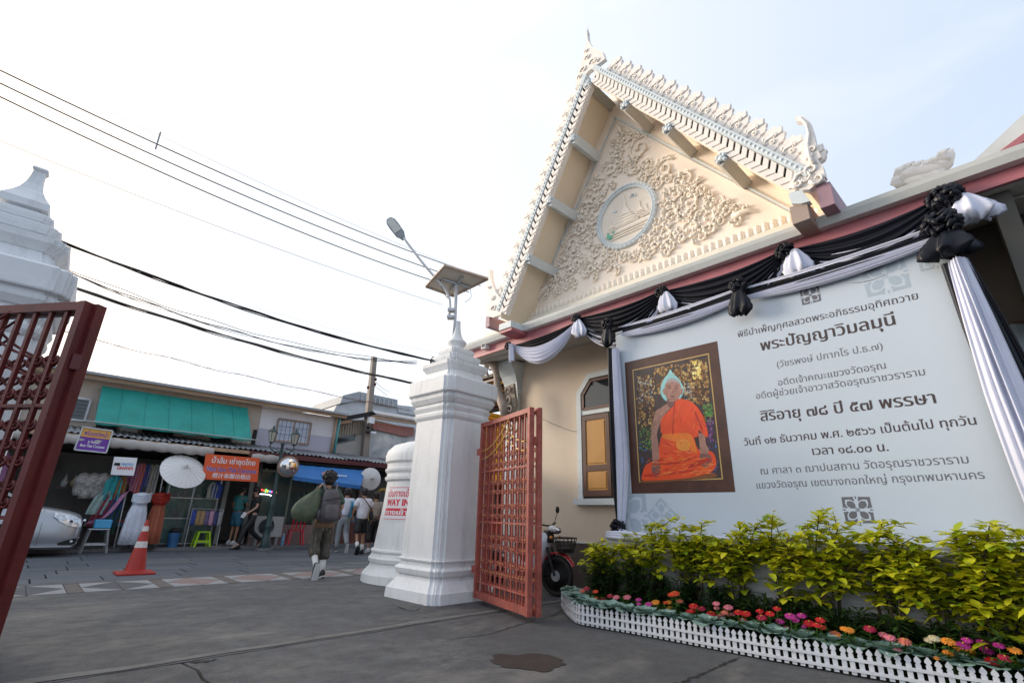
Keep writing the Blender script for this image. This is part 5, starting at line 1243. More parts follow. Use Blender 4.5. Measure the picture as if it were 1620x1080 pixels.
for i, (bx, h, lab) in enumerate(nbx):
    y = GX(bx, 930, 5.32).y; narrow_bush((5.32, y, .05), h * .95, .20, lab, 60 + i)
# zinnias
ZC = {'red': (.55, .008, .012), 'scarlet': (.62, .05, .01), 'pink': (.70, .18, .24), 'magenta': (.50, .03, .26), 'orange': (.75, .25, .02), 'salmon': (.68, .17, .11), 'cream': (.70, .62, .40), 'crimson': (.40, .01, .05)}
def zinnia(x, y, X, col, size, label, seed):
    rr = random.Random(seed); top = GX(x, y, X); b0 = Vector((X + .02, top.y + rr.uniform(-.02, .02), .05)); root = empty('zinnia', b0, label, 'flower', 'zinnias in the flower bed')
    q = MB(); q.tube(spline([b0, b0.lerp(top, .5) + Vector((.01, .01, 0)), top], 4), .005, 5); q.build('stem', m_mgreen, root)
    q = MB()
    for k in range(14):
        t = rr.uniform(.15, .9); p = b0.lerp(top, t); a = rr.uniform(0, 6.28); L = rr.uniform(.05, .09); leaf(q, p, Vector((math.cos(a), math.sin(a), rr.uniform(0, .6))), L, L * .42, droop=.3)
    q.build('leaves', m_mgreen, root, fix=False, kind='stuff')
    q = MB(); m_ = mat('petal_' + col, ZC[col], .6, .2, 20); fz = Vector((-.45, -.15, 1)).normalized(); s1 = fz.orthogonal().normalized(); s2 = fz.cross(s1)
    for ring, (n_, rad, h_) in enumerate(((15, 1.05, 0), (13, .85, .10), (9, .6, .20), (6, .35, .28))):
        for k in range(n_):
            a = 2 * math.pi * (k + ring * .4) / n_ + rr.uniform(-.1, .1); d = s1 * math.cos(a) + s2 * math.sin(a); side = s2 * math.cos(a) - s1 * math.sin(a); r0 = size * rad; c = top + fz * (size * h_)
            q.add([c + d * (.1 * r0), c + d * (.65 * r0) + side * (.17 * size) + fz * (rr.uniform(-.05, .2) * size), c + d * r0 + fz * (-.02 * size) + side * .08 * size, c + d * r0 - side * .08 * size + fz * (-.02 * size), c + d * (.65 * r0) - side * (.17 * size) + fz * (.06 * size)], [(0, 1, 2, 3, 4)])
    q.cm = 1; q.ball(top + fz * size * .42, size * .16, 6, 4); q.cm = 0
    if seed % 2:
        dlt = Vector((rr.uniform(-.05, .08), rr.uniform(-.08, .08), rr.uniform(-.09, -.03))); n0 = len(q.v); f0 = len(q.f); c2 = top + dlt; k_ = rr.uniform(.6, .85)
        q.v += [c2 + (v - top) * k_ for v in q.v[:n0]]; q.f += [[i + n0 for i in f] for f in q.f[:f0]]; q.m += q.m[:f0]; q.sm += q.sm[:f0]
    q.build('bloom', [m_, mat('zinnia_eye', (.55, .35, .04), .7)], root, fix=False); return root
ZN = [(905, 938, 'salmon'), (922, 934, 'salmon'), (908, 945, 'orange'), (942, 935, 'scarlet'), (928, 930, 'crimson'), (953, 948, 'crimson'), (965, 942, 'crimson'), (975, 944, 'pink'), (992, 944, 'pink'), (1010, 948, 'magenta'), (1026, 955, 'magenta'), (1037, 952, 'orange'), (1040, 962, 'orange'), (1062, 940, 'scarlet'), (1068, 938, 'scarlet'), (1058, 952, 'orange'), (1075, 950, 'salmon'), (1097, 958, 'red'), (1095, 965, 'red'), (1110, 962, 'crimson'), (1125, 970, 'red'), (1133, 954, 'pink'), (1140, 974, 'pink'), (1152, 960, 'pink'), (1146, 968, 'salmon'), (1168, 968, 'red'), (1180, 970, 'red'), (1202, 966, 'red'), (1218, 970, 'red'), (1205, 976, 'crimson'), (1229, 962, 'red'), (1234, 982, 'magenta'), (1250, 974, 'magenta'), (1258, 980, 'magenta'), (1268, 973, 'magenta'), (1280, 985, 'red'), (1292, 988, 'red'), (1298, 980, 'red'), (1321, 1002, 'salmon'), (1336, 994, 'orange'), (1343, 996, 'orange'), (1376, 994, 'crimson'), (1397, 1003, 'pink'), (1408, 1008, 'pink'), (1431, 1014, 'salmon'), (1470, 1012, 'cream'), (1478, 1009, 'cream'), (1500, 1014, 'orange'), (1530, 1012, 'magenta'), (1518, 1025, 'orange'), (1524, 1020, 'magenta'), (1500, 1032, 'orange'), (1555, 1016, 'magenta'), (1562, 1028, 'magenta'), (1580, 1020, 'magenta'), (1605, 1028, 'orange'), (1612, 1048, 'orange'), (1535, 1030, 'orange'), (1590, 1040, 'crimson'), (1570, 1045, 'red')]
adj = {}
for i, (x, y, c) in enumerate(ZN):
    where = 'at the bed end by the motorbike' if x < 935 else 'below the black rosette' if x < 985 else 'below the left edge of the portrait' if x < 1030 else 'below the middle of the portrait' if x < 1090 else 'below the right edge of the portrait' if x < 1170 else 'just right of the portrait' if x < 1245 else 'left of the lower flower emblem' if x < 1320 else 'under the lower flower emblem' if x < 1400 else 'right of the lower flower emblem' if x < 1490 else 'near the right end of the bed' if x < 1560 else 'at the right edge of the picture'
    key = (c, where); adj[key] = adj.get(key, 0) + 1; k = adj[key]
    o_ = ['', 'second ', 'third ', 'fourth '][min(3, k - 1)]; cl_ = ''
    zinnia(x, y, 5.06 + .08 * math.sin(i * 1.7) + max(0, (x - 1380)) * .0005, c, .033 + .010 * ((i * 7) % 3) / 2, '%s%s zinnia bloom %s' % (o_, c, where) + (', from the left' if k > 1 else ''), 200 + i)
# low green filler plants between blooms
rr = random.Random(9); q = MB()
for k in range(5200):
    y = rr.uniform(-1.2, 4.4); t = rr.random(); xf = 4.82 + (0.02 if y > 1.5 else (1.5 - y) * .19) + max(0, y - 3.9) * .6; X_ = xf + .12 + t * .5
    if X_ > 5.5: continue
    p = Vector((X_, y, .05 + rr.uniform(.0, .16) + .08 * t)); a = rr.uniform(0, 6.28); L = rr.uniform(.04, .08); leaf(q, p, Vector((math.cos(a), math.sin(a), rr.uniform(0, 1.1))), L, L * .4)
q.build('low_bedding_foliage', m_mgreen, fix=False, kind='stuff', label='low green foliage filling the flower bed between the zinnias', cat='foliage')
# ornamental cabbages along the fence
def cabbage(p, s, label, seed):
    rr = random.Random(seed); root = empty('ornamental_cabbage', p, label, 'plant', 'blue-green cabbages along the picket fence'); p = Vector(p)
    for k in range(13):
        ring = 0 if k < 6 else 1 if k < 10 else 2; a = k * 1.05 + rr.uniform(-.25, .25); el = (.35, .75, 1.15)[ring] + rr.uniform(-.1, .1); L = s * (1, .8, .5)[ring] * rr.uniform(.85, 1.1); W = L * .95
        d = Vector((math.cos(a) * math.cos(el), math.sin(a) * math.cos(el), math.sin(el))); sd = Vector((-math.sin(a), math.cos(a), 0)); u = sd.cross(d)
        q = MB(); q.smooth = True; rows = []
        for i in range(6):
            t = i / 5; w_ = W * .5 * math.sin(min(1, .12 + t * .95) * math.pi * .62) * (1 if t < .9 else .8)
            rows.append([p + Vector((0, 0, .02)) + d * (L * t) - Vector((0, 0, 1)) * (.25 * L * t * t) + sd * (w_ * v) + u * (-.10 * L * (v * v) + .05 * L * math.sin(v * 7 + seed) * t * abs(v)) for v in (-1, -.6, -.2, .2, .6, 1)])
        q.grid(rows); q.build('outer_leaf' if ring == 0 else 'leaf', m_cab, root, smooth=True, fix=False)
cb_s = fence_walk(.20)
frn = len(cb_s)
rr = random.Random(12)
refs = ['at the start of the fence nearest the motorbike', 'just before the fence corner', 'at the fence corner', 'just past the fence corner']
for i, (p, a) in enumerate(cb_s):
    if p.y < -1.0: continue
    d = Vector((math.cos(a), math.sin(a), 0)); inn = Vector((-d.y, d.x, 0)); inn = inn if inn.x > 0 else -inn
    place = refs[i] if i < 4 else ['', 'first', 'second', 'third', 'fourth', 'fifth', 'sixth', 'seventh', 'eighth', 'ninth', 'tenth', 'eleventh', 'twelfth', 'thirteenth', 'fourteenth', 'fifteenth', 'sixteenth', 'seventeenth', 'eighteenth', 'nineteenth', 'twentieth', 'twenty-first', 'twenty-second', 'twenty-third', 'twenty-fourth', 'twenty-fifth', 'twenty-sixth', 'twenty-seventh'][min(27, i - 2)] + ' past the fence corner'
    pp = p + inn * (.13 + rr.uniform(-.02, .04)); cabbage((pp.x, pp.y, .16), rr.uniform(.15, .19), 'blue-green ornamental cabbage %s' % place, 400 + i)
# weed at the pillar foot
q = MB(); rr = random.Random(2); c = GZ(735, 951)
for k in range(26):
    a = rr.uniform(0, 6.28); leaf(q, c + Vector((rr.uniform(-.04, .04), rr.uniform(-.04, .04), rr.uniform(0, .05))), Vector((math.cos(a), math.sin(a), rr.uniform(.2, 1))), .05, .022)
q.build('weed', m_mgreen, fix=False, label='tiny green weed at the foot of the right gate pillar', cat='weed')
# ================================================================== SOLAR STREET LAMP on the right pillar
sl = empty('solar_street_lamp', (4.58, 6.27, 4.0), 'white solar street lamp with panel and angled arm on top of the right gate pillar', 'street lamp')
PB = (4.55, 6.30)
def SP(x, y): return GP(x, y, (4.55, 6.30, 0))
m_wpole = mat('lamp_pole_paint', (.62, .64, .66), .4, .05, 5, dirt=.15)
q = MB(); q.smooth = True; q.tube([SP(718, 534), SP(720, 500), SP(722, 452)], .028, 10); q.build('pole', m_wpole, sl, smooth=True)
q = MB(); q.smooth = True; q.tube(spline([SP(711, 497), SP(712, 480), SP(709, 467), SP(700, 452), SP(672, 420), SP(638, 376)], 5), .022, 8); q.build('arm', m_wpole, sl, smooth=True)
for (x, y) in ((714, 491), (713, 502)):
    c = SP(x, y); q = MB(); q.box(c, (.11, .11, .05), R(-45)); q.build('clamp', m_metal, sl)
A, B = SP(638, 377), SP(612, 342); d_ = (B - A).normalized(); sd = Vector((.70, -.70, 0)); nn = d_.cross(sd).normalized(); nn = nn if nn.z > 0 else -nn
sd = nn.cross(d_)
head = empty('lamp_head', A, parent=sl)
q = MB()
prof = [(-.02, .035), (.03, .05), (.10, .085), (.30, .092), (.40, .085), (.46, .055), (.475, .02)]
q.rings([[A + d_ * u + sd * (w_ * a) + nn * (h_ * .5) for a, h_ in ((-1, -.02), (-1, .03), (-.5, .07), (.5, .07), (1, .03), (1, -.02))] for u, w_ in prof]); q.build('housing', m_grey, head)
q = MB(); q.prism([A + d_ * .16 - sd * .07 - nn * .012, A + d_ * .43 - sd * .065 - nn * .012, A + d_ * .455 - nn * .012, A + d_ * .43 + sd * .065 - nn * .012, A + d_ * .16 + sd * .07 - nn * .012], nn * -.006); q.build('diffuser', mat('lamp_lens', (.62, .64, .60), .25, .05, 5), head)
q = MB(); q.prism([A + d_ * .02 - sd * .05 - nn * .012, A + d_ * .145 - sd * .075 - nn * .012, A + d_ * .145 + sd * .075 - nn * .012, A + d_ * .02 + sd * .05 - nn * .012], nn * -.008); q.build('driver_cover', m_grey, head)
# panel, seen from below
pc = [SP(674, 453), SP(704, 420), SP(772, 441), SP(717, 468)]
pc = [GP(x, y, (4.55, 6.3, 4.87), (.3, .3, 1)) for x, y in ((674, 453), (704, 420), (772, 441), (717, 468))]
pn = (pc[1] - pc[0]).cross(pc[2] - pc[1]).normalized(); pn = pn if pn.z > 0 else -pn
pan = empty('solar_panel', pc[0], parent=sl)
q = MB(); q.prism(pc, pn * .012); q.build('backing', mat('panel_back', (.70, .62, .52), .5, .05, 3), pan)
for a_, b_ in zip(pc, pc[1:] + pc[:1]):
    q = MB(); q.bar(a_, b_, .03, .045, up=pn); q.build('frame_bar', mat('panel_frame', (.45, .33, .24), .4, .1, 5), pan)
q = MB(); q.prism([p + pn * .013 for p in pc], pn * .004); q.build('cells', mat('solar_cells', (.01, .015, .05), .1, .1, 5), pan)
mc_ = (pc[0] + pc[2]) / 2
q = MB(); q.bar(mc_ - (pc[1] - pc[0]) * .32 - pn * .03, mc_ + (pc[1] - pc[0]) * .32 - pn * .03, .035, .03); q.build('cross_rail', m_metal, pan)
q = MB(); q.bar(mc_ - (pc[2] - pc[1]) * .32 - pn * .03, mc_ + (pc[2] - pc[1]) * .32 - pn * .03, .035, .03); q.build('cross_rail', m_metal, pan)
q = MB(); q.tube([SP(722, 455), SP(723, 452), mc_ - pn * .03], .024, 6); q.build('mount', m_metal, sl)
q = MB(); q.tube(spline([SP(700, 432), SP(697, 445), SP(701, 462), SP(712, 475)], 6), .006, 4); q.build('cable', m_wire, sl)
q = MB(); q.tube(spline([SP(728, 456), SP(735, 462), SP(742, 452), SP(745, 470), SP(735, 478)], 6), .005, 4); q.build('loose_wire', m_metal, sl)
fl_ = empty('floodlight', SP(688, 571), 'small black floodlight clamped beside the top of the right gate pillar', 'floodlight')
c = GP(690, 570, (4.35, 6.4, 0)); q = MB(); q.box(c, (.17, .05, .12), rot=Euler((R(-35), R(8), R(-50)))); q.build('body', m_blk, fl_)
q = MB(); q.box(c + Vector((-.01, -.03, -.018)), (.14, .012, .09), rot=Euler((R(-35), R(8), R(-50)))); q.build('glass', mat('flood_glass', (.45, .48, .5), .15, .05, 5), fl_)
q = MB(); q.tube([c + Vector((.05, .0, .0)), Vector((4.45, 6.35, 3.50))], .012, 5); q.build('bracket', mat('rusty_steel', (.25, .09, .05), .6, .2, 9), fl_)

# ================================================================== WIRES (above the street, along x)
def wire(p0, p1, Yp, r, sag, label, n=1, jit=0, seed=0, mt=m_wire, clumps=0):
    A = GY(*p0, Yp); B = GY(*p1, Yp); A = A + (A - B) * .06; rr = random.Random(seed); q = MB(); q.smooth = True
    for k in range(n):
        off = Vector((0, rr.uniform(-jit, jit), rr.uniform(-jit, jit))); s = sag * rr.uniform(.9, 1.1)
        pts = []
        for i in range(29):
            u = i / 28; p = A.lerp(B, u) + off * (1 if n > 1 else 0) + Vector((0, 0, -4 * s * u * (1 - u)))
            if jit: p += Vector((0, .5 * jit * math.sin(u * 40 + k * 2), .5 * jit * math.sin(u * 31 + k * 1.7)))
            pts.append(p)
        q.tube(pts, r * (rr.uniform(.6, 1.2) if n > 1 else 1), 5)
    return q.build('overhead_cable', mt, smooth=True, label=label, cat='cable', kind=None)
wire((-20, 78), (770, 442), 16.5, .006, .30, 'thinnest topmost overhead wire crossing the sky at the left')
wire((-20, 97), (768, 440), 14.6, .018, .35, 'upper one of the three parallel dark overhead conductors')
wire((-20, 117), (760, 452), 14.6, .018, .38, 'middle one of the three parallel dark overhead conductors')
wire((-20, 138), (742, 462), 14.6, .018, .40, 'lower one of the three parallel dark overhead conductors')
wire((-20, 212), (700, 482), 15.2, .008, .20, 'single thin wire crossing the empty sky below the three conductors')
wire((66, 365), (700, 573), 13.2, .018, .30, 'thick twisted black cable bundle running to the top of the right pillar', 5, .022, 3)
wire((60, 400), (660, 574), 13.6, .010, .55, 'thin tangled communication wires looping below the upper cable bundle', 4, .045, 5)
wire((110, 450), (664, 608), 12.4, .020, .18, 'thick grey cable bundle ending behind the shaft of the right pillar', 5, .022, 7, mat('wire_grey', (.06, .05, .045), .6, .2, 5))
wire((130, 530), (650, 648), 16.2, .008, .12, 'pair of thin reddish wires sloping above the shop roof', 2, .05, 9, mat('wire_red', (.16, .06, .05), .6))
wire((80, 380), (700, 560), 15.5, .004, .25, 'faint hair-thin wire just above the upper cable bundle')
spA = GY(254, 209, 14.6); spB = GY(246, 236, 14.6); q = MB(); q.tube([spA, spB], .022, 6); q.build('cable_spacer', m_grey, label='short spacer bar joining the three parallel overhead conductors', cat='cable spacer')

# ================================================================== TRAFFIC CONE
cp = GZ(212, 907); cone = empty('traffic_cone', cp, 'red traffic cone with two white bands standing on the paver strip', 'traffic cone')
hgt = GP(221, 822, cp).z; m_cone = mat('cone_red', (.38, .022, .014), .45, .12, 5, dirt=.3, dcol=(.25, .03, .02)); m_band = mat('cone_band', (.62, .60, .58), .5, .06, 9, dirt=.3)
q = MB(); q.bevbox(cp + Vector((-.27, -.27, .0)), cp + Vector((.27, .27, .035)), .012); q.build('base', m_cone, cone)
def cr(t): return .155 * (1 - t) + .022 * t
H_ = hgt
def seg(name, t0, t1, mt, ex=0): q = MB(); q.smooth = True; q.lathe(cp + Vector((.0, 0, 0)), [(cr(t0) + ex, .036 + (H_ - .036) * t0), (cr(t1) + ex, .036 + (H_ - .036) * t1)], 24); q.build(name, mt, cone, smooth=True, sharp=40)
q = MB(); q.smooth = True; q.lathe(cp, [(.19, .0355), (.185, .05), (.16, .06)], 24); q.build('collar', m_cone, cone, smooth=True, sharp=40)
seg('body', 0, .46, m_cone); seg('reflective_band', .4601, .58, m_band, .002); seg('body', .5801, .78, m_cone); seg('reflective_band', .7801, .88, m_band, .002); seg('body', .8801, 1, m_cone)

# ================================================================== MOTORBIKE beside the gate
wc = GZ(881, 943); hd_ = Vector((.16, -1.0, 0)).normalized()
mo = empty('motorbike', wc, 'parked white and red step-through motorbike with black front basket by the cream wall', 'motorbike')
sdm = Vector((-hd_.y, hd_.x, 0))
def MP(f, s, z): return wc + hd_ * f + sdm * s + Vector((0, 0, z))
m_mw = mat('bike_white', (.70, .72, .76), .2, .03, 3, coat=.6); m_mr = mat('bike_red', (.42, .012, .018), .2, .05, 3, coat=.7); m_mb = mat('bike_black', (.016, .016, .018), .35, .1, 3); m_chr = mat('bike_chrome', (.6, .6, .62), .12, .05, 5, metal=.9)
RW = .275
def wheel(f0, name):
    wh = empty(name, MP(f0, 0, RW), parent=mo); c = MP(f0, 0, RW)
    q = MB(); q.smooth = True; q.lathe(c, [(RW - .055, -.028), (RW - .03, -.038), (RW - .008, -.030), (RW, -.012), (RW, .012), (RW - .008, .030), (RW - .03, .038), (RW - .055, .028), (RW - .055, -.028)], 32, axis=sdm); q.build('tyre', m_blk, wh, smooth=True)
    q = MB(); q.lathe(c, [(RW - .075, -.022), (RW - .054, -.027), (RW - .054, .027), (RW - .075, .022), (RW - .075, -.022)], 32, axis=sdm); q.build('rim', m_mb, wh)
    for k in range(5):
        a = k * 2 * math.pi / 5 + .3; e = c + (hd_ * math.cos(a) + Vector((0, 0, 1)) * math.sin(a)) * (RW - .07); q = MB(); q.bar(c, e, .03, .02, up=sdm); q.build('spoke', m_mb, wh)
    q = MB(); q.lathe(c - sdm * .036, [(.03, -.004), (.075, -.003), (.075, .001), (.03, .002)], 24, axis=sdm); q.build('brake_disc', m_grey, wh)
    q = MB(); q.lathe(c, [(.03, -.05), (.035, -.02), (.035, .02), (.03, .05)], 12, axis=sdm); q.build('hub', m_metal, wh)
wheel(0, 'front_wheel'); wheel(-1.22, 'rear_wheel')
for s in (-.065, .065):
    q = MB(); q.tube([MP(0, s, RW), MP(-.13, s, .66)], [.018, .022], 8); q.build('fork', m_mb, mo)
q = MB(); q.smooth = True; rows = []
for i in range(15):
    a = R(28 + i * 9); r_ = RW + .045 + .01 * math.sin(i * .3); w_ = .045 + .018 * math.sin(i / 14 * math.pi)
    rows.append([MP(.02, 0, RW) + hd_ * (math.cos(a) * (r_ - .02 * (abs(v) > .9))) + Vector((0, 0, math.sin(a) * (r_ - .025 * (abs(v) > .9)))) + sdm * (w_ * v) for v in (-1, -.6, 0, .6, 1)])
q.grid(rows); q.build('front_fender', m_mr, mo, smooth=True)
# leg shield and white front body
q = MB(); q.smooth = True
q.rings([[MP(f + fo, s * w_, z) for fo, s in ((.05, 0), (.02, -.6), (-.06, -1), (-.10, -.7), (-.10, .7), (-.06, 1), (.02, .6))] for z, f, w_ in ((.30, -.33, .13), (.42, -.29, .16), (.58, -.22, .17), (.70, -.17, .15), (.80, -.15, .12), (.86, -.16, .08))]); q.build('leg_shield', m_mw, mo, smooth=True, sharp=50)
q = MB(); q.smooth = True; q.rings([[MP(f, s * w_, z + zo) for s, zo in ((-1, 0), (-.7, .05), (.7, .05), (1, 0), (.6, -.05), (-.6, -.05))] for f, w_, z in ((-.30, .07, .36), (-.55, .08, .34), (-.72, .10, .40), (-.85, .13, .55), (-1.3, .12, .62), (-1.55, .07, .66))]); q.build('body', m_mw, mo, smooth=True, sharp=60)
q = MB(); q.smooth = True; q.rings([[MP(f, s * w_, z + zo) for s, zo in ((-1, -.03), (-.8, .03), (0, .045), (.8, .03), (1, -.03), (0, -.05))] for f, w_, z in ((-.62, .07, .72), (-.8, .12, .75), (-1.1, .13, .76), (-1.5, .10, .80))]); q.build('seat', m_mb, mo, smooth=True)
q = MB(); q.smooth = True; q.ball(MP(-.07, 0, .92), (.075, .085, .05), 14, 10); q.build('cowl', m_mw, mo, smooth=True)
q = MB(); q.smooth = True; q.ball(MP(.0, .0, .90), (.065, .085, .055), 14, 10); q.build('headlight', m_chr, mo, smooth=True)
q = MB(); q.bevbox(MP(-.14, 0, .80) - Vector((.06, .06, .08)), MP(-.14, 0, .80) + Vector((.06, .06, .10)), .02); q.build('steering_cover', m_mb, mo)
q = MB(); q.smooth = True; q.tube(spline([MP(-.24, -.33, 1.0), MP(-.18, -.2, .98), MP(-.14, 0, .96), MP(-.18, .2, .98), MP(-.24, .33, 1.0)], 4), .013, 6); q.build('handlebar', m_mb, mo, smooth=True)
for s in (-1, 1):
    q = MB(); q.smooth = True; q.tube([MP(-.20, s * .22, .98), MP(-.26, s * .36, 1.0)], .02, 8); q.build('grip', m_blk, mo, smooth=True)
    mr_ = empty('mirror', MP(-.16, s * .2, 1.0), parent=mo)
    q = MB(); q.tube([MP(-.16, s * .18, .99), MP(-.15, s * .24, 1.12)] + [MP(-.16, s * .27, 1.17)], .006, 5); q.build('stalk', m_mb, mr_)
    q = MB(); q.smooth = True; q.ball(MP(-.16, s * .28, 1.20), (.05, .03, .055), 10, 8, rot=Euler((0, 0, R(20 * s)))); q.build('mirror_head', m_mb, mr_, smooth=True)
# basket: wire mesh
bk = empty('basket', MP(.07, 0, .62), parent=mo)
def bkp(a, z):
    t = (z - .60) / .20; w_ = .14 + .05 * t; l = .10 + .06 * t; return MP(.16 + math.cos(a) * l * 1.0, math.sin(a) * w_, z)
q = MB()
for z in (.60, .65, .70, .75, .80): q.tube([bkp(j * math.pi / 8, z) for j in range(17)], .006 if z < .79 else .011, 4)
for j in range(16): q.tube([bkp(j * math.pi / 8, .60), bkp(j * math.pi / 8, .80)], .005, 4)
for j in range(4): q.tube([bkp(j * math.pi / 4, .60), bkp(j * math.pi / 4 + math.pi, .60)], .005, 4)
q.build('wire_mesh', m_mb, bk, kind='stuff');
q = MB(); q.bb(MP(.05, -.08, .605), MP(.2, .08, .66)); q.build('bag', m_mb, bk)
for s in (-.09, .09):
    q = MB(); q.smooth = True; q.ball(MP(-.02, s * 1.3, .80), .025, 8, 6); q.build('turn_signal', mat('amber_lens', (.6, .22, .03), .3), mo, smooth=True)
# blue hose on the floor by the wall
q = MB(); q.smooth = True; q.tube(spline([GZ(885, 921) + Vector((0, 0, .02)), GZ(905, 923) + Vector((0, 0, .02)), GZ(925, 926) + Vector((0, 0, .02)), (7.0, 5.0, .02), (7.0, 4.2, .02)], 5), .02, 8)
q.build('water_hose', mat('hose_blue', (.03, .12, .30), .4, .1, 5), smooth=True, label='blue water hose lying along the foot of the cream wall', cat='hose')

# ================================================================== CAR (silver, nose towards +x), near side y = 15.25
car = empty('parked_car', (-1, 16.1, 0), 'silver hatchback car parked at the left with its nose towards the shops', 'car')
m_car = mat('car_silver', (.36, .38, .41), .28, .02, 2, metal=.5, coat=.8); m_cg = mat('car_glass', (.015, .018, .02), .05, 0, 1, spec=.9)
CX = 1.13; YN = 15.25; YF = 16.98
# body loft along x: (x back from nose, z bottom, z belt, half-width scale)
def carsec(xb, zb_, zt_, inset, crown=.03):
    yn, yf = YN + inset, YF - inset; x = CX - xb; h_ = zt_ - zb_
    P = [(yn + .10, zb_), (yn + .02, zb_ + .08), (yn, zb_ + h_ * .35), (yn + .015, zb_ + h_ * .62), (yn + .05, zb_ + h_ * .86), (yn + .16, zt_), (yn + .45, zt_ + crown), ((yn + yf) / 2, zt_ + crown * 1.3), (yf - .45, zt_ + crown), (yf - .16, zt_), (yf - .05, zb_ + h_ * .86), (yf - .015, zb_ + h_ * .62), (yf, zb_ + h_ * .35), (yf - .02, zb_ + .08), (yf - .10, zb_)]
    return [Vector((x, y, z)) for y, z in P]
secs0 = [(0.0, .30, .70, .26), (.025, .22, .79, .17), (.08, .17, .85, .10), (.22, .15, .90, .045), (.5, .15, .965, .015), (.8, .16, 1.01, .0), (1.15, .18, 1.06, 0), (1.9, .22, 1.07, 0), (3.0, .22, 1.06, 0), (3.8, .25, 1.04, .04), (4.15, .32, .98, .12), (4.25, .4, .9, .2)]
_s = spline([Vector(s[:3]) for s in secs0], 3); _i = spline([Vector((s[3], 0, 0)) for s in secs0], 3); secs = [(a.x, a.y, a.z, b.x) for a, b in zip(_s, _i)]
q = MB(); q.smooth = True; q.rings([carsec(*s) for s in secs]); q.build('body', m_car, car, smooth=True, sharp=60)
def cab(xb, zt_, ins): x = CX - xb; return [Vector((x, y, z)) for y, z in ((YN + .06, 1.0), (YN + .14 + ins * .5, 1.0 + (zt_ - 1.0) * .6), (YN + .28 + ins, zt_), (YF - .28 - ins, zt_), (YF - .14 - ins * .5, 1.0 + (zt_ - 1.0) * .6), (YF - .06, 1.0))]
q = MB(); q.smooth = True; q.rings([cab(.95, 1.02, 0), cab(1.45, 1.38, .0), cab(1.9, 1.56, .02), (cab(2.6, 1.60, .02)), cab(3.4, 1.52, .03), cab(4.05, 1.08, 0)]); q.build('glasshouse', m_cg, car, smooth=True, sharp=30)
q = MB(); q.smooth = True; q.rings([[Vector((CX - xb, y, z)) for y, z in ((YN + .30, zt_ + .012), (YN + .5, zt_ + .05), (YF - .5, zt_ + .05), (YF - .30, zt_ + .012))] for xb, zt_ in ((1.8, 1.54), (2.6, 1.60), (3.45, 1.52))]); q.build('roof', m_car, car, smooth=True)
for xb in (1.0, 3.6):
    pass
q = MB(); q.bar((CX - .98, YN + .07, 1.04), (CX - 1.88, YN + .29, 1.56), .05, .05); q.build('pillar_trim', m_car, car)
q = MB(); q.bar((CX - 2.5, YN + .05, 1.04), (CX - 2.55, YN + .27, 1.58), .07, .04); q.build('pillar_trim', m_blk, car)
for xb in (1.2, 3.45):
    for y, s in ((YN + .11, -1), (YF - .11, 1)):
        wl = empty('wheel', (CX - xb, y, .33), parent=car); c = Vector((CX - xb, y, .325))
        q = MB(); q.smooth = True; q.lathe(c, [(.22, -.10), (.30, -.10), (.325, -.07), (.325, .07), (.30, .10), (.22, .10)], 28, axis=(0, 1, 0)); q.build('tyre', m_blk, wl, smooth=True, sharp=40)
        q = MB(); q.lathe(c, [(.05, -.105), (.21, -.095), (.219, -.09), (.219, .09), (.05, .105)], 20, axis=(0, 1, 0)); q.build('rim', m_metal, wl)
        q = MB(); q.lathe(c - Vector((0, .104 * 1, 0)), [(.33, 0), (.39, -.012), (.40, .02), (.33, .03)], 28, axis=(0, 1, 0)) if False else q.lathe(c, [(.33, -.112), (.375, -.115), (.375, .0), (.33, .0)], 28, axis=(0, 1, 0)); q.build('wheel_arch', m_blk, wl)
def on_car(pts, name, mt, off=.0, th=.02, par=car):
    q = MB(); P = [Vector(p) for p in pts]; q.prism(P, (th, 0, 0)); return q.build(name, mt, par)
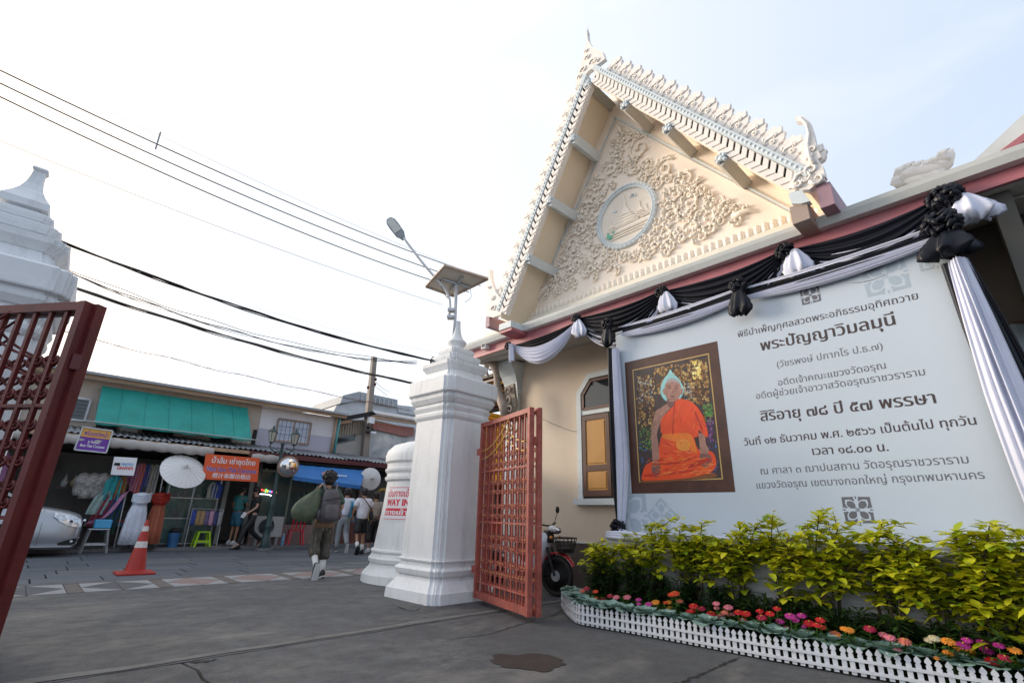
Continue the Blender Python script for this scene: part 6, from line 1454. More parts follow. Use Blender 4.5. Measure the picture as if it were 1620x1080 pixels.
# headlight wraps from nose to near side
def shell_pt(xb, zf, side=-1, off=.022):
    # point on body side skin at fraction zf of height
    for a, b in zip(secs, secs[1:]):
        if a[0] <= xb <= b[0]:
            t = (xb - a[0]) / (b[0] - a[0]); s = [a[i] + (b[i] - a[i]) * t for i in range(4)]; break
    S_ = carsec(*s); n_ = 7; zz = [(p.z, p.y) for p in S_[1:6]]; z = s[1] + (s[2] - s[1]) * zf
    for (z0, y0), (z1, y1) in zip(zz, zz[1:]):
        if z0 <= z <= z1: y = y0 + (y1 - y0) * (z - z0) / (z1 - z0 + 1e-9); break
    else: y = zz[-1][1]
    yy = y - off if side < 0 else (YN + YF) - y + off
    return Vector((CX - xb + off, yy, z))
for side in (-1, 1):
    q = MB(); q.smooth = True; rows = []
    for xb, z0, z1 in ((.035, .72, .90), (.08, .66, .90), (.16, .64, .90), (.28, .66, .92), (.42, .72, .93), (.56, .82, .93)): rows.append([shell_pt(xb, z0 + (z1 - z0) * k / 3, side) for k in range(4)])
    q.grid(rows); hl = q.build('headlight', mat('headlight_lens', (.55, .58, .62), .08, .5, 16, coat=1, metal=.3), car, smooth=True)
    q = MB(); q.tube([shell_pt(xb, z0, side, .018) for xb, z0 in ((.04, .69), (.10, .65), (.20, .65), (.32, .68), (.46, .75))], .009, 5); q.build('light_strip', mat('lamp_white', (.85, .85, .85), .2), hl)
    q = MB(); q.smooth = True; q.ball(shell_pt(.24, .77, side, .006), (.05, .025, .035), 10, 8); q.build('projector', m_blk, hl, smooth=True)
    q = MB(); q.smooth = True; rows = []
    for xb, z0, z1 in ((.05, .14, .30), (.12, .12, .30), (.22, .12, .26), (.36, .13, .17)): rows.append([shell_pt(xb, z0 + (z1 - z0) * k / 3, side, .014) for k in range(4)])
    q.grid(rows); fo = q.build('fog_recess', m_mb, car, smooth=True)
    q = MB(); q.tube([shell_pt(xb, z0, side, .02) for xb, z0 in ((.03, .10), (.10, .07), (.25, .07), (.40, .10))], .018, 6); q.build('bumper_blade', m_chr, car)
    q = MB(); q.smooth = True; q.ball(shell_pt(.14, .22, side, .02), .03, 8, 6); q.build('fog_lamp', mat('headlight_lens', (.4, .4, .4)), fo, smooth=True)
q = MB(); q.prism([(CX - .01, YN + .36, .40), (CX - .01, YF - .36, .40), (CX + .012, YF - .42, .60), (CX - .004, YF - .36, .72), (CX - .004, YN + .36, .72), (CX + .012, YN + .42, .60)], (.03, 0, 0)); q.build('grille', m_blk, car)
q = MB(); q.tube(spline([(CX + .02, YN + .26, .76), (CX + .045, YN + .5, .68), (CX + .05, (YN + YF) / 2, .66), (CX + .045, YF - .5, .68), (CX + .02, YF - .26, .76)], 4), .026, 6); q.build('grille_bar', m_chr, car)
q = MB(); q.bb((CX + .025, 15.88, .36), (CX + .04, 16.35, .48)); q.build('number_plate', m_paper, car)
q = MB(); q.bb((CX - 1.3, YN - .01, .205), (CX - .1, YN + .2, .24)); q.build('sill_blade', m_car, car)
q = MB(); q.tube([shell_pt(.72 + .0001, .1), shell_pt(.72 + .0001, .5), shell_pt(.75, .95)], .004, 4); q.build('door_seam', m_blk, car)
for y in (YN - .06, YF + .06):
    q = MB(); q.smooth = True; q.ball((CX - 1.45, y, 1.08), (.07, .11, .07), 10, 8); q.build('door_mirror', m_car, car, smooth=True)
# ================================================================== SHOPS across the street (fronts parallel to x)
YU = 17.6
m_up1 = mat('upper_wall_beige', (.42, .36, .30), .7, .08, 1.5, dirt=.3, dcol=(.25, .2, .16), streak=3); m_up2 = mat('upper_wall_white', (.62, .62, .64), .7, .05, 1.5, dirt=.2, streak=3); m_up3 = mat('upper_wall_lavender', (.42, .42, .50), .7, .05, 1.5)
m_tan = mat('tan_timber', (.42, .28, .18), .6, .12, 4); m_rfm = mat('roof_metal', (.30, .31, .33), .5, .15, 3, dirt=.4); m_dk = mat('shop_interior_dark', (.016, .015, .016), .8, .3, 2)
m_maroon = mat('maroon_beam', (.10, .025, .03), .5, .15, 4)
shop = empty('shop_row', (0, YU, 0), 'two-storey shop row with teal awning, costume shop signs and grey tin canopy', 'shop building')
xL, xR, xm = -9.0, 7.75, 5.05
q = MB(); q.bb((xL, YU, 3.0), (xm, YU + .2, 4.36)); q.build('upper_wall', m_up1, shop)
q = MB(); q.bb((xm + .001, YU - .02, 3.62), (xR, YU + .2, 4.34)); q.build('upper_wall', m_up2, shop)
q = MB(); q.bb((xm + .001, YU - .02, 3.0), (xR, YU + .2, 3.619)); q.build('upper_wall', m_up3, shop)
q = MB(); q.bb((xR - .2, YU + .2, 0), (xR, YU + 6, 4.4)); q.build('side_wall', m_up1, shop)
q = MB(); q.bar((xL, YU - .35, 4.40), (xR + .1, YU - .35, 4.36), .06, .12); q.build('roof_timber', m_tan, shop)
q = MB(); q.prism([(xL, YU - .45, 4.46), (xR + .15, YU - .45, 4.42), (xR + .15, YU + 6, 5.4), (xL, YU + 6, 5.44)], (0, 0, .05)); q.build('roof', m_rfm, shop)
q = MB(); q.bar((xL, YU - .47, 4.455), (xR + .15, YU - .47, 4.415), .03, .045); q.build('gutter', m_grey, shop)
for x, mt in ((xR - .04, mat('teal_pipe', (.10, .35, .36), .5)), (xR - .16, m_tan)):
    q = MB(); q.smooth = True; q.tube([(x, YU - .08, 3.05), (x + .02, YU - .1, 4.38)], .045, 8); q.build('downpipe', mt, shop, smooth=True)
# windows of the upper floor
def up_window(x0, x1, z0, z1, mt_fr, slats=0, pane=m_glass, y=YU):
    w_ = empty('window', (x0, y - .03, z0), parent=shop); q = MB()
    for a, b in (((x0, z0), (x1, z0)), ((x0, z1), (x1, z1)), ((x0, z0), (x0, z1)), ((x1, z0), (x1, z1)), (((x0 + x1) / 2, z0), ((x0 + x1) / 2, z1))): q.bar((a[0], y - .03, a[1]), (b[0], y - .03, b[1]), .05, .05, up=(0, 1, 0))
    q.build('frame', mt_fr, w_); q = MB(); q.bb((x0, y - .02, z0), (x1, y - .004, z1)); q.build('pane', pane, w_)
    for k in range(slats): z = z0 + (z1 - z0) * (k + .5) / slats; q = MB(); q.bar((x0 + .03, y - .045, z), (x1 - .03, y - .045, z), .012, .035); q.build('slat', m_glass, w_)
up_window(.05, .68, 3.22, 3.80, m_up2, 6); up_window(-1.6, -.6, 3.2, 3.9, m_up2); up_window(-4.2, -3.0, 3.2, 3.9, m_up2)
m_blind = mat('window_curtain', (.50, .56, .66), .6, .15, 9); up_window(5.62, 6.72, 3.28, 4.0, m_tan, 0, m_blind, YU - .02)
q = MB()
for k in range(9): q.bar((5.6 + k * .142, YU - .12, 3.24), (5.6 + k * .142, YU - .12, 4.02), .012)
for z in (3.24, 3.5, 3.76, 4.02): q.bar((5.6, YU - .12, z), (6.74, YU - .12, z), .012)
q.build('window_grille', mat('grille_blue', (.10, .14, .24), .5), shop)
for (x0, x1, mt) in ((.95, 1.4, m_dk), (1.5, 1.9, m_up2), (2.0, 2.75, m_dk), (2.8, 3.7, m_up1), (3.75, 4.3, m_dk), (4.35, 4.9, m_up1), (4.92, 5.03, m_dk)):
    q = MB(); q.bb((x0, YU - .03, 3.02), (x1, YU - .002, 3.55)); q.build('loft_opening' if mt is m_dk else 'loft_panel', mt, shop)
# teal awning
aw = empty('teal_awning', (3, YU - .1, 4.2), 'wide teal canvas awning hanging over the upper floor of the shops', 'awning')
m_teal = mat('teal_canvas', (.02, .29, .25), .6, .12, 2.5, dirt=.15, dcol=(.02, .22, .2)); q = MB(); q.smooth = True; rows = []
A0_, A1_, B0_, B1_ = GY(162, 610, YU - .12), GY(392, 645, YU - .12), GY(150, 668, YU - .85), GY(398, 696, YU - .85)
for i in range(12):
    t = i / 11; rows.append([(A0_.lerp(A1_, u / 40)).lerp(B0_.lerp(B1_, u / 40), t) + Vector((0, -.04 * math.sin(t * 3.1) + .022 * math.sin(u * .7 + t * 3) * (t * (1.1 - t)) * 3 + .05 * noise.noise(Vector((u * .15, t * 3, 0))), -.05 * math.sin(t * 3.1) - .012 * abs(math.sin(u * .38)) * (t > .9))) for u in range(41)])
q.grid(rows); q.build('canvas', m_teal, aw, smooth=True, fix=False)
q = MB(); rows2 = [rows[-1], [p + Vector((0, .01, -.025 - .01 * math.sin(i * .9))) for i, p in enumerate(rows[-1])]]; q.grid(rows2); q.build('valance', m_teal, aw, fix=False)
q = MB(); q.tube([B0_ + Vector((-.25, 0, .02)), B1_ + Vector((.22, 0, .02))], .016, 6); q.build('front_rail', m_metal, aw)
for u in range(5, 40, 6): q = MB(); q.tube([r[u] + Vector((0, -.008, .002)) for r in rows], .0045, 4); q.build('seam', mat('teal_seam', (.016, .24, .21), .6), aw)
for u in (.0, .33, .66, 1): q = MB(); q.tube([A0_.lerp(A1_, u) + Vector((0, .05, -.5)), B0_.lerp(B1_, u)], .010, 5); q.build('strut', m_metal, aw)
# tin canopy (corrugated) with brown edge beam
def corr(x0, x1, y0, z0, y1, z1, mt, name, par, pitch=.14, amp=.022):
    q = MB(); q.smooth = True; n_ = int((x1 - x0) / pitch * 6); rows = []
    for j in range(2):
        rows.append([Vector((x0 + (x1 - x0) * i / n_, y1 if j else y0, (z1 if j else z0) + amp * math.sin(i * math.pi / 3))) for i in range(n_ + 1)])
    rows.append([p + Vector((0, 0, -.006)) for p in rows[1]]); rows.append([p + Vector((0, 0, -.006)) for p in rows[0]]); q.grid(rows)
    return q.build(name, mt, par, smooth=True, fix=False)
m_tin = [mat('tin_sheet_a', (.34, .36, .38), .45, .15, 3, dirt=.4, dcol=(.16, .13, .11)), mat('tin_sheet_b', (.26, .27, .30), .45, .15, 3, dirt=.4, dcol=(.16, .13, .11))]
CZ0, CZ1 = 2.78, 3.06
for k in range(22):
    x0 = -8.6 + k * .86
    if x0 > 9.6: break
    corr(x0, x0 + .85, 16.42, CZ0 + .02 * (k % 2), YU - .02, CZ1 + .015 * (k % 2), m_tin[k % 2], 'tin_sheet', shop)
q = MB(); q.bar((-8.6, 16.46, CZ0 - .08), (4.6, 16.46, CZ0 - .08), .06, .10); q.build('canopy_beam', m_tan, shop)
q = MB(); q.bar((4.6, 16.46, CZ0 - .10), (9.9, 16.46, CZ0 - .10), .07, .15); q.build('canopy_beam', m_maroon, shop)
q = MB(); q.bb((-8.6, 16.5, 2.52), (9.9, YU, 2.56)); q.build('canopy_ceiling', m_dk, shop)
# rolled ribbed awnings under the canopy edge
m_roll = mat('rolled_awning', (.40, .38, .36), .6, .12, 3, dirt=.3, dcol=(.2, .18, .16))
def rolled(x0, x1, zc, lab):
    q = MB(); q.smooth = True; n_ = int((x1 - x0) / .035); rings = []
    for i in range(n_ + 1):
        r_ = .10 + .035 * abs(math.sin(i * .32)); rings.append([Vector((x0 + (x1 - x0) * i / n_, 16.30 + r_ * .8 * math.cos(a), zc + r_ * math.sin(a))) for a in [j * math.pi / 5 for j in range(10)]])
    q.rings(rings); return q.build('rolled_awning', m_roll, smooth=True, label=lab, cat='awning', group='rolled ribbed awnings under the canopy')
rolled(.15, 3.62, 2.60, 'long grey ribbed awning rolled up left of the orange sign'); rolled(4.66, 5.50, 2.55, 'short white ribbed awning rolled up right of the orange sign'); rolled(-5.0, -.3, 2.60, 'grey ribbed awning rolled up seen through the left gate')
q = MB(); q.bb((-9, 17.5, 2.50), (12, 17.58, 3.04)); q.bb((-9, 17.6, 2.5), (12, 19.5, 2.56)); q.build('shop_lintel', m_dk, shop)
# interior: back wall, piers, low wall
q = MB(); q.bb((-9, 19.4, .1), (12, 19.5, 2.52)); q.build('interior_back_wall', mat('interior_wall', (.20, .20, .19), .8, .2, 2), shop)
for x in (-5.2, -2.4, 3.35, 4.35, 5.05, 8.0, 10.6): q = MB(); q.bb((x, 17.3, .1), (x + .12, 17.5, 2.52)); q.build('pier', mat('pier_paint', (.20, .21, .20), .6, .15, 3), shop)
q = MB(); q.bb((5.3, 17.28, .07), (8.0, 17.42, .66)); q.build('low_wall', mat('low_wall_pink', (.30, .20, .19), .7, .1, 3, dirt=.3), shop)
sw = empty('shop_window', (5.3, 17.3, .7), parent=shop)
m_sg = bpy.data.materials.new('shop_glass'); m_sg.use_nodes = True; b_ = m_sg.node_tree.nodes['Principled BSDF']; b_.inputs['Base Color'].default_value = (.10, .16, .15, 1); b_.inputs['Roughness'].default_value = .08; b_.inputs['Alpha'].default_value = .35
for x0, x1 in ((5.32, 6.28), (6.34, 7.2), (7.26, 7.98)):
    q = MB(); q.bb((x0, 17.33, .70), (x1, 17.345, 2.25)); q.build('pane', m_sg, sw)
for x in (5.29, 6.31, 7.23, 8.0): q = MB(); q.bar((x, 17.34, .67), (x, 17.34, 2.5), .05, .05); q.build('mullion', mat('olive_frame', (.22, .25, .19), .5), sw)
q = MB(); q.bar((5.29, 17.34, 2.28), (8, 17.34, 2.28), .05, .06); q.build('transom', mat('olive_frame', (.2, .2, .2)), sw)
dg = empty('display_cabinet', (2.85, 17.3, 0), 'tall glass display cabinet with teal interior beside the hanging costumes', 'display cabinet')
m_tealin = mat('teal_display', (.09, .30, .30), .5, .4, 3, tint=(.22, .42, .34)); q = MB(); q.bb((2.95, 17.75, .1), (4.2, 17.8, 2.3)); q.build('back_panel', m_tealin, dg)
q = MB(); q.bb((2.95, 17.22, .12), (4.2, 17.235, 2.2)); q.build('glass', m_sg, dg)
for x in (2.93, 3.55, 4.22): q = MB(); q.bar((x, 17.22, .1), (x, 17.22, 2.25), .035); q.build('upright', m_metal, dg)
for z in (.14, .8, 1.35, 2.22): q = MB(); q.bar((2.93, 17.22, z), (4.22, 17.22, z), .025); q.build('rail', m_metal, dg)
rr = random.Random(3); sc_cols = [(.30, .05, .06), (.05, .12, .30), (.35, .28, .12), (.08, .25, .12), (.45, .42, .38), (.25, .08, .22), (.03, .03, .03)]
for k in range(22):
    x = 3.02 + rr.random() * 1.05; z = (.82, 1.37, .16)[k % 3]; h_ = rr.uniform(.12, .34); q = MB(); q.lathe((x, 17.5, z), [(.04, 0), (.06, h_ * .3), (.03, h_ * .7), (.045, h_)], 8); q.build('trinket', mat('trinket_%d' % (k % 7), sc_cols[k % 7], .5), dg)
# back clutter inside shops
def garment(c, w, h, col, label, seed=0, par=None, ycl=.04, cat_='garment', grp='clothes hanging in the shop front', lean=0.0):
    rr = random.Random(seed); c = Vector(c); q = MB(); q.smooth = True; rows = []
    for i in range(9):
        t = i / 8; ww = w * (.42 + .58 * min(1, t * 5)) * (1 + .12 * math.sin(t * 3 + seed)); rows.append([c + Vector((ww * (j / 12 - .5) + lean * t, -ycl * math.sin(j * 1.5 + seed + t) - (.03 if j in (0, 12) else .05), -h * t + .03 * abs(j / 12 - .5) * (1 - t) * -2)) for j in range(13)])
    q.grid(rows); q.grid([[p + Vector((0, .05, 0)) for p in r][::-1] for r in rows]); o = q.build('hanging_garment', mat('fabric_%s' % '_'.join('%02d' % int(v * 99) for v in col), col, .75, .2, 9, sheen=.2), smooth=True, fix=False, label=label, cat=cat_, group=grp); return o
g = [((222, 732), .20, .75, (.50, .20, .30), 'pink blouse hanging behind the white dress'), ((228, 732), .20, .8, (.60, .16, .12), 'coral red blouse hanging between the two dresses'), ((236, 733), .18, .8, (.05, .08, .30), 'dark blue blouse hanging above the orange dress'), ((241, 734), .20, .85, (.50, .42, .26), 'cream gold blouse hanging above the orange dress'), ((249, 734), .22, .9, (.45, .42, .40), 'beige lace blouse at the right end of the clothes rail'), ((214, 731), .18, .6, (.25, .08, .16), 'maroon blouse at the left end of the clothes rail')]
for i, ((x, y), w_, h_, c_, lab) in enumerate(g): garment(GY(x, y, 17.25), w_, h_, c_, lab, i)
g = [((184, 752), .42, .62, (.03, .33, .36), 'turquoise cloth hanging below the white photo sign'), ((197, 752), .22, .6, (.30, .15, .05), 'brown cloth hanging beside the turquoise one'), ((170, 775), .36, .60, (.30, .42, .40), 'pale mint shirt hanging low left of the white dress', -.12), ((178, 778), .30, .85, (.18, .02, .04), 'dark red skirt hanging left of the white dress', -.2), ((190, 779), .34, .95, (.03, .06, .18), 'navy skirt hanging beside the white dress', -.16), ((180, 800), .35, .7, (.02, .07, .04), 'dark green skirt hanging low behind the white dress')]
for i, t_ in enumerate(g): (x, y), w_, h_, c_, lab = t_[:5]; garment(GY(x, y, 17.1), w_, h_, c_, lab, i + 10, lean=t_[5] if len(t_) > 5 else 0)
q = MB(); q.smooth = True; P = [GY(198, 780, 16.9), GY(186, 795, 16.85), GY(172, 812, 16.8), GY(158, 823, 16.75), GY(140, 826, 16.7)]; q.rings([[p + Vector((s * .07, -.02 * abs(s), s * .05 + .02)) for s in (-1, -.3, .4, 1)] for p in spline(P, 5)], close=False); q.build('sash', mat('fabric_lilac', (.42, .18, .32), .7, .35, 14), smooth=True, fix=False, label='long lilac patterned sash draped down to the small stool', cat='sash')
for i, (x, c_, lab) in enumerate(((345, (.03, .07, .35), 'bright blue folded bag hanging right of the glass cabinet'), (338, (.40, .42, .36), 'pale green bag hanging left of the blue one'))): garment(GY(x, 762, 16.95), .26, .45, c_, lab, i + 20, cat_='bag', grp='bags hanging at the shop front')
# low rail of small bags with stand
rl = empty('bag_rack', GY(335, 865, 16.75), 'low chrome rack of small cloth bags beside the lime stool', 'rack')
a_, b2 = GY(305, 804, 16.75), GY(354, 806, 16.75); q = MB(); q.tube([a_, b2], .012, 6); q.build('top_rail', m_metal, rl)
for p in (b2, a_): q = MB(); q.tube([p, Vector((p.x, 16.75, .07))], .010, 6); q.build('upright', m_metal, rl)
q = MB(); q.tube([(b2.x - .18, 16.6, .08), (b2.x + .18, 16.9, .08)], .010, 5); q.build('foot', m_metal, rl)
cols = [(.03, .06, .30), (.30, .20, .10), (.35, .22, .12), (.12, .10, .20), (.45, .25, .35), (.04, .05, .14), (.30, .30, .32)]
for k in range(7):
    p = a_.lerp(b2, (k + .5) / 7); q = MB(); q.smooth = True; q.rings([[p + Vector((sx * .055, sy * (.02 + .03 * t), -.05 - .38 * t)) for sx, sy in ((-1, -1), (0, -1.5), (1, -1), (1, 1), (-1, 1))] for t in (0, .4, .8, 1)]); q.tube([p + Vector((-.04, 0, -.06)), p + Vector((0, 0, .01)), p + Vector((.04, 0, -.06))], .006, 4); q.build('bag', mat('bagcol_%d' % k, cols[k], .7, .3, 12), rl, smooth=True)
# dress forms
def dress(name, px_, plane, hgt, cT, cS, label, seed, wide=1.0):
    b0 = GY(*px_, plane); b0.z = .08; root = empty(name, b0, label, 'mannequin', 'mannequins in costume'); q = MB(); q.smooth = True
    rings = []; prof = [(.10, .25, .16), (.45, .235, .15), (.85, .20, .135), (1.05, .155, .11)]
    for z, rx, ry in prof:
        rings.append([b0 + Vector((math.cos(a) * rx * wide * (1 + .06 * math.sin(9 * a + seed)), math.sin(a) * ry * (1 + .07 * math.sin(9 * a + seed)), z * hgt)) for a in [j * math.pi / 22 for j in range(44)]])
    q.rings(rings); q.build('skirt', cS, root, smooth=True)
    q = MB(); q.smooth = True; q.rings([[b0 + Vector((math.cos(a) * rx, math.sin(a) * ry, z * hgt)) for a in [j * math.pi / 10 for j in range(20)]] for z, rx, ry in ((1.051, .155, .11), (1.15, .165, .125), (1.26, .185, .13), (1.34, .17, .11), (1.38, .06, .05))]); q.build('bodice', cT, root, smooth=True)
    q = MB(); q.smooth = True
    for k in range(5): q.tube(spline([b0 + Vector((-.19, -.02, (1.32 - .04 * k) * hgt)), b0 + Vector((0, -.15, (1.30 - .045 * k) * hgt)), b0 + Vector((.20, -.05, (1.36 - .05 * k) * hgt))], 5), .024, 6)
    q.build('sash', cT, root, smooth=True)
    q = MB(); q.smooth = True; q.lathe(b0, [(.045, 1.38 * hgt), (.04, 1.45 * hgt), (.05, 1.50 * hgt), (.02, 1.53 * hgt)], 12); q.build('neck', m_blk, root, smooth=True)
    q = MB(); q.lathe(b0, [(.15, -.01), (.15, .015), (.02, .03), (.02, .15)], 14); q.build('stand', m_blk, root)
    for k in range(7):
        a = -math.pi / 2 + (k - 3) * .22; q = MB(); q.tube([b0 + Vector((math.cos(a) * r_ * 1.02, math.sin(a) * ry * 1.04, z * hgt)) for z, r_, ry in prof], .012, 4); q.build('pleat', cS, root, smooth=True)
m_wd = mat('dress_white', (.62, .66, .76), .6, .06, 8, sheen=.3); m_od = mat('dress_orange', (.40, .10, .045), .5, .2, 14, sheen=.3, dirt=.3, dcol=(.5, .25, .08)); m_od2 = mat('dress_red_top', (.42, .03, .02), .5, .2, 10)
dress('dress_form', (204, 862), 16.35, .98, m_wd, m_wd, 'mannequin in a long white one-shoulder Thai dress', 1, 1.0); dress('dress_form', (236, 860), 16.6, 1.0, m_od2, m_od, 'mannequin in a long orange gold skirt and red sash', 2, .85)
rr = random.Random(31)
for k in range(9):
    garment((-4.6 + k * .5, 17.2, 2.3), .34, rr.uniform(.7, 1.1), rr.choice([(.3, .05, .08), (.05, .15, .3), (.4, .35, .25), (.08, .2, .12), (.35, .15, .3), (.5, .48, .45)]), 'garment hanging in the shop behind the left gate, %s from the left' % ['first', 'second', 'third', 'fourth', 'fifth', 'sixth', 'seventh', 'eighth', 'ninth'][k], 60 + k)
lc = empty('lace_umbrella_stack', (1.05, 17.6, 1.35), 'cluster of white lace umbrellas hanging in the dark shop above the car', 'umbrella')
for k in range(6):
    c = GY(132 + k * 8, 757 + (k % 2) * 5, 17.5); q = MB(); q.smooth = True; q.lathe(c, [(.02, .16), (.10, .12), (.17, .02), (.19, -.10), (.165, -.11), (.16, -.3), (.12, -.42)], 14); q.build('lace_canopy', mat('lace_white', (.46, .44, .42), .7, .5, 22, dirt=.5, dcol=(.2, .18, .16)), lc, smooth=True)
for k in range(14):
    x = .6 + (k % 7) * .27; q = MB(); q.bevbox((x, 17.9, .56 + .1 * (k // 7)), (x + .22, 18.1, .65 + .1 * (k // 7)), .012); cc = ((.4, .1, .1), (.1, .2, .4), (.45, .4, .2), (.3, .3, .32))[k % 4]; q.build('folded_cloth', mat('goods_fold_%d' % (k % 4), cc, .7), sh if 'sh' in globals() else shop)
for k, (x, z, w_, h_) in enumerate(((-1.9, 1.5, .5, .7), (-.9, 1.6, .6, .5), (.1, 1.9, .35, .45), (2.45, 1.7, .4, .55))):
    pr_ = empty('framed_poster', (x, 18.9, z), '%s framed photo poster on the back wall of the dark shop' % ['leftmost', 'wide', 'small high', 'rightmost'][k], 'poster', 'posters on the shop back wall'); q = MB(); q.bb((x, 18.9, z), (x + w_, 18.93, z + h_)); q.build('frame', m_wood, pr_); q = MB(); q.bb((x + .03, 18.89, z + .03), (x + w_ - .03, 18.899, z + h_ - .03)); q.build('print', mat('poster_print_%d' % k, ((.4, .3, .25), (.3, .36, .42), (.5, .45, .3), (.35, .2, .3))[k], .5, .6, 5), pr_)
# litter of dry leaves on the courtyard
q = MB()
for k in range(70): p = Vector((rr.uniform(-.5, 6), rr.uniform(2.2, 8.5), .006)); a = rr.uniform(0, 6.28); leaf(q, p, Vector((math.cos(a), math.sin(a), .05)), rr.uniform(.015, .035), .012, droop=0)
q.build('fallen_leaf_litter', mat('dry_leaf', (.16, .10, .05), .8, .3, 9), fix=False, kind='stuff', label='scattered dry leaf bits on the grey courtyard', cat='litter')
# tall shop frames/racks
for (p0, p1, lab) in (((263, 728), (236, 866), 'leaning chrome rail right of the orange dress'), ((200, 779), (180, 866), 'chrome rail left of the white dress')):
    q = MB(); A = GY(*p0, 16.9); B = GY(*p1, 16.9); B.z = max(B.z, .07); q.tube([A, B], .016, 6); q.build('display_rail', m_metal, label=lab, cat='rail')
# shelves in the dark shop at left
sh = empty('wall_shelf', (0, 18.6, 1.2), 'shelf of masks and headdresses inside the dark shop left of the costumes', 'shelf')
for z in (1.0, 1.5): q = MB(); q.bb((.55, 18.2, z), (2.2, 18.5, z + .03)); q.build('board', m_wood, sh)
for k in range(8): x = .7 + k * .19; q = MB(); q.smooth = True; q.ball((x, 18.3, 1.62 + .03 * (k % 2)), (.08, .07, .11), 10, 8); q.lathe((x, 18.3, 1.70), [(.06, 0), (.03, .08), (.005, .18)], 8); q.build('headdress', mat('mask_%d' % (k % 3), ((.5, .5, .48), (.45, .36, .2), (.3, .3, .3))[k % 3], .5), sh, smooth=True)
q = MB(); q.bb((.5, 18.1, .1), (2.4, 18.5, .55)); q.build('counter', mat('counter_dark', (.06, .05, .05), .6), sh)
# signs -------------------------------------------------------
def board(name, c4, Yp, mt, label, depth=.04, cat_='sign', group='shop signs'):
    P = [GY(x, y, Yp) for x, y in c4]; root = empty(name, (P[0].x, Yp, P[2].z), label, cat_, group)
    q = MB(); q.prism([Vector((p.x, Yp, p.z)) for p in P], (0, depth, 0)); q.build('panel', mt, root); return root, P
def sgn_text(root, P, Yp, body, u0, u1, v, hfrac, mt, bold=.02, off=.006, name='lettering'):
    L = lambda u, v: (P[0].lerp(P[1], u)).lerp(P[3].lerp(P[2], u), v)
    a, b = L(u0, v), L(u1, v); a.y = b.y = Yp - off; H_ = (P[0] - P[3]).length * hfrac
    return text_obj(name, body, a, b, mt, root, bold, height=H_)
m_os = mat('sign_orange', (.72, .10, .025), .5, .06, 3, dirt=.12, dcol=(.5, .12, .06)); m_wh = mat('sign_white', (.75, .76, .80), .5, .03, 3); m_pu = mat('sign_purple', (.14, .03, .32), .5, .06, 3); m_ye = mat('sign_yellow', (.70, .36, .06), .5, .06, 3); m_bl = mat('sign_blue', (.02, .06, .45), .5); m_cy = mat('sign_cyan', (.05, .30, .62), .5); m_rd = mat('sign_red', (.62, .03, .04), .5)
r_, P = board('shop_sign', [(326, 717.5), (411, 724.5), (407.5, 762), (320, 757.5)], 16.15, m_os, 'orange Nam Som Thai Costumes sign in three scripts')
sgn_text(r_, P, 16.15, 'น้ำส้ม เช่าชุดไทย', .12, .92, .24, .34, m_wh);
t1 = sgn_text(r_, P, 16.15, 'Nam Som Thai Costumes', .05, .96, .565, .20, m_wh, .032, .0045, 'lettering_outline'); sgn_text(r_, P, 16.15, 'Nam Som Thai Costumes', .055, .955, .565, .185, m_bl, .015, .007); sgn_text(r_, P, 16.15, '橙汁泰服出租店', .16, .86, .82, .20, m_wh, .02)
r_, P = board('shop_sign', [(131, 675), (178.5, 681.5), (168, 716), (117.5, 711)], 16.2, m_pu, 'purple and yellow Thai costume sign left of the white photo sign')
q = MB(); L = lambda u, v: (P[0].lerp(P[1], u)).lerp(P[3].lerp(P[2], u), v)
q.quad(*[Vector((p.x, 16.196, p.z)) for p in (L(.03, .03), L(.97, .03), L(.97, .40), L(.03, .40))]); q.build('yellow_band', m_ye, r_, fix=False)
sgn_text(r_, P, 16.2, 'พร้อมแต่งหน้า', .12, .9, .21, .24, m_pu, .02, .008); sgn_text(r_, P, 16.2, '# Thonsi\'s', .32, .70, .60, .13, m_wh, .03); sgn_text(r_, P, 16.2, 'Best Thai Costume', .12, .90, .77, .12, m_wh, .03)
for a, b in zip(P, P[1:] + P[:1]): q = MB(); q.bar(Vector((a.x, 16.19, a.z)), Vector((b.x, 16.19, b.z)), .03, .04, up=(0, 1, 0)); q.build('frame_bar', m_metal, r_)
r_, P = board('shop_sign', [(181, 722), (217.5, 724), (211.5, 752), (175, 750.5)], 16.12, m_wh, 'small white PHOTOGRAPHER sign with blue and red letters')
sgn_text(r_, P, 16.12, 'PHOTO', .38, .88, .40, .17, m_cy, .04); sgn_text(r_, P, 16.12, 'GRAPHER', .20, .92, .61, .17, m_rd, .04); sgn_text(r_, P, 16.12, 'CAFE     089 123', .30, .84, .78, .06, m_blk, .01) if False else None
q = MB(); c = L = (P[0].lerp(P[1], .17)).lerp(P[3].lerp(P[2], .2), .42); q.bb((c.x - .06, 16.11, c.z - .03), (c.x + .06, 16.119, c.z + .04)); q.build('camera_logo', m_blk, r_)
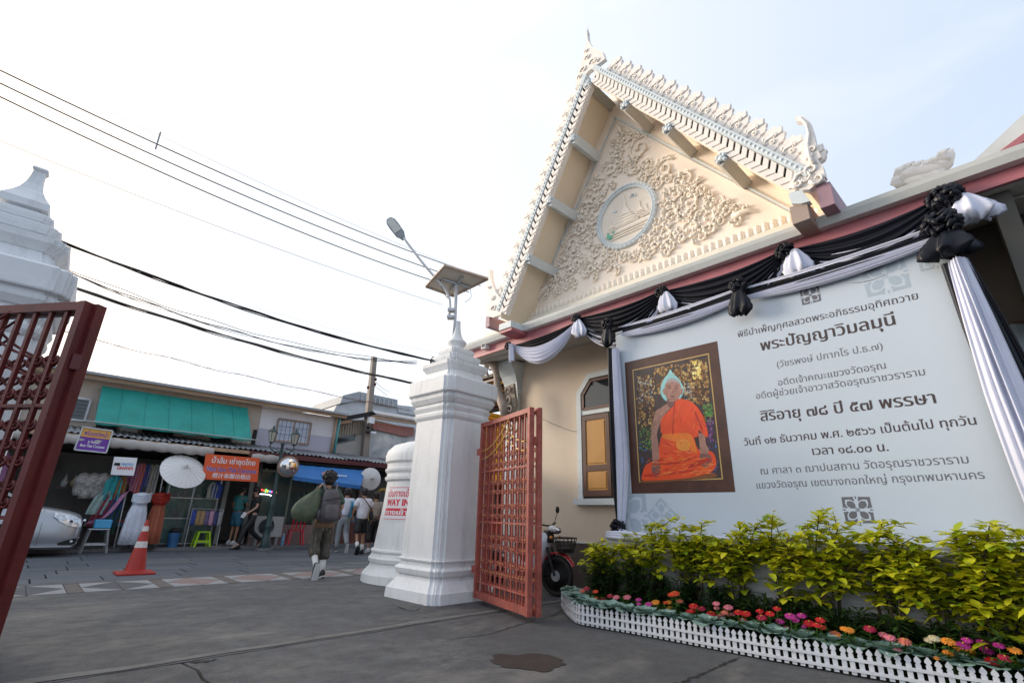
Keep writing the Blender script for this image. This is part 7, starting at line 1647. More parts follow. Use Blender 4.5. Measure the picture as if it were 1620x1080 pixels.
# parasols
def parasol(px_, Yp, rad, tiltv, label):
    c = GY(*px_, Yp); root = empty('paper_parasol', c, label, 'parasol', 'white paper parasols'); ax = Vector(tiltv).normalized(); q = MB(); q.smooth = True; n_ = 24
    u = ax.orthogonal().normalized(); v = ax.cross(u)
    def rp(k, r_, h_): a = 2 * math.pi * k / (2 * n_); rr_ = r_ * (1 - .015 * (k % 2)); return c + u * math.cos(a) * rr_ + v * math.sin(a) * rr_ + ax * h_
    q.rings([[rp(k, rad * t, rad * (.30 - .30 * t ** 1.3)) for k in range(2 * n_)] for t in (.04, .2, .45, .7, .9, 1.0)] , caps=False); q.build('canopy', mat('parasol_paper', (.72, .72, .72), .6, .04, 6), root, smooth=True, fix=False)
    q = MB()
    for k in range(n_): q.tube([rp(2 * k, rad * t, rad * (.31 - .30 * t ** 1.3) + .004) for t in (.06, .5, 1.0)], .0035, 3)
    q.build('ribs', mat('parasol_rib', (.55, .54, .52), .6), root, kind='stuff')
    q = MB(); q.lathe(c + ax * (rad * .28), [(.05, 0), (.045, .03), (.02, .05), (.018, .09), (.003, .12)], 12, axis=ax); q.build('cap', mat('parasol_cap', (.55, .54, .52), .6), root)
    q = MB(); q.tube([c + ax * (rad * .25), c - ax * .35], .012, 6); q.build('handle', m_wood, root)
parasol((290, 745), 16.1, .56, (.1, -.80, .62), 'larger white paper parasol hung left of the orange sign'); parasol((586, 757), 16.3, .38, (-.1, -1, .1), 'smaller white paper parasol hung near the white pillar')
# parasol squash is perspective only; blue awning
ba = empty('blue_awning', GY(470, 735, 16.3), 'blue drink-brand awning over the shop window right of the mirror', 'awning')
P = [GY(472, 735, 16.45), GY(577, 744, 16.45), GY(571, 768, 15.95), GY(464, 753, 15.95)]; P[3].z -= .0
q = MB(); q.smooth = True; q.grid([[P[0].lerp(P[1], u / 20).lerp(P[3].lerp(P[2], u / 20), t / 6) + Vector((0, 0, -.03 * math.sin(t / 6 * 3.14) + .006 * math.sin(u * 2))) for u in range(21)] for t in range(7)]); q.build('canvas', mat('awning_blue', (.02, .16, .46), .5, .12, 3), ba, smooth=True, fix=False)
q = MB(); q.grid([[P[3].lerp(P[2], u / 40) + Vector((0, 0, -.10 * t - .015 * t * abs(math.sin(u * .8)))) for u in range(41)] for t in (0, 1)]); q.build('valance', mat('awning_blue', (.02, .2, .5)), ba, fix=False)
L = lambda u, v: (P[0].lerp(P[1], u)).lerp(P[3].lerp(P[2], u), v)
nrm = (P[1] - P[0]).cross(P[3] - P[0]).normalized(); nrm = nrm if nrm.y < 0 else -nrm
cL = L(.41, .55) + nrm * .03; ux = (P[1] - P[0]).normalized(); uy = (P[0] - P[3]).normalized()
for k, (lo, hi, mt) in enumerate(((.15, 1, m_rd), (-.15, .15, m_wh), (-1, -.15, m_bl))):
    q = MB(); a0 = math.asin(lo); a1 = math.asin(hi); pts = [cL + ux * (.10 * math.cos(a0 + (a1 - a0) * j / 8)) + uy * (.10 * math.sin(a0 + (a1 - a0) * j / 8)) for j in range(9)] + [cL - ux * (.10 * math.cos(a1 + (a0 - a1) * j / 8)) + uy * (.10 * math.sin(a1 + (a0 - a1) * j / 8)) for j in range(9)]; q.quad(*pts); q.build('logo_disc', mt, ba, fix=False)
text_obj('lettering', 'pepsi', L(.50, .56) + nrm * .03, L(.74, .56) + nrm * .03, m_wh, ba, .03, height=.10, up=uy)
# neon welcome, each letter its own tube colour
nw = empty('neon_sign', GY(424, 776, 17.2), 'multicoloured Welcome light sign in the shop window', 'neon sign')
ncol = [(1, .05, .05), (1, .1, .02), (.1, .9, .15), (1, .8, .05), (.1, .3, 1), (1, .1, .6), (1, .5, .05)]
A = GY(410.5, 774, 17.25); B = GY(438, 779, 17.25); tot = [0, .2, .32, .40, .53, .67, .87, 1]
for k, ch in enumerate('Welcome'):
    o = text_obj('letter', ch, A.lerp(B, tot[k] + .015), A.lerp(B, tot[k + 1] - .015), mat('neon_%d' % k, ncol[k], .5, 0, 1, emit=2.5), nw, .04)
q = MB(); q.smooth = True; q.tube(spline([GY(411, 781, 17.25), GY(422, 781.5, 17.25), GY(430, 784, 17.25), GY(435, 788, 17.25), GY(431, 786, 17.25)], 4), .014, 5); q.build('underline', mat('neon_w', (.9, .9, 1), .5, 0, 1, emit=2.5), nw, smooth=True)
# air conditioner outdoor unit
acx = GY(426, 830, 16.95); ac = empty('air_conditioner', (acx.x, 16.95, .3), 'white air conditioner outdoor unit beside the lamp post', 'air conditioner')
m_ac = mat('ac_casing', (.42, .43, .43), .5, .06, 4, dirt=.3); q = MB(); q.bevbox((acx.x - .42, 16.95, .30), (acx.x + .42, 17.24, .90), .015); q.build('casing', m_ac, ac)
q = MB(); q.lathe((acx.x - .08, 16.945, .60), [(.24, 0), (.25, .02), (.235, .02), (.23, 0)], 28, axis=(0, -1, 0)); q.build('fan_ring', m_ac, ac)
q = MB()
for k in range(6): q.lathe((acx.x - .08, 16.945, .60), [(.035 * k + .03, 0), (.035 * k + .035, .012), (.035 * k + .04, 0)], 24, axis=(0, -1, 0))
q.build('fan_grille', m_grey, ac, kind='stuff')
q = MB(); q.smooth = True; q.ball((acx.x - .08, 16.93, .60), (.05, .02, .05), 10, 8); q.build('hub', m_ac, ac, smooth=True)
for s in (-.3, .3): q = MB(); q.bb((acx.x + s - .03, 16.98, .07), (acx.x + s + .03, 17.2, .299)); q.build('bracket', m_metal, ac)
# lamp post with twin lanterns and convex mirror
lb = GZ(426, 868); lb = Vector((5.36, 15.95, 0)); lpn = empty('twin_lantern_post', lb, 'dark green cast lamp post with two glass lanterns and a round convex mirror', 'lamp post')
def LP(x, y): return GP(x, y, lb)
top = LP(457, 690); m_gp = mat('lamp_green', (.018, .045, .045), .45, .2, 6); tx = top - Vector((lb.x, lb.y, top.z))
q = MB(); q.smooth = True; q.lathe(lb, [(.17, 0), (.17, .10), (.13, .12), (.13, .30), (.10, .34), (.09, .60), (.105, .64), (.085, .68), (.07, 1.2), (.08, 1.24), (.06, 1.28), (.055, 2.4), (.065, 2.44), (.045, 2.5), (.04, 2.95), (.06, 3.0), (.02, 3.05)], 16); q.build('shaft', m_gp, lpn, smooth=True, sharp=40)
q = MB(); q.lathe(lb, [(.24, -.0), (.24, .06), (.18, .0601)], 12); q.build('foot', m_kerb, lpn)
for s, (x, y) in ((-1, (439, 697)), (1, (475, 700))):
    e = Vector((lb.x + s * .34, lb.y, 2.98)); q = MB(); q.smooth = True; q.tube(spline([Vector((lb.x, lb.y, 2.80)), Vector((lb.x + s * .18, lb.y, 2.74)), Vector((lb.x + s * .34, lb.y, 2.84)), e], 5), .018, 6)
    q.tube([Vector((lb.x + s * .30, lb.y, 2.80)), Vector((lb.x + s * .22, lb.y, 2.86)), Vector((lb.x + s * .1, lb.y, 2.78))], .01, 5); q.build('arm', m_gp, lpn, smooth=True)
    ln = empty('lantern', e, parent=lpn); q = MB(); q.lathe(e, [(.05, 0), (.07, .03), (.06, .04)], 6); q.build('base', m_gp, ln)
    q = MB(); q.lathe(e, [(.07, .041), (.125, .33)], 6); q.build('glass', mat('lantern_glass', (.42, .42, .36), .2, .1, 5), ln)
    for k in range(6): a = k * math.pi / 3; q = MB(); q.bar(e + Vector((.072 * math.cos(a), .072 * math.sin(a), .04)), e + Vector((.128 * math.cos(a), .128 * math.sin(a), .335)), .012); q.build('rib', m_gp, ln)
    q = MB(); q.lathe(e, [(.15, .332), (.145, .35), (.07, .43), (.03, .45), (.035, .48), (.005, .54)], 6); q.build('cap', m_gp, ln)
mcn = GP(456, 738, lb - Vector((0, .1, 0))); mr_ = empty('convex_mirror', mcn, parent=lpn)
axm = Vector((-.15, -1, -.12)).normalized(); q = MB(); q.smooth = True; q.lathe(mcn, [(.30, -.03), (.31, 0), (.285, .02)] , 28, axis=axm); q.build('rim', mat('mirror_rim', (.30, .20, .15), .5), mr_, smooth=True)
q = MB(); q.smooth = True; q.lathe(mcn, [(.284, .015), (.22, .045), (.12, .068), (.002, .075)], 28, axis=axm); q.build('glass', mat('mirror_glass', (.75, .75, .75), .03, 0, 1, metal=1.0), mr_, smooth=True)
# stools, bucket, bottle, chairs, small table
def stool(c, mt, h, w, name, label, cat_):
    root = empty(name, c, label, cat_); c = Vector(c); q = MB(); q.bevbox(c + Vector((-w / 2, -w / 2, h - .03)), c + Vector((w / 2, w / 2, h)), .012); q.build('seat', mt, root)
    for sx in (-1, 1):
        for sy in (-1, 1): q = MB(); q.bar(c + Vector((sx * w * .60, sy * w * .60, 0)), c + Vector((sx * w * .42, sy * w * .42, h - .031)), .045, .03); q.build('leg', mt, root)
    for s in (-1, 1): q = MB(); q.bar(c + Vector((-w * .52, s * w * .54, h * .35)), c + Vector((w * .52, s * w * .54, h * .35)), .02, .04); q.build('stretcher', mt, root)
    return root
stool((GY(318, 866, 16.75).x, 16.85, .07), mat('lime_plastic', (.35, .62, .01), .4, .05, 4), .40, .32, 'plastic_stool', 'lime green plastic stool under the rack of small bags', 'stool')
tb = stool((GY(147, 868, 16.5).x, 16.5, 0), m_metal, .55, .42, 'metal_stool', 'metal-legged stool piled with a light blue box by the car', 'stool')
q = MB(); q.bevbox(BASE[tb] + Vector((-.12, -.14, .56)), BASE[tb] + Vector((.22, .12, .76)), .02); q.build('plastic_box', mat('box_blue', (.06, .35, .62), .4, .06, 4), label='light blue plastic box on the metal stool', cat='box')
bc_ = GY(271, 866, 16.8); bc_.z = .07; bu = empty('bucket', bc_, 'blue printed paint bucket at the foot of the glass cabinet', 'bucket'); q = MB(); q.smooth = True; q.lathe(bc_, [(.12, 0), (.145, .34), (.155, .34), (.155, .37)], 20); q.build('body', mat('bucket_blue', (.03, .12, .28), .4, .3, 6), bu, smooth=True, sharp=40); q = MB(); q.smooth = True; q.ball(bc_ + Vector((.02, 0, .42)), (.17, .15, .07), 12, 8, .4, 3); q.build('bin_liner', m_blk, bu, smooth=True)
bt = GY(446, 864, 16.75); bt.z = .07; bo = empty('water_bottle', bt, 'clear blue water bottle standing beside the lamp post', 'bottle'); q = MB(); q.smooth = True; q.lathe(bt, [(.045, 0), (.05, .02), (.048, .12), (.05, .2), (.035, .26), (.018, .29), (.018, .31)], 14); q.build('body', mat('bottle_blue', (.15, .30, .50), .1, .1, 4), bo, smooth=True); q = MB(); q.lathe(bt, [(.02, .311), (.02, .335)], 10); q.build('cap', m_wh, bo)
def pchair(c, rz, mt, label):
    root = empty('plastic_chair', c, label, 'chair', 'red plastic chairs'); c = Vector(c); m3 = Matrix.Rotation(rz, 3, 'Z')
    def L(x, y, z): return c + m3 @ Vector((x, y, z))
    q = MB(); q.prism([L(-.2, -.2, .42), L(.2, -.2, .42), (L(.18, .2, .42)), L(-.18, .2, .42)], (0, 0, .03)); q.build('seat', mt, root)
    for sx in (-1, 1):
        q = MB(); q.bar(L(sx * .23, -.23, 0), L(sx * .18, -.18, .419), .035, .03); q.build('leg', mt, root); q = MB(); q.bar(L(sx * .22, .26, 0), L(sx * .17, .18, .419), .035, .03); q.build('leg', mt, root)
    q = MB();
    for x in (-.17, -.06, .06, .17): q.bar(L(x, .19, .44), L(x, .25, .80), .035, .02)
    q.bar(L(-.2, .25, .80), L(.2, .25, .80), .03, .08); q.build('backrest', mt, root)
m_rc = mat('red_plastic', (.55, .012, .03), .35, .08, 4); cxx = GY(465, 862, 16.85); pchair((cxx.x, 16.85, .07), R(170), m_rc, 'red plastic chair against the pink shop wall'); pchair((cxx.x + 4.5, 17.0, .07), R(200), m_rc, 'red plastic chair farther right, hidden behind the walkers')
# stuff inside window: flowers / plants, bottles on sill
rr = random.Random(14)
for k in range(5): x = 5.5 + k * .16; q = MB(); q.smooth = True; q.lathe((x, 17.5, .72), [(.035, 0), (.04, .12), (.015, .2), (.015, .26)], 10); q.build('glass_bottle', mat('bottle_%d' % (k % 2), ((.35, .38, .36), (.2, .35, .45))[k % 2], .2), smooth=True, label='%s bottle on the sill inside the Welcome window' % ['first clear', 'second pale blue', 'third clear', 'fourth pale blue', 'fifth clear'][k], cat='bottle', group='bottles on the window sill')
pp = empty('potted_palm', (7.0, 17.9, .1), 'arching green palm behind the shop window pane', 'plant'); q = MB()
for k in range(60): a = rr.uniform(0, 6.28); leaf(q, Vector((7.0 + rr.uniform(-.1, .1), 17.8, .9 + rr.uniform(0, .6))), Vector((math.cos(a), math.sin(a) * .5, rr.uniform(0, 1.2))), rr.uniform(.3, .5), .06, droop=.5)
q.build('fronds', m_dgreen, pp, fix=False, kind='stuff'); q = MB(); q.lathe((7.0, 17.8, .1), [(.12, 0), (.16, .35)], 14); q.build('pot', m_kerb, pp)
# golden wreath and goods in the right shop
gw = empty('gold_wreath', GY(604, 790, 17.0), 'ornate gold and green wreath hanging by the white pillar', 'wreath'); c = GY(604, 790, 17.0); q = MB(); q.smooth = True
for k in range(26): a = k * .2417; q.ball(c + Vector((math.cos(a) * .28, rr.uniform(-.03, .03), math.sin(a) * .36)), rr.uniform(.04, .07), 6, 5)
q.build('flowers', m_gold, gw, smooth=True)
for k, (x, y, w_, h_, c_, lab) in enumerate(((548, 775, .5, .8, (.10, .06, .05), 'dark brown cloth hanging inside the right shop'), (530, 778, .4, .7, (.25, .25, .24), 'grey cloth hanging inside the right shop'), (618, 800, .5, .9, (.05, .05, .06), 'black cloth hanging by the white wall end'))): garment(GY(x, y, 17.2), w_, h_, c_, lab, k + 40)
cn = empty('shop_counter', (8.6, 17.3, .07), 'low shop counter with goods behind the walkers', 'counter'); q = MB(); q.bb((8.1, 17.2, .07), (10.4, 17.6, .75)); q.build('body', mat('counter_red', (.14, .05, .04), .6, .3, 5), cn)
for k in range(12): x = 8.2 + k * .18; q = MB(); q.bevbox((x, 17.25, .751), (x + .14, 17.4, .85 + .08 * (k % 3)), .01); q.build('goods', mat('goods_%d' % (k % 4), ((.4, .1, .06), (.45, .35, .1), (.1, .2, .3), (.4, .4, .38))[k % 4], .5), cn)
for k in range(7): x = 5.4 + k * .75; bl_ = empty('hanging_bulb', (x, 17.1, 2.3), 'bare hanging bulb under the canopy, %s from the left' % ['first', 'second', 'third', 'fourth', 'fifth', 'sixth', 'seventh'][k], 'light bulb', 'bulbs hanging under the canopy'); q = MB(); q.smooth = True; q.ball((x, 17.1, 2.3), (.035, .035, .045), 8, 6); q.build('glass', mat('bulb_glass', (.45, .42, .38), .1), bl_, smooth=True); q = MB(); q.tube([(x, 17.1, 2.34), (x, 17.1, 2.52)], .006, 4); q.build('flex', m_wire, bl_)

# ------------------------------------------------ buildings behind at right
nb_ = empty('tin_walled_house', (9, 18.2, 0), 'grey tin-walled house with dark eave right of the white upper wall', 'house')
Yb = 18.3
def PY(l, Yp): return [Vector((GY(x, y, Yp).x, Yp, GY(x, y, Yp).z)) for x, y in l]
q = MB(); q.prism(PY([(528, 664), (584, 664), (584, 728), (520, 722)], Yb), (0, 3, 0)); q.build('wall', mat('tin_wall_white', (.46, .45, .43), .6, .06, 4, dirt=.3, streak=5), nb_)
m_rib = mat('tin_rib', (.30, .26, .20), .6, .1, 5, dirt=.3)
for k in range(13):
    x = 531 + k * 4; q = MB(); p0, p1 = GY(x, 668 - k * .2, Yb - .02), GY(x - 2, 690 - k * .2, Yb - .02); q.bar(Vector((p0.x, Yb - .02, p0.z)), Vector((p1.x, Yb - .02, p1.z)), .05, .03, up=(0, 1, 0)); q.build('batten', m_rib, nb_)
q = MB(); q.prism(PY([(530, 692), (563, 686), (562, 696), (529, 703)], Yb - .03), (0, .025, 0)); q.build('louvre', m_glass, nb_)
q = MB(); q.prism(PY([(531, 661), (590, 650), (596, 655), (560, 662), (534, 666)], Yb - .5), (0, .6, 0)); q.build('eave', m_dk, nb_)
q = MB(); q.prism(PY([(529, 667), (556, 662), (556, 668), (529, 672)], Yb - .4), (0, .3, 0)); q.build('eave_board', m_tan, nb_)
q = MB(); q.prism(PY([(585, 662), (700, 690), (700, 740), (580, 735)], Yb), (0, 3, 0)); q.build('painted_wall', mat('painted_wall', (.40, .44, .48), .7, .2, 2.2, tint=(.6, .6, .58), dirt=.5, dcol=(.14, .2, .26)), nb_)
q = MB(); q.prism(PY([(588, 652), (660, 664), (660, 671), (586, 661)], Yb - .45), (0, .1, 0)); q.build('eave_board', m_tan, nb_)
q = MB(); q.prism(PY([(588, 667), (655, 676), (655, 688), (640, 690), (590, 678)], Yb - .10), (0, .06, 0)); q.build('awning_roof', mat('faded_red_sheet', (.36, .16, .14), .7, .15, 4, dirt=.4, dcol=(.5, .4, .36)), nb_)
q = MB(); q.prism([*PY([(585, 655), (700, 673)], Yb - .5), *PY([(700, 668), (588, 650)], Yb + 1.5)], (0, 0, .04)); q.build('roof', m_rfm, nb_)
wb = empty('rooftop_building', (14, 26, 0), 'white weathered concrete building with rooftop parapet rising behind the tin-walled house', 'building')
Yc = 26; m_wc = mat('weathered_white', (.50, .52, .54), .7, .12, 1.2, dirt=.55, dcol=(.22, .24, .26), streak=2)
q = MB(); q.prism(PY([(522, 660), (533, 641), (568, 633), (655, 643), (700, 650), (700, 760), (522, 760)], Yc), (0, 8, 0)); q.build('wall', m_wc, wb)
q = MB(); q.prism(PY([(538, 638), (543, 625), (568, 619), (629, 632), (629, 644), (568, 633)], Yc - .2), (0, 4, 0)); q.build('parapet', mat('weathered_grey', (.34, .36, .38), .7, .15, 2, dirt=.5, streak=3), wb)
q = MB(); q.prism(PY([(630, 645), (690, 652), (690, 662), (630, 652)], Yc - .1), (0, 4, 0)); q.build('parapet', m_wc, wb)
for k in range(8): x = 572 + k * 7; q = MB(); q.prism(PY([(x, 623.5 + k * 1.3), (x + 1, 623.6 + k * 1.3), (x + 1, 635 + k * 1.1), (x, 635 + k * 1.1)], Yc - .26), (0, .05, 0)); q.build('parapet_rib', m_wc, wb)
# utility pole
up = GY(578, 730, 18.0); upl = empty('utility_pole', (up.x, 18.0, 0), 'square concrete utility pole with white junction box and cameras behind the shops', 'utility pole')
ut = GY(592, 565, 18.0); m_pole = mat('pole_concrete', (.27, .23, .20), .8, .15, 4, bump=.3, dirt=.4, dcol=(.12, .10, .09)); b0 = Vector((up.x - .0, 18.0, 0)); t0 = Vector((ut.x, 18.0, ut.z))
q = MB(); q.rings([[p + Vector((sx * h_, sy * h_, 0)) for sx, sy in ((-1, -1), (1, -1), (1, 1), (-1, 1))] for p, h_ in ((b0, .15), (t0, .09))]); q.build('shaft', m_pole, upl)
c = GY(587, 665, 17.75); q = MB(); q.bevbox(c + Vector((-.12, -.08, -.12)), c + Vector((.12, .1, .12)), .02); q.build('junction_box', m_wh, upl)
for (x, y) in ((583, 676), (589, 681), (582, 683)): c = GY(x, y, 17.75); q = MB(); q.smooth = True; q.ball(c, (.09, .08, .07), 10, 8); q.build('camera', m_blk, upl, smooth=True)
c = GY(590, 684, 17.7); q = MB(); q.bevbox(c + Vector((-.1, -.05, -.04)), c + Vector((.12, .05, .04)), .015); q.build('camera', m_wh, upl)
for (x, y) in ((594, 602), (593, 610), (582, 615)): c = GY(x, y, 17.9); q = MB(); q.lathe(c, [(.03, 0), (.06, .03), (.04, .06), (.06, .09), (.03, .12)], 10); q.build('insulator', mat('insulator_brown', (.14, .04, .03), .3), upl)
q = MB(); q.tube(spline([GY(594, 603, 17.9), GY(604, 613, 17.9), GY(616, 620, 17.9)], 4), .01, 4); q.tube(spline([GY(593, 611, 17.9), GY(603, 618, 17.9), GY(613, 626, 17.9)], 4), .01, 4); q.build('drop_wire', m_wire, upl)
# far roofs at left behind the gate
lh = empty('left_shop_house', (-16, 18, 0), 'grey shop house seen through the bars of the left gate', 'house'); q = MB(); q.bb((-22, 17.8, 0), (-9.2, 24, 4.6)); q.build('wall', m_up1, lh); q = MB(); q.prism([(-22, 17.3, 4.6), (-9.1, 17.3, 4.6), (-9.1, 24, 5.6), (-22, 24, 5.6)], (0, 0, .06)); q.build('roof', m_rfm, lh)

# ================================================================== PEOPLE
m_skin = mat('skin', (.36, .19, .12), .5, .08, 12); m_hair = mat('hair_black', (.012, .010, .010), .55, .3, 30); m_shoe = mat('shoe_black', (.015, .015, .017), .5, .2, 9); m_sock = mat('sock_white', (.70, .70, .70), .7, .05, 9); m_sole = mat('sole_white', (.6, .6, .6), .6, .05, 9)
def skinmesh(name, V, E_, mt, parent, sub=2, rootv=0):
    me = bpy.data.meshes.new(name); base = BASE[parent]; me.from_pydata([tuple(Vector(p) - base) for p, r in V], E_, []); o = bpy.data.objects.new(name, me); COL.objects.link(o)
    md = o.modifiers.new('skin', 'SKIN'); md.use_smooth_shade = True; md.branch_smoothing = .4
    for i, (p, r) in enumerate(V): sv = me.skin_vertices[0].data[i]; sv.radius = (r, r) if not isinstance(r, tuple) else r; sv.use_root = (i == rootv)
    if sub: s_ = o.modifiers.new('sub', 'SUBSURF'); s_.levels = sub; s_.render_levels = sub
    bpy.context.view_layer.update(); dg_ = bpy.context.evaluated_depsgraph_get(); m2 = bpy.data.meshes.new_from_object(o.evaluated_get(dg_)); bpy.data.objects.remove(o)
    m2.name = name; m2.materials.clear(); m2.materials.append(mt); m2.polygons.foreach_set('use_smooth', [True] * len(m2.polygons))
    o = bpy.data.objects.new(name, m2); COL.objects.link(o); o.parent = parent; o.location = (0, 0, 0); BASE[o] = BASE[parent].copy(); return o
class Person:
    def __init__(s, loc, face, label, hgt=1.72, J=None):
        s.loc = Vector(loc); s.f = Vector((*face, 0)).normalized(); s.r = Vector((s.f.y, -s.f.x, 0)); s.k = hgt / 1.72; s.root = empty('person', s.loc, label, 'person')
        s.J = {'pel': (0, 0, .93), 'spi': (0, .0, 1.10), 'che': (0, .01, 1.30), 'nek': (0, .01, 1.47), 'jaw': (0, .03, 1.56), 'hea': (0, .035, 1.63), 'top': (0, .02, 1.69),
               'shl': (-.17, 0, 1.41), 'shr': (.17, 0, 1.41), 'ell': (-.22, -.03, 1.15), 'elr': (.22, -.03, 1.15), 'wrl': (-.23, .06, .93), 'wrr': (.23, .06, .93), 'hal': (-.23, .09, .85), 'har': (.23, .09, .85),
               'hil': (-.09, 0, .90), 'hir': (.09, 0, .90), 'knl': (-.10, .02, .50), 'knr': (.10, .02, .50), 'anl': (-.10, -.01, .09), 'anr': (.10, -.01, .09), 'tol': (-.11, .14, .03), 'tor': (.11, .14, .03)}
        if J: s.J.update(J)
    def p(s, n, dx=0, dy=0, dz=0):
        x, y, z = s.J[n] if isinstance(n, str) else n; return s.loc + (s.r * (x + dx) + s.f * (y + dy)) * s.k + Vector((0, 0, (z + dz) * s.k))
    def body(s, mt=m_skin):
        n = ['pel', 'spi', 'che', 'nek', 'jaw', 'hea', 'top', 'shl', 'ell', 'wrl', 'hal', 'shr', 'elr', 'wrr', 'har', 'hil', 'knl', 'anl', 'tol', 'hir', 'knr', 'anr', 'tor']
        r_ = dict(pel=.11, spi=.10, che=.115, nek=.052, jaw=(.068), hea=.088, top=.066, shl=.055, shr=.055, ell=.038, elr=.038, wrl=.026, wrr=.026, hal=.032, har=.032, hil=.08, hir=.08, knl=.052, knr=.052, anl=.034, anr=.034, tol=.028, tor=.028)
        idx = {a: i for i, a in enumerate(n)}; E_ = [('pel', 'spi'), ('spi', 'che'), ('che', 'nek'), ('nek', 'jaw'), ('jaw', 'hea'), ('hea', 'top'), ('che', 'shl'), ('shl', 'ell'), ('ell', 'wrl'), ('wrl', 'hal'), ('che', 'shr'), ('shr', 'elr'), ('elr', 'wrr'), ('wrr', 'har'), ('pel', 'hil'), ('hil', 'knl'), ('knl', 'anl'), ('anl', 'tol'), ('pel', 'hir'), ('hir', 'knr'), ('knr', 'anr'), ('anr', 'tor')]
        V = [(s.p(a), r_[a] * s.k) for a in n]; E2 = [(idx[a], idx[b]) for a, b in E_]
        # fingers and thumb
        for h_, w_ in (('hal', 'wrl'), ('har', 'wrr')):
            H_ = s.p(h_); d = (H_ - s.p(w_)).normalized(); sd = d.cross(s.r).normalized()
            for k in range(4):
                o = len(V); L = (.055, .065, .06, .048)[k]; b0 = H_ + sd * ((k - 1.5) * .017); V += [(b0 + d * .02, .008), (b0 + d * (.02 + L * .6) + s.r * .0, .0075), (b0 + d * (.02 + L) + s.f * .012, .006)]; E2 += [(idx[h_], o), (o, o + 1), (o + 1, o + 2)]
            o = len(V); V += [(H_ + sd * .035 - d * .01, .009), (H_ + sd * .055 + d * .02, .007)]; E2 += [(idx[h_], o), (o, o + 1)]
        b = skinmesh('body', V, E2, mt, s.root, 1)
        hd = empty('face', s.p('hea'), parent=s.root)
        q = MB(); q.smooth = True; q.ball(s.p('hea', 0, .088, -.035), (.012, .012, .018), 6, 5); q.build('nose', mt, hd, smooth=True)
        for sx in (-1, 1):
            q = MB(); q.smooth = True; q.ball(s.p('hea', sx * .088, -.005, -.02), (.012, .016, .028), 6, 6); q.build('ear', mt, hd, smooth=True)
            q = MB(); q.smooth = True; q.ball(s.p('hea', sx * .032, .082, .0), (.011, .007, .006), 6, 4); q.build('eye', m_hair, hd, smooth=True)
        q = MB(); q.smooth = True; q.ball(s.p('hea', 0, .080, -.07), (.022, .008, .006), 6, 4); q.build('mouth', mat('lips', (.28, .09, .07), .5), hd, smooth=True)
    def garment(s, name, L, E_, mt, sub=2):
        return skinmesh(name, [(s.p(*a[:-1]) if isinstance(a[0], str) else s.p(a[0]), a[-1] * s.k) for a in L], E_, mt, s.root, sub)
    def shirt(s, mt, fat=1.0, sleeve=.55, hem=.88, name='shirt'):
        def mid(a, b, t): A, B = s.J[a], s.J[b]; return tuple(A[i] + (B[i] - A[i]) * t for i in range(3))
        L = [((s.J['pel'][0], s.J['pel'][1], hem), .155 * fat), ((s.J['spi'][0], s.J['spi'][1], 1.08), .15 * fat), ((s.J['che'][0], s.J['che'][1], 1.30), .165 * fat), ((s.J['nek'][0], s.J['nek'][1], 1.45), .075),
             (mid('shl', 'ell', 0), .085 * fat), (mid('shl', 'ell', sleeve if sleeve < 1 else 1), .07 * fat), (mid('shr', 'elr', 0), .085 * fat), (mid('shr', 'elr', sleeve if sleeve < 1 else 1), .07 * fat)]
        E_ = [(0, 1), (1, 2), (2, 3), (2, 4), (4, 5), (2, 6), (6, 7)]
        if sleeve >= 1: L += [(mid('ell', 'wrl', sleeve - 1 + .0), .05), (mid('elr', 'wrr', sleeve - 1), .05)]; E_ += [(5, 8), (7, 9)]
        return skinmesh(name, [(s.p(a), r * s.k) for a, r in L], E_, mt, s.root, 2)
    def legs(s, mt, to=1.0, fat=1.0, name='trousers', cuff=.075):
        """to: 0.5 = above the knee, 2 = ankle"""
        def mid(a, b, t): A, B = s.J[a], s.J[b]; return tuple(A[i] + (B[i] - A[i]) * t for i in range(3))
        L = [((0, s.J['pel'][1], 1.0), .14 * fat), ((0, s.J['pel'][1], .90), .135 * fat)]; E_ = [(0, 1)]
        for sd in 'lr':
            o = len(L); L += [(mid('hi' + sd, 'kn' + sd, .25), .105 * fat)]; E_ += [(1, o)]
            if to <= 1: L += [(mid('hi' + sd, 'kn' + sd, to), .10 * fat)]; E_ += [(o, o + 1)]
            else: L += [(s.J['kn' + sd], .085 * fat), (mid('kn' + sd, 'an' + sd, to - 1), cuff * fat)]; E_ += [(o, o + 1), (o + 1, o + 2)]
        return skinmesh(name, [(s.p(a), r * s.k) for a, r in L], E_, mt, s.root, 2)
    def shoes(s, mt=m_shoe, sole=m_sole, sock=None, sockh=.2):
        for sd in 'lr':
            a, t = s.p('an' + sd), s.p('to' + sd); d = (t - a); d = d.normalized(); upv = s.r.cross(d); upv = upv if upv.z > 0 or abs(upv.z) < .2 else -upv
            heel = a - d * .045 * s.k; sh = empty('shoe', a, parent=s.root); down = -upv
            def ring(c, w_, h_): return [c + s.r * (w_ * math.cos(x)) + upv * (h_ * math.sin(x)) for x in [j * math.pi / 5 for j in range(10)]]
            q = MB(); q.smooth = True; L = (t - a).length + .05
            q.rings([ring(a - d * .075 + down * .03, .022, .03), ring(a - d * .05 + down * .02, .042, .055), ring(a + down * .02, .046, .058), ring(a + d * (L * .5) + down * .035, .05, .042), ring(a + d * (L * .9) + down * .045, .048, .032), ring(a + d * (L * 1.12) + down * .05, .022, .018)]); q.build('upper', mt, sh, smooth=True)
            q = MB(); q.prism([a + d * u + s.r * v + down * .075 for u, v in ((-.08, -.03), (-.08, .03), (0, .045), (L * .5, .052), (L * .9, .05), (L * 1.12, .025), (L * 1.12, -.025), (L * .9, -.05), (L * .5, -.05), (0, -.045))], down * .02); q.build('sole', sole, sh)
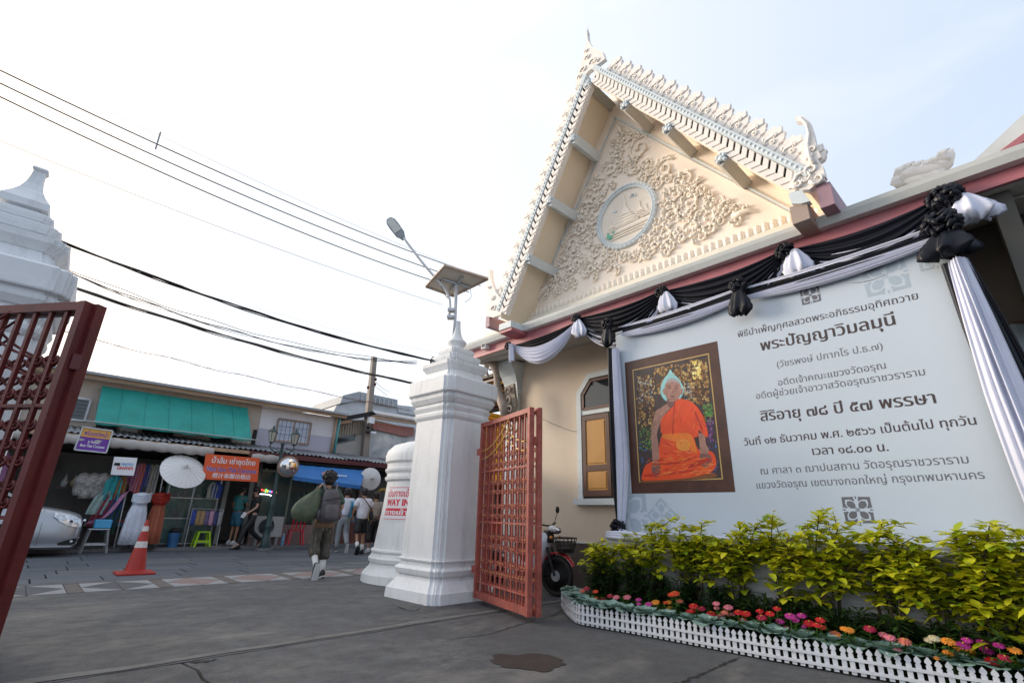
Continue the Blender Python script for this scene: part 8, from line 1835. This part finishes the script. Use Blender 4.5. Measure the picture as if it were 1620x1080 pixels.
            if sock:
                kn = s.p('kn' + sd); dd = (kn - a).normalized(); q = MB(); q.smooth = True; q.tube([a, a + dd * sockh * .5, a + dd * sockh], [.042, .046, .052], 10); q.build('sock', sock, s.root, smooth=True)
    def hair(s, mt=m_hair, vol=1.0, curly=0, back=.0):
        q = MB(); q.smooth = True; c = s.p('hea', 0, -.012, .03); k = s.k * vol
        q.ball(c, (.098 * k, .098 * k, .088 * k), 16, 12, .25 if curly else .08, 3)
        q.ball(s.p('hea', 0, -.035, -.03), (.088 * k, .07 * k, .075 * k), 12, 8, .2 if curly else .05, 5)
        if curly:
            rr = random.Random(8)
            for i in range(70):
                d = Vector((rr.gauss(0, 1), rr.gauss(0, 1), abs(rr.gauss(0, 1)) * .9 - .1)).normalized();
                if d.dot(s.f) > .55 and d.z < .35: continue
                q.ball(c + d * (.095 * k) + Vector((0, 0, -.005)), rr.uniform(.016, .030) * vol, 6, 4)
        q.build('hair', mt, s.root, smooth=True)
# 1: walker with backpack and green bag
lp = GZ(500, 914)
p1 = Person((lp.x, lp.y, 0), (.10, 1), 'walker in dark green patterned shirt with grey backpack, seen from behind', 1.74, {
    'hil': (-.09, 0, .90), 'hir': (.09, 0, .90), 'knl': (-.10, .04, .48), 'anl': (-.11, -.24, .20), 'tol': (-.11, -.20, .045), 'knr': (.10, .10, .48), 'anr': (.10, .03, .085), 'tor': (.11, .18, .03),
    'ell': (-.33, -.04, 1.20), 'wrl': (-.24, -.02, 1.40), 'hal': (-.19, -.03, 1.46), 'elr': (.27, -.06, 1.16), 'wrr': (.25, .12, 1.02), 'har': (.24, .18, .98)})
p1.body(); p1.shirt(mat('shirt_dark_green', (.010, .045, .03), .7, .6, 18, dirt=.9, dcol=(.36, .40, .32)), 1.05, .95, .86); p1.legs(mat('striped_trousers', (.05, .045, .038), .6, .5, 5, dirt=.8, dcol=(.36, .30, .20), streak=34), 1.55, 1.18, 'baggy_trousers', .10); p1.shoes(m_shoe, m_sole, m_sock, .22); p1.hair(vol=1.22, curly=1)
q = MB(); q.smooth = True; q.rings([[p1.p((math.cos(a) * rx, math.sin(a) * ry - .01, z)) for a in [j * math.pi / 9 for j in range(18)]] for z, rx, ry in ((.80, .175, .15), (.88, .175, .15), (.95, .165, .14))]); q.build('waist_wrap', mat('wrap_brown', (.16, .10, .055), .7, .2, 8), p1.root, smooth=True)
bp_ = empty('backpack', p1.p((0, -.22, 1.0)), 'grey hiking backpack with black straps on the walker in front', 'backpack'); m_bp = mat('pack_grey', (.075, .065, .075), .6, .2, 8); m_bps = mat('pack_strap', (.02, .02, .022), .6)
q = MB(); q.smooth = True; q.rings([[p1.p((math.copysign(abs(math.cos(a)) ** .6, math.cos(a)) * rx, -.16 - dy - math.copysign(abs(math.sin(a)) ** .7, math.sin(a)) * ry, z)) for a in [j * math.pi / 10 for j in range(20)]] for z, rx, ry, dy in ((.90, .11, .06, .03), (.93, .16, .10, .04), (1.05, .175, .12, .05), (1.25, .16, .11, .04), (1.38, .13, .085, .02), (1.44, .08, .05, .01))]); q.build('main_compartment', m_bp, bp_, smooth=True)
q = MB(); q.smooth = True; q.rings([[p1.p((math.copysign(abs(math.cos(a)) ** .6, math.cos(a)) * rx, -.30 - math.copysign(abs(math.sin(a)) ** .7, math.sin(a)) * ry, z)) for a in [j * math.pi / 8 for j in range(16)]] for z, rx, ry in ((.94, .09, .03), (.98, .12, .05), (1.12, .12, .05), (1.19, .10, .03))]); q.build('front_pocket', mat('pack_grey2', (.10, .09, .10), .6, .2, 8), bp_, smooth=True)
for sx in (-1, 1):
    q = MB(); q.smooth = True; q.tube(spline([p1.p((sx * .09, -.14, 1.40)), p1.p((sx * .12, -.05, 1.53)), p1.p((sx * .13, .08, 1.48)), p1.p((sx * .15, .14, 1.30)), p1.p((sx * .17, .05, 1.08)), p1.p((sx * .15, -.12, .98))], 4), .022, 6); q.build('shoulder_strap', mat('pack_strap_grey', (.12, .11, .12), .6), bp_, smooth=True)
    q = MB(); q.smooth = True; q.ball(p1.p((sx * .18, -.22, 1.02)), (.04, .05, .09), 8, 6); q.build('side_pocket', m_bp, bp_, smooth=True)
for z0, z1 in ((1.0, 1.08), (1.24, 1.30)): q = MB(); q.tube([p1.p((-.17, -.22, z0)), p1.p((-.08, -.335, z0 + .02)), p1.p((.08, -.335, z1)), p1.p((.17, -.22, z1))], .010, 5); q.build('buckle_strap', m_bps, bp_)
q = MB(); q.smooth = True; q.tube(spline([p1.p((-.03, -.17, 1.43)), p1.p((0, -.19, 1.50)), p1.p((.03, -.17, 1.43))], 4), .008, 5); q.build('grab_loop', m_bps, bp_, smooth=True)
gb = empty('duffel_bag', p1.p((-.45, -.05, .98)), 'bulging olive green bag slung over the walker\'s left shoulder', 'bag'); m_gb = mat('bag_olive', (.075, .10, .06), .65, .25, 5, dirt=.3, dcol=(.14, .17, .12)); q = MB(); q.smooth = True; cgb = p1.p((-.46, -.06, 1.15))
rings = []
for i in range(11):
    t = i / 10; z = .90 + .53 * t; rx = (.10, .19, .23, .245, .245, .235, .215, .18, .13, .075, .04)[i]; cc_ = p1.p((-.38 + .17 * t ** 2, -.10, z))
    rings.append([cc_ + p1.f * (math.sin(a) * rx * .6) * (1 + .10 * math.sin(7 * a + i * .5)) + p1.r * (math.cos(a) * rx * (1 + .05 * math.sin(7 * a + i * .5))) + Vector((0, 0, .012 * math.sin(5 * a))) for a in [j * math.pi / 14 for j in range(28)]])
q.rings(rings); q.build('body', m_gb, gb, smooth=True)
q = MB(); q.smooth = True; q.tube(spline([p1.p((-.24, -.08, 1.40)), p1.p((-.22, -.04, 1.46)), p1.p((-.19, -.03, 1.47)), p1.p((-.16, -.06, 1.36))], 4), .016, 6); q.build('handle', m_gb, gb, smooth=True)
# 2: man in white t-shirt and cap
lp = GZ(566, 876)
p2 = Person((lp.x, lp.y, 0), (.12, 1), 'man in oversized white t-shirt, black shorts and dark cap walking away', 1.72, {'knl': (-.10, -.02, .48), 'anl': (-.12, -.22, .17), 'tol': (-.12, -.15, .04), 'knr': (.11, .08, .49), 'anr': (.11, .02, .085), 'tor': (.12, .17, .03), 'ell': (-.25, .0, 1.16), 'wrl': (-.24, .12, .98), 'hal': (-.22, .16, .92), 'elr': (.27, -.02, 1.14), 'wrr': (.29, .05, .92), 'har': (.30, .08, .84)})
p2.body(); p2.shirt(mat('tshirt_white', (.68, .68, .74), .7, .04, 5), 1.22, .75, .84); p2.legs(mat('shorts_black', (.014, .014, .016), .6, .2, 6), .92, 1.2, 'shorts'); p2.shoes(m_shoe, m_shoe, m_sock, .16); p2.hair(vol=.98)
cp_ = empty('cap', p2.p('hea', 0, 0, .04), parent=p2.root); q = MB(); q.smooth = True; q.ball(p2.p('hea', 0, -.01, .045), (.104, .108, .085), 14, 8); q.build('crown', mat('cap_charcoal', (.03, .03, .035), .6), cp_, smooth=True); q = MB(); q.smooth = True; q.ball(p2.p('hea', 0, .12, .02), (.075, .08, .012), 10, 6); q.build('brim', mat('cap_charcoal', (.03, .03, .03)), cp_, smooth=True)
sb = empty('shoulder_bag', p2.p((.23, -.06, .98)), 'small black crossbody bag at the white t-shirt man\'s right hip', 'bag'); q = MB(); q.smooth = True; q.ball(p2.p((.24, -.05, 1.00)), (.05, .10, .12), 10, 8); q.build('pouch', m_bps, sb, smooth=True); q = MB(); q.tube(spline([p2.p((.24, -.09, 1.10)), p2.p((.08, -.235, 1.26)), p2.p((-.08, -.17, 1.46)), p2.p((-.11, -.02, 1.52))], 5), .013, 5); q.build('strap', m_bps, sb)
# 3: person in light blue and white jacket
lp = GZ(538, 873)
p3 = Person((lp.x, lp.y, 0), (.25, 1), 'walker in white and sky blue jacket with light grey trousers', 1.74, {'knl': (-.09, .10, .49), 'anl': (-.10, .12, .09), 'tol': (-.10, .27, .03), 'knr': (.10, .03, .48), 'anr': (.10, -.28, .20), 'tor': (.10, -.22, .06), 'elr': (.27, -.06, 1.16), 'wrr': (.27, .06, .96), 'har': (.27, .10, .90)})
p3.body(); p3.shirt(mat('jacket_white', (.60, .64, .72), .6, .05, 5), 1.05, .6, .92); p3.legs(mat('trousers_grey', (.26, .28, .30), .7, .12, 5), 1.92, 1.0, 'trousers', .06); p3.shoes(mat('shoe_grey', (.06, .06, .06), .6), m_sole); p3.hair(vol=1.08)
q = MB(); q.smooth = True; q.rings([[p3.p((math.cos(a) * rx + .0, math.sin(a) * ry, z)) for a in [-.9 + j * 2.0 / 8 for j in range(9)]] for z, rx, ry in ((.92, .185, .165), (1.1, .18, .16), (1.28, .185, .165), (1.38, .16, .13))], close=False); q.build('blue_side_panel', mat('jacket_blue', (.06, .38, .58), .6, .06, 5), p3.root, smooth=True)
skinmesh('blue_sleeve', [(p3.p('shr'), .088), (p3.p(( .24, -.04, 1.25)), .078), (p3.p('elr'), .066)], [(0, 1), (1, 2)], mat('jacket_blue', (.05, .3, .5)), p3.root, 2)
skinmesh('arm_cover', [(p3.p('elr'), .055), (p3.p('wrr'), .042)], [(0, 1)], m_blk, p3.root, 2)
# 4: partly hidden walker at the wall
lp = GZ(598, 876)
p4 = Person((lp.x + .1, lp.y + .6, 0), (.2, 1), 'person in grey-beige shirt and black skirt half hidden by the white wall end', 1.66); p4.body(); p4.shirt(mat('shirt_beige', (.38, .34, .30), .7, .1, 5), .98, 1.0, .95); p4.legs(m_shoe, 1.6, 1.25, 'skirt_trousers', .12); p4.shoes(m_sole, m_sole); p4.hair(vol=1.05)
# 5: man in black walking left
lp = GZ(393, 867); kz = .0
p5 = Person((lp.x - .12, 16.5, 0), (-1, -.12), 'man in black t-shirt and trousers striding left past the shops', 1.72, {'knl': (-.09, .24, .52), 'anl': (-.09, .34, .10), 'tol': (-.09, .50, .06), 'knr': (.09, -.06, .47), 'anr': (.09, -.42, .20), 'tor': (.09, -.32, .05), 'elr': (.20, -.12, 1.14), 'wrr': (.20, .05, .98), 'har': (.20, .12, .95), 'ell': (-.20, .04, 1.15), 'wrl': (-.18, .24, 1.0), 'hal': (-.17, .30, .97), 'hea': (0, .055, 1.62), 'jaw': (0, .05, 1.55)})
p5.body(mat('skin_light', (.46, .27, .19), .5, .08, 12)); p5.shirt(mat('tshirt_black', (.010, .010, .011), .7, .2, 5), 1.0, .65, .92); p5.legs(mat('trousers_black', (.010, .010, .012), .6, .2, 5), 1.9, .95, 'trousers', .062); p5.shoes(m_shoe, m_shoe); p5.hair(vol=1.1)
q = MB(); q.box(p5.p((-.17, .36, .93)), (.10, .02, .16), rot=Euler((.2, .4, 0))); q.build('folded_paper', m_paper, label='folded white paper in the hand of the man in black', cat='paper')
q = MB(); q.tube([p5.p('hea', -.05, .075, .0), p5.p('hea', 0, .092, .0), p5.p('hea', .05, .075, .0), p5.p('hea', .09, -.01, .005)], .006, 5); q.build('glasses', m_blk, p5.root)
# 6, 7: people in the shop doorway
lp = GY(368, 855, 17.15)
p6 = Person((lp.x, 17.2, .08), (.9, .4), 'person in teal shirt and blue shorts standing in the shop doorway', 1.66, {'elr': (.20, .12, 1.16), 'wrr': (.16, .3, 1.14), 'har': (.15, .36, 1.15)}); p6.body(); p6.shirt(mat('shirt_teal', (.03, .17, .17), .7, .1, 5), 1.22, .7, .95); p6.legs(mat('shorts_teal_blue', (.03, .13, .20), .7, .1, 5), .95, 1.15, 'shorts'); p6.shoes(m_sole, m_sole); p6.hair()
lp = GY(389, 850, 17.5)
p7 = Person((lp.x, 17.9, .1), (-.6, -1), 'second person in pale green top deep in the shop doorway', 1.6); p7.body(); p7.shirt(mat('top_pale_green', (.22, .26, .18), .7, .1, 5), 1.0, .7, .95); p7.legs(m_shoe, 1.9, 1, 'trousers', .06); p7.shoes(); p7.hair(vol=1.1)
